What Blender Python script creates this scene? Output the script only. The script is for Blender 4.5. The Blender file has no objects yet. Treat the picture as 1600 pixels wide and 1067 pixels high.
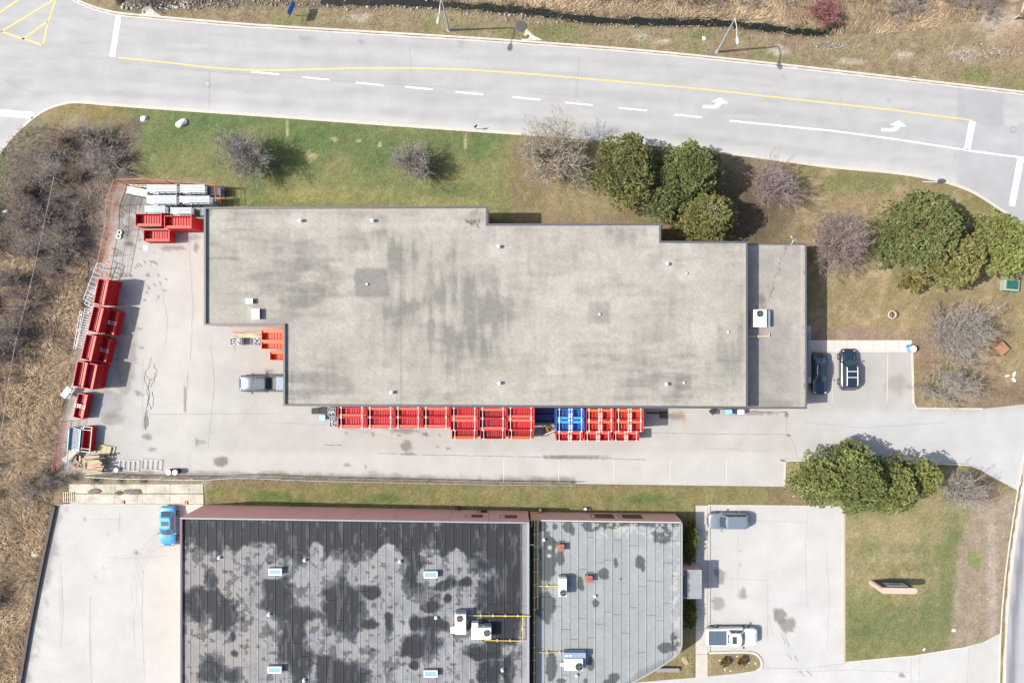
import bpy, bmesh, math, random
import numpy as np
from mathutils import Vector, Matrix
from mathutils.geometry import delaunay_2d_cdt
random.seed(7); RNG = np.random.default_rng(7)
R = math.radians
scene = bpy.context.scene
COL = scene.collection

# ------------------------------------------------ camera, world, sun, exposure
CAM_H, FPX = 79.0, 1600 * 24 / 36.0
cd = bpy.data.cameras.new('camera'); cam = bpy.data.objects.new('camera', cd)
cd.lens = 24; cd.sensor_width = 36; cd.clip_start = 1; cd.clip_end = 4000
cam.location = (0, 0, CAM_H); cam.rotation_euler = (0, 0, 0)
COL.objects.link(cam); scene.camera = cam

SUN_EL, SUN_AZ = R(46), R(4)          # azimuth = direction the shadows run, from +X towards +Y
sd = Vector((math.cos(SUN_EL) * math.cos(SUN_AZ), math.cos(SUN_EL) * math.sin(SUN_AZ), -math.sin(SUN_EL)))
sl = bpy.data.lights.new('sun', 'SUN'); sl.energy = 4.1; sl.angle = R(0.6); sl.color = (1.0, 0.955, 0.875)
so = bpy.data.objects.new('sun', sl); so.rotation_euler = sd.to_track_quat('-Z', 'Y').to_euler(); so.location = (-60, 0, 60)
COL.objects.link(so)
w = bpy.data.worlds.new('World'); scene.world = w; w.use_nodes = True
nt = w.node_tree; bg = nt.nodes['Background']
sky = nt.nodes.new('ShaderNodeTexSky'); sky.sky_type = 'NISHITA'; sky.sun_disc = False
sky.sun_elevation = SUN_EL; sky.sun_rotation = math.atan2(-sd.x, -sd.y); sky.air_density = 1.0; sky.dust_density = 2.5
nt.links.new(sky.outputs[0], bg.inputs[0]); bg.inputs[1].default_value = 0.13
vs = scene.view_settings; vs.view_transform = 'Standard'; vs.look = 'None'; vs.gamma = 1; vs.use_curve_mapping = False
vs.exposure = 1.13

# ------------------------------------------------ coordinates
def W(px, py, z=0.0):
    """photo pixel seen at height z -> world"""
    s = (CAM_H - z) / FPX
    return Vector(((px - 800) * s, (533.5 - py) * s, z))
def PX(x, y, z=0.0):
    s = (CAM_H - z) / FPX
    return x / s + 800, 533.5 - y / s

# ------------------------------------------------ noise in numpy
_T = np.random.default_rng(11).random((8, 256, 256))
def vn(x, y, scale, seed=0):
    x = np.asarray(x, float) / scale + 37.3 * seed; y = np.asarray(y, float) / scale + 91.7 * seed
    xi = np.floor(x).astype(int); yi = np.floor(y).astype(int); fx = x - xi; fy = y - yi
    fx = fx * fx * (3 - 2 * fx); fy = fy * fy * (3 - 2 * fy); T = _T[seed % 8]
    a = T[xi % 256, yi % 256]; b = T[(xi + 1) % 256, yi % 256]; c = T[xi % 256, (yi + 1) % 256]; d = T[(xi + 1) % 256, (yi + 1) % 256]
    return (a * (1 - fx) + b * fx) * (1 - fy) + (c * (1 - fx) + d * fx) * fy
def fbm(x, y, scale, seed=0, o=4):
    t = 0; amp = 1; n = 0
    for i in range(o):
        t = t + vn(x, y, scale / 2 ** i, seed + i) * amp; n += amp; amp *= .55
    return t / n
def ss(a, b, x):
    t = np.clip((x - a) / (b - a), 0, 1); return t * t * (3 - 2 * t)
def blob(x, y, cx, cy, rx, ry, wob=0.0, seed=3, ws=None):
    """1 at the centre, 0.5 at the radius; wob makes the outline uneven"""
    d = np.sqrt(((x - cx) / rx) ** 2 + ((y - cy) / ry) ** 2)
    if wob: d = d + (fbm(x, y, ws or max(4, min(rx, ry)), seed) - .5) * wob
    return d
def spot(x, y, cx, cy, rx, ry, soft=.3, wob=.9, seed=3, ws=None):
    return 1 - ss(1 - soft, 1 + soft, blob(x, y, cx, cy, rx, ry, wob, seed, ws))
def mixc(c, col, t):
    return c * (1 - t[:, None]) + np.array(col)[None, :] * t[:, None]
def seg_dist(px, py, poly, closed=True):
    d = np.full(px.shape, 1e9); n = len(poly)
    for i in range(n if closed else n - 1):
        ax, ay = poly[i]; bx, by = poly[(i + 1) % n]
        vx, vy = bx - ax, by - ay; L = vx * vx + vy * vy + 1e-9
        t = np.clip(((px - ax) * vx + (py - ay) * vy) / L, 0, 1)
        d = np.minimum(d, np.hypot(px - ax - t * vx, py - ay - t * vy))
    return d
def inside(px, py, poly):
    r = np.zeros(px.shape, bool); n = len(poly); j = n - 1
    for i in range(n):
        xi, yi = poly[i]; xj, yj = poly[j]
        c = ((yi > py) != (yj > py)) & (px < (xj - xi) * (py - yi) / (yj - yi + 1e-12) + xi)
        r ^= c; j = i
    return r

# ------------------------------------------------ materials
MATS = {}
def mat(name, col=(.5, .5, .5), rough=.7, metal=0, attr=False, noise=0, nscale=8, bump=0, bscale=30, spec=.5, coat=0, trans=0, noise2=0, n2scale=1.2, seed=0):
    if name in MATS: return MATS[name]
    m = bpy.data.materials.new(name); m.use_nodes = True; t = m.node_tree; N = t.nodes; L = t.links
    b = N['Principled BSDF']; b.inputs['Roughness'].default_value = rough; b.inputs['Metallic'].default_value = metal
    b.inputs['Specular IOR Level'].default_value = spec; b.inputs['Coat Weight'].default_value = coat
    geo = N.new('ShaderNodeNewGeometry')
    if attr:
        a = N.new('ShaderNodeAttribute'); a.attribute_name = 'Col'; src = a.outputs['Color']
    else:
        rgb = N.new('ShaderNodeRGB'); rgb.outputs[0].default_value = (*col, 1); src = rgb.outputs[0]
    def modulate(src, scale, amt, sd_):
        n = N.new('ShaderNodeTexNoise'); n.inputs['Scale'].default_value = scale; n.inputs['Detail'].default_value = 5; n.inputs['Roughness'].default_value = .62
        L.new(geo.outputs['Position'], n.inputs['Vector'])
        mr = N.new('ShaderNodeMapRange'); mr.inputs[1].default_value = .3; mr.inputs[2].default_value = .7
        mr.inputs[3].default_value = 1 - amt; mr.inputs[4].default_value = 1 + amt; L.new(n.outputs[0], mr.inputs[0])
        vm = N.new('ShaderNodeVectorMath'); vm.operation = 'SCALE'; L.new(src, vm.inputs[0]); L.new(mr.outputs[0], vm.inputs['Scale'])
        return vm.outputs[0]
    if noise: src = modulate(src, nscale, noise, 0)
    if noise2: src = modulate(src, n2scale, noise2, 1)
    L.new(src, b.inputs['Base Color'])
    if bump:
        n = N.new('ShaderNodeTexNoise'); n.inputs['Scale'].default_value = bscale; n.inputs['Detail'].default_value = 4
        L.new(geo.outputs['Position'], n.inputs['Vector'])
        bp = N.new('ShaderNodeBump'); bp.inputs['Distance'].default_value = .05; bp.inputs['Strength'].default_value = bump
        L.new(n.outputs[0], bp.inputs['Height']); L.new(bp.outputs[0], b.inputs['Normal'])
    MATS[name] = m; return m
M_ground = mat('ground_soil', attr=True, rough=.95, noise=.30, nscale=5, noise2=.12, n2scale=.6, bump=1.0, bscale=9, spec=.1)
M_asph = mat('weathered_asphalt', attr=True, rough=.9, noise=.09, nscale=9, noise2=.07, n2scale=.35, bump=.25, bscale=40, spec=.2)
M_gravel = mat('roof_gravel', attr=True, rough=.95, noise=.16, nscale=12, noise2=.07, n2scale=.9, bump=.7, bscale=20, spec=.1)
M_memb = mat('bitumen_sheet', attr=True, rough=.7, noise=.08, nscale=4, noise2=.08, n2scale=.7, bump=.2, bscale=20, spec=.25)
M_veg = mat('foliage', attr=True, rough=.75, spec=.2)
M_twig = mat('bark_twig', attr=True, rough=.9, spec=.1)
M_rock = mat('limestone', attr=True, rough=.85, noise=.2, nscale=6, bump=.6, bscale=8, spec=.2)
M_kerb = mat('kerb_concrete', (.33, .31, .275), .9, noise=.12, nscale=6, bump=.2, noise2=.08, n2scale=1.5)
M_conc = mat('slab_concrete', (.31, .29, .26), .9, noise=.08, nscale=5, bump=.2, noise2=.08, n2scale=.8)
M_cream = mat('cream_concrete', (.30, .275, .225), .9, noise=.12, nscale=4, bump=.2, noise2=.3, n2scale=.5)
M_wpaint = mat('road_paint_white', (.50, .495, .48), .8, noise=.22, nscale=9)
M_ypaint = mat('road_paint_yellow', (.40, .30, .12), .8, noise=.2, nscale=9)
M_crack = mat('crack_tar', (.035, .033, .03), .9, noise=.3, nscale=9)
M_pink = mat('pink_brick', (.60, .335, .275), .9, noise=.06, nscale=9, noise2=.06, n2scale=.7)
M_mortar = mat('mortar', (.30, .19, .15), .95)
M_coping = mat('grey_coping', (.055, .06, .068), .5, noise=.08, nscale=3)
M_copingl = mat('light_coping', (.20, .205, .215), .45, noise=.08, nscale=3)
M_white = mat('white_metal', (.52, .52, .50), .5, noise=.04, nscale=3)
M_galv = mat('galvanised_steel', (.27, .29, .31), .45, .4, noise=.15, nscale=5)
M_white2 = mat('white_frame_paint', (.33, .355, .375), .6, noise=.12, nscale=4)
M_dark = mat('dark_metal', (.02, .02, .022), .6)
M_black = mat('black_gap', (.008, .008, .009), .8)
M_under = mat('bitumen_underlay', (.02, .022, .025), .8)
M_under2 = mat('roof_seam_bed', (.055, .058, .062), .8)
M_yellow = mat('gas_pipe_yellow', (.48, .33, .05), .5)
M_copper = mat('rusty_fan', (.12, .05, .03), .5, .3)
M_orange = mat('orange_paint', (.48, .13, .045), .6, noise=.15, nscale=4)
M_fence = mat('rusty_orange_fence', (.38, .115, .055), .7, noise=.3, nscale=3)
M_red = mat('red_steel', (.37, .006, .009), .55, noise=.2, nscale=2.5, noise2=.15, n2scale=.8)
M_redd = mat('deep_red_steel', (.25, .005, .010), .55, noise=.2, nscale=3)
M_redo = mat('orange_red_steel', (.38, .020, .010), .55, noise=.2, nscale=3)
M_rim = mat('lit_red_flange', (.47, .10, .07), .5, noise=.12, nscale=5)  # paler red puts the light on the sloping flanges into the colour
M_rimo = mat('orange_flange', (.55, .10, .03), .5, noise=.12, nscale=5)  # light orange puts the lit look of the flange strips into the colour
M_blue = mat('blue_steel', (.008, .07, .28), .45, noise=.1, nscale=3)
M_navy = mat('navy_steel', (.004, .012, .12), .45, noise=.1, nscale=3)
M_rimb = mat('light_blue_flange', (.03, .25, .55), .45)
M_strap = mat('strap_white', (.45, .40, .37), .6)
M_wood = mat('raw_wood', attr=True, rough=.8, noise=.2, nscale=8)
M_glass = mat('skylight_glazing', (.16, .27, .38), .15, spec=.8)
M_win = mat('window_glass', (.03, .022, .016), .3, spec=.3)
M_carglass = mat('car_glass', (.03, .048, .058), .06, spec=1)
M_tyre = mat('tyre_rubber', (.015, .015, .016), .9)
M_rimw = mat('wheel_rim', (.25, .26, .28), .35, .7)
M_blackp = mat('black_car_paint', (.008, .014, .024), .22, coat=1)
M_greyp = mat('grey_car_paint', (.042, .056, .072), .3, .45, coat=1)
M_greyp2 = mat('slate_car_paint', (.17, .20, .23), .3, .45, coat=1)
M_whitep = mat('white_car_paint', (.55, .55, .56), .35, coat=.8)
M_bluep = mat('blue_car_paint', (.03, .20, .42), .3, .2, coat=1)
M_tonneau = mat('tonneau_cover', (.05, .07, .095), .6)
M_lampg = mat('headlight_lens', (.5, .52, .55), .15)
M_redl = mat('tail_lens', (.25, .01, .01), .2)
M_bluesign = mat('blue_sign_face', (.012, .08, .30), .4)
M_bluew = mat('pale_blue_plastic', (.10, .25, .48), .5)
M_green = mat('dark_green_metal', (.01, .07, .055), .5)
M_greenl = mat('pale_box_rim', (.22, .24, .20), .6)
M_signst = mat('sign_stone', (.33, .25, .20), .85, noise=.1, nscale=6)
M_signbr = mat('sign_brown', (.07, .045, .04), .7)
M_signwh = mat('sign_face_pale', (.28, .34, .38), .4)
M_signtx = mat('sign_letter', (.01, .05, .10), .5)
M_water = mat('ditch_water', (.007, .009, .006), .45, spec=.3)
M_lamp = mat('lamp_pole_steel', (.30, .32, .30), .5, .2)
M_lampg2 = mat('lamp_glass', (.25, .42, .6), .3)

# ------------------------------------------------ mesh helpers
class MB:
    def __init__(s): s.v = []; s.f = []; s.c = []
    def add(s, vs_, fs, c=None):
        o = len(s.v); s.v += [tuple(a) for a in vs_]; s.f += [tuple(i + o for i in f) for f in fs]
        if c is not None: s.c += [c] * len(vs_)
    def box(s, x0, x1, y0, y1, z0, z1, c=None, M=None):
        vv = [Vector(p) for p in ((x0, y0, z0), (x1, y0, z0), (x1, y1, z0), (x0, y1, z0), (x0, y0, z1), (x1, y0, z1), (x1, y1, z1), (x0, y1, z1))]
        if M is not None: vv = [M @ p for p in vv]
        s.add(vv, [(3, 2, 1, 0), (4, 5, 6, 7), (0, 1, 5, 4), (1, 2, 6, 5), (2, 3, 7, 6), (3, 0, 4, 7)], c)
    def bar(s, a, b, w_, h=None, c=None, up=(0, 0, 1)):
        a, b = Vector(a), Vector(b); d = (b - a)
        if d.length < 1e-6: return
        d.normalize(); u = Vector(up)
        if abs(d.dot(u)) > .95: u = Vector((1, 0, 0))
        sx = d.cross(u).normalized(); sy = sx.cross(d).normalized(); h = h or w_
        vv = [p + sx * i * w_ / 2 + sy * j * h / 2 for p in (a, b) for i, j in ((-1, -1), (1, -1), (1, 1), (-1, 1))]
        s.add(vv, [(3, 2, 1, 0), (4, 5, 6, 7), (0, 1, 5, 4), (1, 2, 6, 5), (2, 3, 7, 6), (3, 0, 4, 7)], c)
    def tube(s, pts, r, n=6, c=None, cap=True):
        pts = [Vector(p) for p in pts]; rr = r if isinstance(r, (list, tuple)) else [r] * len(pts); rings = []
        for i, p in enumerate(pts):
            d = (pts[min(i + 1, len(pts) - 1)] - pts[max(i - 1, 0)]).normalized()
            u = Vector((0, 0, 1)) if abs(d.z) < .9 else Vector((1, 0, 0))
            sx = d.cross(u).normalized(); sy = sx.cross(d)
            rings.append([p + (sx * math.cos(2 * math.pi * k / n) + sy * math.sin(2 * math.pi * k / n)) * rr[i] for k in range(n)])
        vv = [q for g in rings for q in g]; ff = []
        for i in range(len(pts) - 1):
            for k in range(n): ff.append((i * n + k, i * n + (k + 1) % n, (i + 1) * n + (k + 1) % n, (i + 1) * n + k))
        if cap: ff += [tuple(range(n))[::-1], tuple((len(pts) - 1) * n + k for k in range(n))]
        s.add(vv, ff, c)
    def prism(s, poly, z0, z1, c=None):
        n = len(poly); A = sum(poly[i][0] * poly[(i + 1) % n][1] - poly[(i + 1) % n][0] * poly[i][1] for i in range(n))
        if A < 0: poly = poly[::-1]
        vv = [(p[0], p[1], z0) for p in poly] + [(p[0], p[1], z1) for p in poly]
        s.add(vv, [tuple(range(n))[::-1], tuple(range(n, 2 * n))] + [(i, (i + 1) % n, n + (i + 1) % n, n + i) for i in range(n)], c)
    def build(s, name, m, parent=None, smooth=False, bevel=0):
        me = bpy.data.meshes.new(name); me.from_pydata(s.v, [], s.f)
        if s.c and len(s.c) == len(s.v):
            a = me.color_attributes.new('Col', 'FLOAT_COLOR', 'POINT')
            arr = np.ones((len(s.v), 4), np.float32); arr[:, :3] = np.array([tuple(c[:3]) for c in s.c]); a.data.foreach_set('color', arr.ravel())
        if bevel:
            bm = bmesh.new(); bm.from_mesh(me); bmesh.ops.bevel(bm, geom=bm.edges[:], offset=bevel, segments=1, affect='EDGES'); bm.to_mesh(me); bm.free()
        if smooth: me.polygons.foreach_set('use_smooth', [True] * len(me.polygons))
        me.materials.append(m); me.update()
        return link(name, me, parent)
def link(name, me, parent=None):
    o = bpy.data.objects.new(name, me); COL.objects.link(o)
    if parent is not None: o.parent = parent
    return o
def np_mesh(name, V, F, m, C=None, parent=None, smooth=False):
    """V (n,3), F (k,3) or (k,4) numpy -> object; fast"""
    me = bpy.data.meshes.new(name); V = np.asarray(V, np.float32); F = np.asarray(F, np.int32); k, q = F.shape
    me.vertices.add(len(V)); me.vertices.foreach_set('co', V.ravel())
    me.loops.add(k * q); me.loops.foreach_set('vertex_index', F.ravel())
    me.polygons.add(k); me.polygons.foreach_set('loop_start', np.arange(k) * q); me.polygons.foreach_set('loop_total', np.full(k, q))
    if smooth: me.polygons.foreach_set('use_smooth', np.ones(k, bool))
    me.update(calc_edges=True)
    if C is not None:
        a = me.color_attributes.new('Col', 'FLOAT_COLOR', 'POINT'); arr = np.ones((len(V), 4), np.float32); arr[:, :3] = C; a.data.foreach_set('color', arr.ravel())
    me.materials.append(m)
    return link(name, me, parent)
def tag(o, label=None, cat=None, group=None, kind=None):
    if label: o['label'] = label
    if cat: o['category'] = cat
    if group: o['group'] = group
    if kind: o['kind'] = kind
    return o
def thing(name, label, cat, loc=(0, 0, 0), rz=0, group=None):
    o = bpy.data.objects.new(name, None); COL.objects.link(o); o.location = loc; o.rotation_euler = (0, 0, rz); o.empty_display_size = .3
    return tag(o, label, cat, group)
def dup(root, loc, rz=0, label=None, scale=None):
    r = root.copy(); COL.objects.link(r); r.location = loc; r.rotation_euler = (0, 0, rz)
    if scale: r.scale = scale
    if label: r['label'] = label
    for ch in list(root.children):
        c = ch.copy(); COL.objects.link(c); c.parent = r
        for g in list(ch.children):
            d = g.copy(); COL.objects.link(d); d.parent = c
    return r
def sheet(name, poly, z, colfn, res, m, kind='structure', zfn=None, parent=None):
    """flat sheet, outline in photo pixels, with a lattice of vertices carrying procedural colour"""
    s = (CAM_H - z) / FPX
    wp = [((x - 800) * s, (533.5 - y) * s) for x, y in poly]
    xs = [p[0] for p in wp]; ys = [p[1] for p in wp]
    gx, gy = np.meshgrid(np.arange(min(xs), max(xs), res), np.arange(min(ys), max(ys), res)); gx = gx.ravel(); gy = gy.ravel()
    ok = inside(gx, gy, wp); gx, gy = gx[ok], gy[ok]; ok = seg_dist(gx, gy, wp) > res * .35; gx, gy = gx[ok], gy[ok]
    pts = []; 
    n = len(wp)
    for i in range(n):
        a, b = Vector(wp[i]), Vector(wp[(i + 1) % n]); k = max(1, int((b - a).length / (res * 1.5)))
        for j in range(k): pts.append(a.lerp(b, j / k))
    nb = len(pts); pts += [Vector(p) for p in zip(gx, gy)]
    v, e, f, _, _, _ = delaunay_2d_cdt(pts, [(i, (i + 1) % nb) for i in range(nb)], [], 1, 1e-5)
    V = np.array([(p.x, p.y, z) for p in v]); F = np.array([q for q in f if len(q) == 3])
    a = V[F[:, 1]] - V[F[:, 0]]; b = V[F[:, 2]] - V[F[:, 0]]; neg = (a[:, 0] * b[:, 1] - a[:, 1] * b[:, 0]) < 0; F[neg] = F[neg][:, ::-1]
    px, py = V[:, 0] / s + 800, 533.5 - V[:, 1] / s
    C = colfn(px, py)
    o = np_mesh(name, V, F, m, C, parent)
    if kind: o['kind'] = kind
    return o
def ribbon(name, pts, width, z, m, kind='structure', h=0, closed=False, parent=None, zz=0.0, joint=0):
    """band along a pixel polyline; h>0 gives it a body of that height"""
    P = [W(x, y, zz) for x, y in pts]; n = len(P); L = []; Rr = []
    for i in range(n):
        a = P[i - 1] if (i > 0 or closed) else P[i]; b = P[(i + 1) % n] if (i < n - 1 or closed) else P[i]
        d = (b - a); d.z = 0; d.normalize(); nrm = Vector((-d.y, d.x, 0)); ww = width[i] if isinstance(width, (list, tuple)) else width
        L.append(P[i] + nrm * ww / 2); Rr.append(P[i] - nrm * ww / 2)
    mb = MB(); k = n if closed else n - 1
    for i in range(k):
        j = (i + 1) % n
        if h:
            vv = [(*L[i].xy, z), (*L[j].xy, z), (*Rr[j].xy, z), (*Rr[i].xy, z), (*L[i].xy, z + h), (*L[j].xy, z + h), (*Rr[j].xy, z + h), (*Rr[i].xy, z + h)]
            mb.add(vv, [(4, 7, 6, 5), (0, 4, 5, 1), (2, 6, 7, 3)] + ([(0, 3, 7, 4)] if i == 0 and not closed else []) + ([(1, 5, 6, 2)] if i == k - 1 and not closed else []))
        else: mb.add([(*L[i].xy, z), (*Rr[i].xy, z), (*Rr[j].xy, z), (*L[j].xy, z)], [(0, 1, 2, 3)])
    o = mb.build(name, m, parent)
    if kind: o['kind'] = kind
    return o
def smoothline(pts, n=6):
    out = []; P = [Vector(p) for p in pts]; k = len(P)
    for i in range(k - 1):
        a, b, c, d = P[max(i - 1, 0)], P[i], P[i + 1], P[min(i + 2, k - 1)]
        for j in range(n):
            t = j / n; out.append(tuple(.5 * ((2 * b) + (c - a) * t + (2 * a - 5 * b + 4 * c - d) * t * t + (3 * b - a - 3 * c + d) * t ** 3)))
    out.append(tuple(P[-1])); return out
# ------------------------------------------------ ground layout (photo pixels)
N_EDGE = smoothline([(60, -40), (108, -4), (135, 10), (170, 21), (205, 26), (300, 34.5), (400, 42.5), (550, 51.5), (700, 60.5), (800, 67), (1000, 82), (1200, 102), (1400, 124.5), (1600, 147.5), (1760, 166)], 4)
S_EDGE = smoothline([(-60, 320), (-20, 268), (0, 240), (22, 213), (50, 187), (75, 171), (100, 163), (125, 160.5), (200, 166.5), (400, 180.5), (600, 195), (800, 209), (940, 219), (1129, 239), (1286, 260), (1400, 271), (1468, 283), (1516, 299), (1554, 322), (1590, 348), (1640, 400)], 4)
P_road = N_EDGE + [(1760, -300), (2600, -300), (2600, 1400), (1568, 1400)] + smoothline([(1568, 1080), (1572, 968), (1580, 872), (1597, 763), (1612, 690), (1640, 560), (1650, 460)], 3) + S_EDGE[::-1] + [(-60, 1400), (-900, 1400), (-900, -300), (60, -300)]
# west side road lives on the far left only
P_road = N_EDGE + [(1900, 182), (1900, 1300), (1568, 1300)] + smoothline([(1568, 1080), (1572, 968), (1580, 872), (1597, 763), (1612, 690), (1640, 560), (1655, 470), (1640, 400)], 3)[:-1] + S_EDGE[::-1] + [(-300, 660), (-300, -200), (60, -200)]
P_lot = [(176, 300), (190, 293), (345, 299), (345, 500), (470, 505), (470, 600), (1225, 600), (1240, 549.5), (1425, 549.5), (1427, 633), (1432, 638), (1530, 638.5), (1560, 636), (1612, 630), (1606, 690), (1590, 766), (1560, 750), (1533, 735), (1514, 727), (1440, 723.5), (1234, 719), (1227, 724), (1226, 760), (1000, 757), (800, 754), (600, 750), (440, 746), (330, 746), (150, 742), (94, 738), (93, 690), (112, 600), (138, 470), (150, 430), (163, 400), (172, 330)]
P_sw = [(88, 788), (330, 789), (330, 1120), (24, 1120), (33, 1067), (61, 913)]
P_se = [(1106, 789), (1319, 790.5), (1319, 1034), (1427, 1024), (1500, 1012), (1535, 1003), (1562, 989), (1559, 1120), (880, 1120), (960, 1074), (990, 1066), (1086, 1058), (1106, 1056), (1150, 1052), (1182, 1047), (1190, 1038), (1188, 1027), (1178, 1019), (1112, 1018), (1106, 1010)]
P_walk = [(1086, 787), (1106, 787), (1106, 1062), (1086, 1062)]
P_ramp = [(104, 754), (318, 756), (321, 789), (100, 788)]
PAVED = [P_road, P_lot, P_sw, P_se, P_walk, P_ramp]
def gpx(poly): return [((x - 800) / FPX * CAM_H, (533.5 - y) / FPX * CAM_H) for x, y in poly]
CREEK = [(190, -3), (240, 6), (330, 0), (420, -2), (500, 2), (620, 2), (700, 6), (800, 13), (850, 18), (900, 27), (960, 31), (1050, 33), (1120, 34), (1180, 39), (1240, 47), (1290, 49), (1310, 44)]

STRAW = (.125, .085, .036); OLIVE = (.085, .07, .022); GREEN = (.030, .050, .012); BROWN = (.085, .055, .034); DARK = (.032, .024, .017); MULCH = (.12, .078, .056); GREYB = (.075, .059, .046); TAN = (.165, .118, .07); GRIT = (.15, .125, .10)
def ground_col(x, y):
    n1 = fbm(x, y, 60, 1); n2 = fbm(x, y, 16, 2); n3 = fbm(x, y, 5, 3, 3)
    c = np.tile(np.array(OLIVE), (len(x), 1))
    c = mixc(c, STRAW, ss(.35, .65, n2) * .7)
    def area(poly, soft=12):
        sdv = np.where(inside(x, y, poly), 1, -1) * seg_dist(x, y, poly) + (n2 - .5) * soft * 1.5
        return ss(-soft, soft, sdv)
    # north lawn
    A = area([(200, 160), (800, 205), (800, 350), (345, 325), (345, 280), (215, 275)], 18)
    c = mixc(c, (.080, .082, .026), A * .85)
    g = ss(.30, .72, n1 * .5 + n2 * .5 + .16 * ss(280, 195, y) - .05) * A
    c = mixc(c, (.042, .066, .018), g * .8)
    for b in ((520, 218, 70, 22), (590, 240, 45, 20), (450, 262, 30, 16), (730, 235, 50, 14), (250, 215, 40, 18), (340, 190, 70, 9), (680, 215, 60, 12), (700, 300, 30, 12)):
        c = mixc(c, (.034, .058, .016), spot(x, y, *b, .75, 1.2) * .5)
    c = mixc(c, (.11, .10, .03), spot(x, y, 500, 305, 90, 16, .6, 1.3) * .7)
    c = mixc(c, (.12, .11, .035), spot(x, y, 690, 320, 70, 12, .6, 1.3) * .6)
    for b in ((486, 245, 8, 7), (523, 218, 5, 3), (560, 222, 4, 2), (594, 226, 3, 4), (727, 222, 2, 10), (450, 200, 2, 14)):
        c = mixc(c, (.20, .17, .07), spot(x, y, *b, .5, 1.2, ws=4) * .7)
    # brown under the evergreens and east
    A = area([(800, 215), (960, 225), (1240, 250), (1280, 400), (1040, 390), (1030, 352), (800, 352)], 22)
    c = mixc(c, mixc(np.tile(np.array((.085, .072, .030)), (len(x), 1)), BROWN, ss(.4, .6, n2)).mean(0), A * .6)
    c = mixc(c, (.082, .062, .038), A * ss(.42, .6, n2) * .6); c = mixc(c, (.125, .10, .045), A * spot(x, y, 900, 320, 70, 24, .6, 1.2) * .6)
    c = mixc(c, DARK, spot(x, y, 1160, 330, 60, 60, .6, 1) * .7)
    A = area([(1240, 262), (1400, 275), (1480, 290), (1620, 380), (1620, 640), (1430, 640), (1425, 530), (1262, 530), (1262, 380)], 16)
    c = mixc(c, (.115, .086, .038), A * .85)
    c = mixc(c, (.085, .078, .028), A * ss(.5, .65, n1) * .8)
    c = mixc(c, (.068, .07, .022), spot(x, y, 1340, 285, 90, 16, .6, 1) * .8)
    c = mixc(c, TAN, A * ss(.55, .7, n2) * .5)
    c = mixc(c, BROWN, area([(1430, 470), (1620, 450), (1620, 640), (1430, 640)], 18) * .75 * ss(.3, .6, n1))
    c = mixc(c, (.10, .082, .03), spot(x, y, 1495, 585, 30, 18, .6, 1) * .8)
    c = mixc(c, MULCH, spot(x, y, 1345, 523, 90, 9, .5, .8) * .9)
    c = mixc(c, MULCH, spot(x, y, 1440, 540, 20, 20, .5, .8) * .7)
    # strip between the lots
    A = area([(320, 748), (1240, 760), (1240, 790), (1090, 790), (1090, 815), (320, 800)], 6)
    c = mixc(c, (.092, .078, .027), A * .8); c = mixc(c, (.062, .066, .018), A * ss(.4, .65, n2) * .8)
    c = mixc(c, BROWN, A * ss(765, 752, y + (n2 - .5) * 14) * .75)
    for b in ((425, 775, 26, 10), (1005, 779, 40, 8), (600, 778, 30, 7), (470, 786, 20, 6)): c = mixc(c, (.032, .058, .010), spot(x, y, *b, .7, 1.2) * .75)
    # pine bed and SE lawn
    A = area([(1228, 722), (1515, 728), (1585, 770), (1560, 990), (1530, 1004), (1320, 1033), (1320, 800), (1228, 790)], 5)
    c = mixc(c, (.115, .094, .040), A * .9)
    c = mixc(c, (.070, .074, .022), A * ss(.40, .62, n1 * .45 + n2 * .55 + .17 * ss(860, 980, y)) * .9)
    for b in ((1480, 900, 12, 70), (1455, 960, 22, 50), (1400, 975, 55, 22), (1490, 840, 14, 28), (1340, 980, 18, 20), (1440, 870, 12, 20)): c = mixc(c, (.052, .064, .020), spot(x, y, *b, .8, 1.3) * .6)
    for b in ((1390, 830, 60, 22), (1350, 900, 25, 30), (1400, 870, 40, 10)): c = mixc(c, (.135, .105, .05), spot(x, y, *b, .6, 1.2) * .6)
    E = area([(1497, 860), (1530, 770), (1585, 770), (1562, 990), (1480, 1015), (1487, 985)], 8); c = mixc(c, (.125, .092, .066), E * .85)
    c = mixc(c, (.155, .125, .10), spot(x, y, 1549, 900, 8, 110, .5, .4) * .7)
    c = mixc(c, BROWN, spot(x, y, 1540, 765, 22, 26, .5, .8) * .8); c = mixc(c, BROWN, spot(x, y, 1240, 770, 40, 30, .5, .8) * .6)
    for b in ((1523, 877, 11, 14), (1519, 868, 9, 9)): c = mixc(c, (.085, .092, .03), spot(x, y, *b, .15, .5, ws=5))
    A = area([(960, 1070), (1070, 1000), (1090, 1000), (1090, 1062)], 3); c = mixc(c, (.095, .078, .03), A * .9)
    A = area([(1100, 1018), (1185, 1018), (1190, 1050), (1100, 1058)], 3); c = mixc(c, (.11, .088, .038), A * .9)
    c = mixc(c, BROWN, spot(x, y, 1145, 1034, 22, 10, .5, .9) * .7)
    # verge north of the road
    dn = y - np.interp(x, [p[0] for p in N_EDGE], [p[1] for p in N_EDGE])
    V_ = ss(4, -4, dn) * (x > 100)
    c = mixc(c, (.112, .088, .046), V_ * .9)
    c = mixc(c, (.078, .078, .026), V_ * ss(.46, .62, n1) * ss(-45, -10, dn) * .9)
    c = mixc(c, BROWN, V_ * ss(.5, .65, n2) * .6)
    cy = np.interp(x, [p[0] for p in CREEK], [p[1] for p in CREEK])
    c = mixc(c, TAN, V_ * ss(2, -14, y - cy) * .8); c = mixc(c, BROWN, V_ * ss(-14, -34, y - cy) * ss(.4, .6, n2) * .8)
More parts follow.
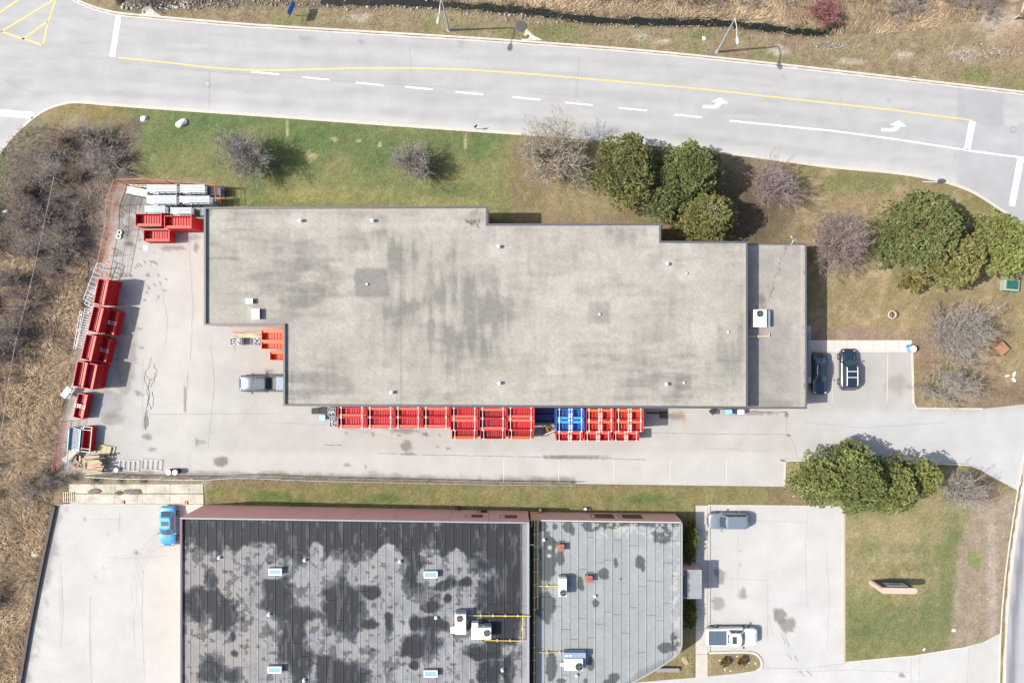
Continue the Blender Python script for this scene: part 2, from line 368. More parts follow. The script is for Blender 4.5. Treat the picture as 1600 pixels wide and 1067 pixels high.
    c = mixc(c, (.020, .017, .012), ss(10, 4, np.abs(y - cy) + (n3 - .5) * 9 + (n2 - .5) * 8) * (x > 180) * (x < 1325) * V_ * np.where(x < 560, .45, .9))
    for b in ((1525, 117, 28, 12), (1100, 55, 22, 8), (870, 45, 30, 8)): c = mixc(c, (.055, .072, .016), spot(x, y, *b, .6, 1.2) * .7)
    for b in ((1505, 85, 20, 8), (1000, 58, 12, 6), (1035, 65, 14, 4), (1215, 80, 14, 8), (1330, 97, 20, 5), (1410, 85, 12, 7), (560, 28, 16, 6), (1560, 40, 30, 20)): c = mixc(c, (.19, .16, .125), spot(x, y, *b, .6, 1.2, ws=8) * .65)
    c = mixc(c, (.15, .085, .05), spot(x, y, 1580, 65, 30, 30, .7, 1.2) * .5)
    # thicket and reeds to the west
    A = area([(-400, 200), (60, 195), (215, 195), (212, 285), (170, 300), (160, 420), (110, 600), (90, 740), (100, 790), (60, 915), (20, 1120), (-400, 1120)], 20)
    c = mixc(c, GREYB, A * .95); c = mixc(c, DARK, A * ss(.45, .62, n1) * .65)
    c = mixc(c, (.12, .08, .045), A * ss(430, 560, y + (n1 - .5) * 120) * .85)
    c = mixc(c, DARK, A * ss(.54, .66, fbm(x, y, 42, 5)) * .8)
    c = mixc(c, (.14, .08, .042), spot(x, y, 45, 1030, 60, 110, .5, 1) * .8)
    c = mixc(c, (.10, .085, .04), spot(x, y, 70, 205, 90, 25, .6, 1) * .8)
    for b in ((0, 310, 12, 60), (5, 245, 10, 20)): c = mixc(c, (.06, .075, .02), spot(x, y, *b, .6, 1.2) * .8)
    c = mixc(c, TAN, spot(x, y, 120, 420, 22, 60, .6, 1.3) * .6)
    # edge litter around the yard
    A = ss(26, 4, seg_dist(x, y, P_lot)) * (x < 330); c = mixc(c, (.13, .105, .085), A * .55)
    g_ = c.mean(1, keepdims=True); c = (c * .80 + g_ * .20) * 1.5
    c = c * (0.78 + .44 * n3 + .16 * (n2 - .5))[:, None]
    return np.clip(c, .004, .6)

def ground():
    res = .29; x0, x1, y0, y1 = -66, 66, -47, 47
    gx, gy = np.meshgrid(np.arange(x0, x1 + res, res), np.arange(y0, y1 + res, res)); ny, nx = gx.shape; X = gx.ravel(); Y = gy.ravel()
    px, py = X * FPX / CAM_H + 800, 533.5 - Y * FPX / CAM_H
    sdv = np.full(X.shape, 99.)
    for P in PAVED:
        d = seg_dist(px, py, P) / 13.5; sdv = np.minimum(sdv, np.where(inside(px, py, P), -d, d))
    Z = np.clip(sdv * .45, -.12, .06) + np.where(sdv > .4, (fbm(X, Y, .9, 4, 3) - .5) * .10, 0)
    cy = np.interp(px, [p[0] for p in CREEK], [p[1] for p in CREEK]); dc = np.abs(py - cy)
    Z = Z - ss(13, 3, dc + (fbm(px, py, 9, 3) - .5) * 7) * .62 * (px > 185) * (px < 1320) * (sdv > 0.5)
    hump = np.where(sdv > 1, (fbm(X, Y, 6, 2, 3) - .45) * .9, 0) * ss(1, 4, sdv) * ((px < 150) | (py < 20))
    Z = Z + hump * (dc > 14)
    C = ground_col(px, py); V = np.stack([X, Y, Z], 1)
    i = np.arange(nx - 1)[None, :] + np.arange(ny - 1)[:, None] * nx; i = i.ravel(); F = np.stack([i, i + 1, i + nx + 1, i + nx], 1)
    # skirt out to the horizon
    base = len(V); ring = [(x0, y0), (x1, y0), (x1, y1), (x0, y1)]; B = 2500
    V = np.vstack([V, [(x0, y0, -.13), (x1, y0, -.13), (x1, y1, -.13), (x0, y1, -.13), (-B, -B, -.13), (B, -B, -.13), (B, B, -.13), (-B, B, -.13)]])
    C = np.vstack([C, np.tile([(.075, .062, .03)], (8, 1))])
    F = np.vstack([F, [(base + k, base + 4 + k, base + 4 + (k + 1) % 4, base + (k + 1) % 4) for k in range(4)]])
    V[:base][(X <= x0 + .01) | (X >= x1 - .3) | (Y <= y0 + .01) | (Y >= y1 - .3), 2] = -.13
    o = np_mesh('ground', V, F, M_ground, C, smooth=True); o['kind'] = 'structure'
    return X, Y, Z, sdv, px, py, C[:base], nx, ny, x0, y0, res
G = ground()
def gz(x, y):
    i = int(round((x - G[9]) / G[11])); j = int(round((y - G[10]) / G[11]))
    i = min(max(i, 0), G[7] - 1); j = min(max(j, 0), G[8] - 1); return float(G[2][j * G[7] + i])
# water in the ditch
cw_ = [(x + 3 * math.sin(i * 1.7), y + 1.6 * math.sin(i * 2.3)) for i, (x, y) in enumerate(smoothline([q for q in CREEK if q[0] >= 500], 5))]; ribbon('ditch_water', cw_, [.45 + .65 * abs(math.sin(i * 1.31) * math.cos(i * .47)) for i in range(len(cw_))], -.30, M_water)

# ------------------------------------------------ paved sheets
def road_col(x, y):
    n1 = fbm(x * .25, y, 30, 1); n2 = fbm(x, y, 8, 2)
    c = np.tile(np.array((.240, .238, .234)), (len(x), 1))
    ys = np.interp(x, [p[0] for p in S_EDGE], [p[1] for p in S_EDGE]); yn = np.interp(x, [p[0] for p in N_EDGE], [p[1] for p in N_EDGE])
    t = np.clip((y - yn) / (ys - yn + 1e-6), 0, 1.2)
    lane = .07 * ss(.78, 1.0, t) + .035 * np.sin(t * 34) * ss(.05, .2, t) - .02 * ss(.35, .45, t) * ss(.7, .6, t)
    c = c * (1 + lane + .10 * (n1 - .5) + .05 * (n2 - .5))[:, None]
    trk = fbm(x * .05, y, 3.2, 5, 2); c = c * (1 + .09 * (trk - .5) * 2 * ss(0, .1, t) - .05 * ss(.03, 0, np.abs(t - .22)) - .05 * ss(.03, 0, np.abs(t - .12)) - .05 * ss(.03, 0, np.abs(t - .62)) - .05 * ss(.03, 0, np.abs(t - .86)))[:, None]
    c = mixc(c, (.305, .30, .285), ss(.88, 1.0, t) * (x > 130) * (x < 1500) * .6)
    def rect(x0, y0, x1, y1, col, a):
        nonlocal c
        sh = (x - x0) * .115
        m = ss(x0 - 1, x0 + 1, x) * ss(x1 + 1, x1 - 1, x) * ss(y0 - 1, y0 + 1, y - sh) * ss(y1 + 1, y1 - 1, y - sh); c = mixc(c, col, m * a)
    rect(1497, 139, 1570, 190, (.205, .205, .212), .9); rect(1440, 192, 1506, 215, (.225, .225, .238), .6); rect(1494, 234, 1700, 340, (.222, .222, .228), .8); rect(1508, 195, 1600, 230, (.225, .225, .24), .5)
    B = (x > 1560) & (y > 640); c = mixc(c, (.235, .235, .245), B * 1.0)
    e = x - np.interp(y, [640, 704, 763, 872, 968, 1067, 1100], [1625, 1612, 1600, 1583, 1573, 1569, 1568])
    c = mixc(c, (.085, .085, .095), B * ss(4, 9, e) * ss(22, 13, e) * .75)
    for b in ((565, 66, 5, 4), (480, 60, 10, 2), (720, 68, 5, 5), (1391, 155, 2, 4), (520, 63, 6, 2), (1224, 122, 2, 1.5)): c = mixc(c, (.12, .12, .125), spot(x, y, *b, .5, 1.2, ws=4) * .5)
    c = c * (1 - .25 * spot(x, y, 1180, 232, 130, 5, .6, .8))[:, None] if False else c
    return c
sheet('road', P_road, 0.0, road_col, .45, M_asph)
def lot_col(x, y):
    n1 = fbm(x, y, 70, 1); n2 = fbm(x, y, 14, 2)
    c = np.tile(np.array((.252, .242, .226)), (len(x), 1)); c = c * (1 + .16 * (n1 - .5) + .10 * (n2 - .5))[:, None]
    c = mixc(c, (.292, .280, .264), ss(700, 712, y) * (x > 300) * .6)
    c = mixc(c, (.288, .290, .295), ss(1230, 1330, x) * ss(635, 650, y) * .6)
    c = mixc(c, (.235, .22, .205), spot(x, y, 1345, 595, 85, 38, .3, .3) * .35)
    c = mixc(c, (.31, .295, .275), spot(x, y, 260, 560, 60, 150, .7, .7) * .5)
    st = ((346, 720, 10, 8, .62), (230, 682, 7, 4, .55), (238, 702, 6, 3, .5), (307, 692, 3, 6, .5), (314, 691, 8, 3, .35), (289, 625, 2, 20, .6), (228, 660, 2.5, 12, .6), (215, 614, 4, 4, .5),
          (632, 673, 22, 4, .5), (605, 669, 10, 2, .5), (636, 697, 8, 8, .55), (640, 709, 12, 2, .6), (613, 708, 9, 1.3, .6), (542, 727, 6, 3, .5), (571, 729, 2, 2, .5), (541, 678, 3, 2.5, .6), (582, 679, 3, 2.5, .6), (624, 680, 3, 2.5, .6), (665, 678, 4, 3, .7),
          (900, 714, 45, 3, .55), (870, 714, 18, 3, .45), (1040, 650, 9, 5, .4), (306, 387, 4, 7, .55), (270, 388, 22, 4, .45), (195, 320, 22, 14, .5), (205, 345, 9, 9, .4), (196, 365, 5, 5, .5), (202, 381, 8, 4, .5), (184, 395, 7, 5, .4), (300, 372, 12, 5, .35),
          (165, 630, 30, 24, .35), (180, 655, 18, 10, .35), (195, 560, 16, 50, .35), (1400, 600, 18, 16, .25), (210, 500, 6, 30, .25), (1170, 645, 40, 3, .45), (1229, 647, 4, 5, .7), (1232, 679, 5, 1.5, .7), (420, 580, 8, 4, .4), (366, 540, 3, 10, .25), (700, 700, 2, 1.5, .7), (683, 697, 1.5, 1.5, .7), (686, 679, 1.5, 1.5, .6), (1060, 650, 12, 7, .5))
    for a in st: c = mixc(c, (.085, .075, .066), spot(x, y, a[0], a[1], a[2], a[3], .28, 1.3, ws=max(3, min(a[2], a[3]))) * min(.9, a[4] * 1.25))
    gr = spot(x, y, 200, 335, 45, 50, .5, 1.2, ws=14) * ss(.4, .6, n2); c = mixc(c, (.11, .10, .092), gr * .6)
    sp = ss(.70, .78, fbm(x, y, 5, 6, 2)) * (x < 260) * (y < 470); c = mixc(c, (.07, .06, .055), sp * .8)
    sp = ss(.74, .82, fbm(x, y, 6, 5, 2)) * (x > 180) * (x < 240) * (y < 620); c = mixc(c, (.07, .065, .06), sp * .6)
    dirt = ss(13, 2, seg_dist(x, y, P_lot) + (n2 - .5) * 16) * ((x < 240) | ((y > 735) & (x < 900))); c = mixc(c, (.105, .085, .068), dirt * .75)
    for b in ((162, 628, 24, 13), (155, 640, 12, 8)): c = mixc(c, (.20, .21, .225), spot(x, y, *b, .4, .9, ws=6) * .6)
    for b in ((1068, 655, 4, 12), (1062, 645, 8, 4)): c = mixc(c, (.26, .16, .09), spot(x, y, *b, .6, .9, ws=6) * .35)
    return c
sheet('yard_asphalt', P_lot, .004, lot_col, .22, M_asph)
def sw_col(x, y):
    n1 = fbm(x, y * .4, 40, 1); n2 = fbm(x, y, 10, 2); c = np.tile(np.array((.288, .281, .268)), (len(x), 1)); c = c * (1 + .08 * (n1 - .5) + .05 * (n2 - .5))[:, None]
    c = mixc(c, (.31, .29, .26), ss(230, 290, x) * .6)
    e = x - np.interp(y, [797, 913, 1067, 1120], [86, 61, 33, 24]) + (n2 - .5) * 34
    c = mixc(c, (.12, .11, .10), ss(20, 3, e) * .55)  # shadow of the plants beside the edge beam, painted into the colour
    for b in ((213, 863, 3, 3.2, .75), (161, 887, 1.5, 1.5, .6), (150, 900, 1.5, 1, .5), (133, 811, 2, 4, .4), (170, 835, 2, 2, .3), (141, 990, 1.5, 60, .16), (96, 930, 1.5, 80, .15)): c = mixc(c, (.06, .055, .05), spot(x, y, *b[:4], .4, .6, ws=3) * b[4])
    for r0 in (30, 35, 41):
        d = np.abs(np.hypot((x - 262), (y - 930) * .55) - r0 - 14); c = mixc(c, (.17, .165, .16), ss(1.8, .5, d) * (x < 268) * (y < 960) * .28)
    return c
sheet('concrete_lot', P_sw, .004, sw_col, .25, M_asph)
def se_col(x, y):
    n1 = fbm(x, y, 50, 1); n2 = fbm(x, y, 10, 2); c = np.tile(np.array((.294, .288, .276)), (len(x), 1)); c = c * (1 + .07 * (n1 - .5) + .04 * (n2 - .5))[:, None]
    for b in ((1219, 962, 10, 10, .8), (1230, 975, 13, 12, .75), (1212, 955, 5, 6, .6), (1126, 900, 7, 11, .7), (1120, 892, 5, 6, .6), (1121, 942, 10, 10, .55), (1161, 925, 5, 8, .65), (1160, 932, 8, 3, .5), (1408, 1055, 5, 4, .75), (1119, 881, 2.5, 2, .6), (1158, 860, 2, 2, .4), (1158, 882, 2, 2, .4), (1391, 1059, 1.5, 1.5, .6)):
        c = mixc(c, (.11, .098, .086), spot(x, y, *b[:4], .15, .9, ws=7) * b[4])
    c = mixc(c, (.25, .235, .22), ss(1510, 1516, x) * ss(1020, 1000, y * 0 + 1010) * .6)
    return c
sheet('front_lot', P_se, .004, se_col, .25, M_asph)

# ------------------------------------------------ kerbs, markings, cracks
def off(pts, d):
    out = []
    for i, p in enumerate(pts):
        a = pts[max(i - 1, 0)]; b = pts[min(i + 1, len(pts) - 1)]; dx, dy = b[0] - a[0], b[1] - a[1]; l = math.hypot(dx, dy) or 1
        out.append((p[0] - dy / l * d, p[1] + dx / l * d))
    return out
ribbon('kerb_north', off(N_EDGE, -2.8), .22, -.05, M_kerb, h=.17); ribbon('gutter_north', off(N_EDGE, -.2), .30, -.02, M_kerb, h=.032)
ribbon('kerb_south', off(S_EDGE, 1.0), .15, -.05, M_kerb, h=.16); ribbon('gutter_south', off(S_EDGE, -1.6), .22, -.02, mat('gutter_concrete', (.32, .30, .26), .9, noise=.08, nscale=5), h=.028)
ek = smoothline([(1640, 560), (1614, 660), (1601, 706), (1590, 763), (1573.5, 872), (1564, 968), (1560.5, 1067), (1560, 1120)], 4)
ribbon('kerb_east', off(ek, 0), .14, -.05, M_kerb, h=.16); ribbon('footpath_east', off(ek, -5.0), .50, -.05, M_conc, h=.09); ribbon('gutter_east', off(ek, -9.5), .16, -.05, M_kerb, h=.12)
ribbon('kerb_stalls', [(1425, 549), (1427, 630), (1432, 637.5), (1535, 638.5)], .18, -.05, M_kerb, h=.17)
ribbon('kerb_island', smoothline([(1226, 760), (1226.3, 727), (1229, 721), (1236, 719), (1440, 723.5), (1514, 726.5)], 3), .18, -.05, M_kerb, h=.17)
ribbon('kerb_front_lot', [(1319, 789), (1319, 1035)], .2, -.05, mat('tan_kerb', (.28, .23, .17), .9, noise=.1), h=.17)
ribbon('kerb_front_lot_top', [(1106, 789), (1319, 790.5)], .14, -.05, M_kerb, h=.15)
ribbon('kerb_lawn_edge', [(1319, 1034), (1427, 1024), (1500, 1012)], .14, -.05, M_kerb, h=.12)
ribbon('kerb_walk', [(1107.5, 789), (1107.5, 1018)], .2, -.05, M_kerb, h=.17)
ribbon('kerb_planting_island', smoothline([(1108, 1019), (1150, 1018), (1172, 1018.5), (1183, 1023), (1189, 1032), (1189, 1041), (1182, 1047)], 4), .26, -.05, M_kerb, h=.17)
ribbon('kerb_island_inner', [(1238, 775), (1242, 775)], .1, -.05, M_kerb, h=.1)
def lines(name, segs, width, m, z=.008, label=None):
    for s_ in segs: ribbon(name, s_, width, z, m)
YL = smoothline([(185, 90.5), (260, 98), (330, 106), (400, 110), (480, 109), (560, 107), (640, 107), (720, 109), (800, 114), (900, 122), (1000, 131), (1100, 140), (1200, 151), (1300, 162), (1400, 173), (1520, 188.5)], 5)
ribbon('lane_line', YL, .19, .008, M_ypaint)
for k, (x, y) in enumerate([(393, 112.5), (472, 121), (556, 129.3), (633, 136), (712, 144), (801, 152), (883, 160.5), (968, 169), (1054, 179.5)]):
    ribbon('lane_dash', [(x, y), (x + 43, y + 4.3)], .17, .008, M_wpaint)
ribbon('lane_line', [(1140, 189), (1300, 204.8), (1400, 218), (1520, 236.5), (1600, 247)], .17, .008, M_wpaint)
ribbon('stop_line', [(185.5, 24), (175.5, 89)], .62, .008, M_wpaint); ribbon('stop_line', [(1519.5, 190), (1511, 235)], .72, .008, M_wpaint)
ribbon('stop_line', [(1595, 247), (1581, 322)], .72, .008, M_wpaint); ribbon('stop_line', [(-5, 176), (52, 181)], .75, .008, M_wpaint)
for s_ in ([(38, -6), (0, 20), (-30, 42)], [(88, -2), (2, 50)], [(2, 50), (67, 71)], [(88, -2), (75, 36), (67, 71)], [(75, 34), (35, 62)]): ribbon('hatch_line', s_, .22, .012, M_ypaint)
def arrow(px, py, s=1.0):
    pts = [(-24, 3), (-24, 8), (-2, 8.5), (5, 5.5), (7.5, .5), (19, -.5), (6, -10), (-10, -2.5), (-1, -2.5), (-4, 3)]
    P = [W(px + x * s, py + y * s) for x, y in pts]; mb = MB()
    v, e, f, _, _, _ = delaunay_2d_cdt([p.xy for p in P], [(i, (i + 1) % len(P)) for i in range(len(P))], [], 1, 1e-6)
    mb.add([(p.x, p.y, .008) for p in v], [tuple(q) for q in f]); o = mb.build('turn_arrow', M_wpaint); o['kind'] = 'structure'
    if o.data.polygons[0].normal.z < 0: o.data.flip_normals()
arrow(1120, 162, .92); arrow(1399, 198, .92)
for x in (787, 873, 959, 1047, 1135): ribbon('parking_line', [(x, 719), (x, 753)], .08, .012, mat('faint_paint', (.36, .335, .27), .8, noise=.15, nscale=6))
ribbon('parking_line', [(1387, 553), (1386, 628)], .08, .012, MATS['faint_paint']); ribbon('parking_line', [(1301, 553), (1301, 628)], .06, .012, MATS['faint_paint'])
ribbon('parking_line', [(1215, 721), (1232, 721)], .1, .012, MATS['faint_paint'])
def crack(pts, wd=.05, jit=1.5, m=None, z=.012):
    rr = random.Random(str(pts)); P = []
    for i in range(len(pts) - 1):
        a, b = pts[i], pts[i + 1]; L = math.hypot(b[0] - a[0], b[1] - a[1]); k = max(2, int(L / 4))
        for j in range(k): t = j / k; P.append((a[0] + (b[0] - a[0]) * t + rr.uniform(-jit, jit), a[1] + (b[1] - a[1]) * t + rr.uniform(-jit, jit)))
    P.append(pts[-1]); ribbon('crack', P, [wd * rr.uniform(.4, 1.2) for _ in P], z, m or M_crack)
for c_ in ([(236, 560), (232, 575), (226, 585), (234, 592), (230, 610), (232, 630), (236, 640)], [(226, 585), (228, 600), (234, 615), (229, 640), (231, 665)], [(240, 570), (245, 580), (240, 595), (236, 605)], [(234, 592), (243, 590), (246, 583)], [(231, 615), (222, 618), (218, 612)], [(229, 640), (226, 655), (228, 672)], [(238, 612), (239, 632), (236, 640)]):
    crack(c_, .07)
M_seam = mat('seam_tar', (.10, .092, .085), .9, noise=.4, nscale=3)
crack([(232, 647), (290, 647), (440, 646)], .035, .4, M_seam); crack([(507, 695), (535, 695)], .06, .5); crack([(590, 708), (650, 710), (710, 711), (800, 713)], .06, .5, M_seam); crack([(800, 713), (870, 714), (950, 716), (1010, 718)], .07, .8, M_seam)
crack([(1016, 676), (1060, 677), (1150, 678), (1235, 679)], .05, .5, M_seam); crack([(1229, 645), (1229, 678), (1240, 690), (1246, 715)], .04, .6, M_seam); crack([(1172, 642), (1200, 644), (1229, 643)], .12, 1.2, M_seam)
crack([(223, 560), (223, 700)], .02, .3, M_seam); crack([(294, 580), (290, 640)], .04, 1, M_seam)
for c_ in ([(400, 120), (520, 126), (560, 129), (700, 137)], [(840, 147), (900, 151)], [(185, 99), (330, 112), (400, 118)], [(1168, 177), (1192, 181)]): crack(c_, .035, .3, mat('faint_seam', (.15, .15, .155), .9))
for c_ in ([(45, 79), (60, 83), (75, 92), (95, 94)], [(0, 122), (30, 137), (70, 149)], [(1201, 958), (1203, 975), (1209, 996)], [(1153, 830), (1153, 930)], [(1118, 1005), (1122, 1000)], [(1190, 1043), (1260, 1044), (1318, 1036)], [(1424, 1027), (1423, 1067)], [(1437, 1025), (1436, 1067)], [(1514, 1012), (1511, 1067)], [(1200, 900), (1199, 1000)]): crack(c_, .035, .3, MATS['faint_seam'])
for c_ in ([(1221, 989), (1227, 1005)], [(1226, 992), (1233, 1009)], [(1231, 1021), (1237, 1030)], [(1241, 1023), (1247, 1034)], [(1249, 1047), (1257, 1056)], [(1261, 1047), (1269, 1056)]): crack(c_, .11, .2, mat('skid_rubber', (.16, .155, .15), .9))
def disc(name, px, py, r, m, z=.014, n=20, ring=0, zz=0):
    p = W(px, py, zz); mb = MB()
    mb.tube([(p.x, p.y, zz + z - .004), (p.x, p.y, zz + z)], r, n)
    return mb.build(name, m)
M_iron = mat('cast_iron', (.13, .13, .135), .7)
for (x, y, lb) in ((324, 131, 'round iron manhole cover in the road near the western stop line'), (1583, 203, 'round iron manhole cover in the road at the eastern junction')):
    t = thing('manhole', lb, 'manhole', W(x, y)); mb = MB()
    pts = []
    mb2 = MB(); mb2.tube([(0, 0, .004), (0, 0, .016)], .36, 20); mb2.build('frame_ring', M_iron, t)
    mb.tube([(0, 0, .016), (0, 0, .022)], .29, 20); mb.build('cover', mat('worn_iron', (.22, .22, .225), .6), t)
# storm drain aprons cut into the verge
def apron(pts, lab):
    P = [W(x, y) for x, y in pts]; mb = MB(); mb.prism([(p.x, p.y) for p in P], -.05, .075); o = mb.build('drain_apron', M_kerb); tag(o, lab, 'drain apron')
apron([(221, 24), (224, 13), (236, 9), (241, 18), (252, 26)], 'concrete drain apron at the kerb below the white rubble, west end of the verge')
apron([(814, 64), (822, 46), (832, 55), (848, 64)], 'concrete drain apron jutting north from the kerb beside a dark culvert mouth')
apron([(1400, 119), (1413, 109), (1422, 114), (1434, 122)], 'concrete drain apron jutting north from the kerb near the right-turn arrow')
mb = MB(); p = W(814, 42); mb.tube([(p.x, p.y, -.1), (p.x, p.y, .12)], .62, 16); tag(mb.build('culvert', mat('culvert_concrete', (.045, .044, .045), .8, noise=.3)), 'dark round culvert mouth above the middle drain apron', 'culvert')

for c_ in ([(141, 930), (140, 1000), (143, 1066)], [(97, 900), (99, 960), (95, 1010)], [(224, 890), (222, 960), (226, 1060)], [(187, 800), (187, 830)], [(128, 811), (187, 811), (200, 812)], [(208, 965), (211, 1010)], [(170, 870), (200, 872), (262, 868)]): crack(c_, .03, .5, MATS['faint_seam'])
for c_ in ([(1130, 812), (1260, 815)], [(1262, 800), (1258, 870), (1262, 950)], [(1107, 905), (1150, 904), (1200, 906)], [(1290, 850), (1296, 930), (1292, 1020)], [(1240, 1050), (1330, 1046), (1420, 1050)]): crack(c_, .03, .6, MATS['faint_seam'])
for c_ in ([(300, 320), (296, 400), (302, 470), (298, 560)], [(250, 440), (262, 500), (258, 540)], [(330, 540), (335, 600), (325, 700)], [(420, 660), (520, 664), (640, 690)], [(1260, 660), (1350, 668), (1480, 660)], [(1100, 700), (1200, 705)]): crack(c_, .028, 1.0, M_seam)
for k_, c_ in enumerate(([(640, 75), (644, 128)], [(905, 90), (899, 160)], [(1316, 145), (1312, 165), (1318, 178)], [(327, 110), (327, 170)], [(1494, 234), (1489, 262)])): crack(c_, .035, .6, MATS['faint_seam'])
# ------------------------------------------------ buildings
def adopt(o, t):
    o.parent = t; o.matrix_parent_inverse = Matrix.Translation(-t.location); return o
def label(o, l): o['label'] = l; return o
def roof1_col(x, y):
    n1 = fbm(x, y, 70, 1); n2 = fbm(x, y, 20, 2); n4 = fbm(x * 1.0, y * .2, 10, 4, 3); n5 = fbm(x * .25, y, 14, 5, 3)
    c = np.tile(np.array((.235, .218, .190)), (len(x), 1)); c = c * (1 + .30 * (n1 - .5) + .16 * (n2 - .5) + .10 * (n4 - .5) + .12 * (n5 - .5))[:, None]
    c = mixc(c, (.20, .195, .155), ss(.55, .7, fbm(x, y, 50, 6)) * .4)
    # weathered darker drifts, following the lay of the felt strips
    vs_ = fbm(x, y * .16, 9, 4, 3); hs_ = fbm(x * .16, y, 8, 5, 3); blk = fbm(x * .6, y * .9, 34, 6, 3)
    st = np.clip(.55 * vs_ + .45 * blk, 0, 1); sh = np.clip(.55 * hs_ + .45 * blk, 0, 1)
    D = .80 * spot(x, y, 655, 470, 80, 100, .75, .7, ws=30) * ss(.32, .68, st) + .65 * spot(x, y, 745, 490, 55, 60, .7, .8, ws=24) * ss(.32, .68, st) + .55 * spot(x, y, 640, 385, 80, 20, .7, .8, ws=14) * ss(.42, .62, st) \
        + .5 * spot(x, y, 480, 450, 60, 70, .8, .8, ws=20) * ss(.42, .62, sh) + .5 * spot(x, y, 360, 430, 45, 80, .8, .8, ws=20) * ss(.40, .62, sh) + .45 * spot(x, y, 480, 600, 80, 30, .8, .8, ws=20) * ss(.4, .6, sh) \
        + .5 * spot(x, y, 1030, 600, 90, 36, .8, .8, ws=20) * ss(.40, .6, sh) + .5 * spot(x, y, 1145, 560, 22, 80, .7, .8, ws=16) * ss(.38, .6, st) + .45 * spot(x, y, 920, 375, 20, 40, .8, .8, ws=12) * ss(.4, .6, st) + .4 * spot(x, y, 990, 362, 70, 9, .7, .8, ws=8) * ss(.4, .6, st)
    D = D + .30 * ss(.50, .68, sh) + .26 * ss(.52, .68, st) + .12 * ss(.55, .7, n2)
    c = mixc(c, (.082, .080, .075), np.clip(D * .62, 0, .62))
    for (x0, y0, x1, y1, a) in ((554, 420, 606, 464, .58), (931, 472, 953, 507, .4), (919, 473, 932, 506, .25), (1056, 586, 1081, 609, .5)):
        wx = x + (n2 - .5) * 5; wy = y + (n1 - .5) * 6; m = ss(x0 - 3, x0 + 3, wx) * ss(x1 + 3, x1 - 3, wx) * ss(y0 - 3, y0 + 3, wy) * ss(y1 + 3, y1 - 3, wy); c = mixc(c, (.085, .083, .08), m * a * (.85 + .4 * n2))
    for b in ((468, 348), (581, 348), (780, 389), (1043, 415), (611, 617), (780, 603), (1042, 604), (1073, 428), (390, 472), (400, 492)): c = mixc(c, (.29, .28, .25), spot(x, y, b[0] - 4, b[1] + 2, 13, 10, .8, .5) * .55)
    e = np.minimum.reduce([np.abs(y - 326), np.abs(y - 352), x - 320, 1166 - x, 633 - y]); c = mixc(c, (.27, .255, .22), ss(8, 1, e) * .4)
    for b in ((739, 347, 5, 6, .4), (741, 333, 6, 5, .35), (737, 348, 4, 2, .7), (745, 350, 2, 2, .8), (746, 329, 1.4, 1.4, .8), (329, 332, 2, 7, .5), (325, 328, 4, 2, .4)): c = mixc(c, (.07, .055, .045), spot(x, y, *b[:4], .5, 1.6, ws=3) * b[4])
    sp = (x > 728) * (x < 752) * (y > 342) * (y < 356) * ss(.62, .7, fbm(x, y, 2.6, 6, 2)); c = mixc(c, (.03, .028, .025), sp * .8)
    c = mixc(c, (.10, .09, .08), ss(1.3, .6, np.abs(x - 626)) * (y > 370) * (y < 640) * .35)
    c = mixc(c, (.25, .235, .21), ss(3, 1, np.abs(x - 717)) * (y > 380) * (y < 520) * .45)
    c = c * (1 + .10 * (fbm(x, y, 3, 3, 2) - .5) + .16 * (np.random.default_rng(3).random(len(x)) - .5))[:, None]
    return c
def building(label_, cat, outline, z, colfn, mroof, name, wallm, res=.2, coping=M_coping, lift=.28, cw=.2):
    base = [W(x, y, z) for x, y in outline]; cx = sum(p.x for p in base) / len(base); cy = sum(p.y for p in base) / len(base)
    t = thing(name, label_, cat, (cx, cy, 0))
    mb = MB(); mb.prism([(p.x, p.y) for p in base], -.3, z - lift - .05); adopt(mb.build('wall', wallm), t)
    # parapet: upstand + coping, one piece per side
    n = len(base); A = sum(base[i].x * base[(i + 1) % n].y - base[(i + 1) % n].x * base[i].y for i in range(n)); sg = 1 if A > 0 else -1
    for i in range(n):
        a, b = base[i], base[(i + 1) % n]; d = (b - a).normalized(); nin = Vector((-d.y, d.x, 0)) * sg
        a2, b2 = a + d * .002, b - d * .002
        mb = MB(); q = [a2, b2, b2 + nin * cw, a2 + nin * cw]
        # mitre shortening at the far end so pieces butt
        nx_ = base[(i + 2) % n]; turn = (d.x * (nx_ - b).y - d.y * (nx_ - b).x) * sg
        pv = base[i - 1]; d0 = (a - pv).normalized(); tp = (d0.x * d.y - d0.y * d.x) * sg
        s0 = (cw if tp > 0 else 0); e0 = 0 if turn > 0 else cw
        aa = a + d * (s0 + .003); bb = b + d * (e0 - .003)
        poly = [aa, bb, bb + nin * cw, aa + nin * cw]
        mb.prism([(p.x, p.y) for p in poly], z - .07, z); adopt(mb.build('coping', coping), t)
        m2 = MB(); poly = [aa + nin * .03, bb + nin * .03, bb + nin * (cw - .03), aa + nin * (cw - .03)]
        m2.prism([(p.x, p.y) for p in poly], z - lift - .06, z - .072); adopt(m2.build('upstand', M_copingl), t)
    inner = outline
    o = sheet('roof', inner, z - lift, lambda x, y: colfn(x, y), res, mroof, kind=None); adopt(o, t)
    o.location.z += 0
    return t
B1 = [(318.5, 323.5), (762, 322), (762, 349.5), (1033, 349), (1033, 376.5), (1168.5, 377), (1168.5, 638.5), (442.5, 634.5), (442.5, 508.5), (318.5, 508.5)]
ware = building('large warehouse with stepped gravel roof and dark metal parapet', 'warehouse', B1, 6.3, roof1_col, M_gravel, 'warehouse', M_pink, .17)
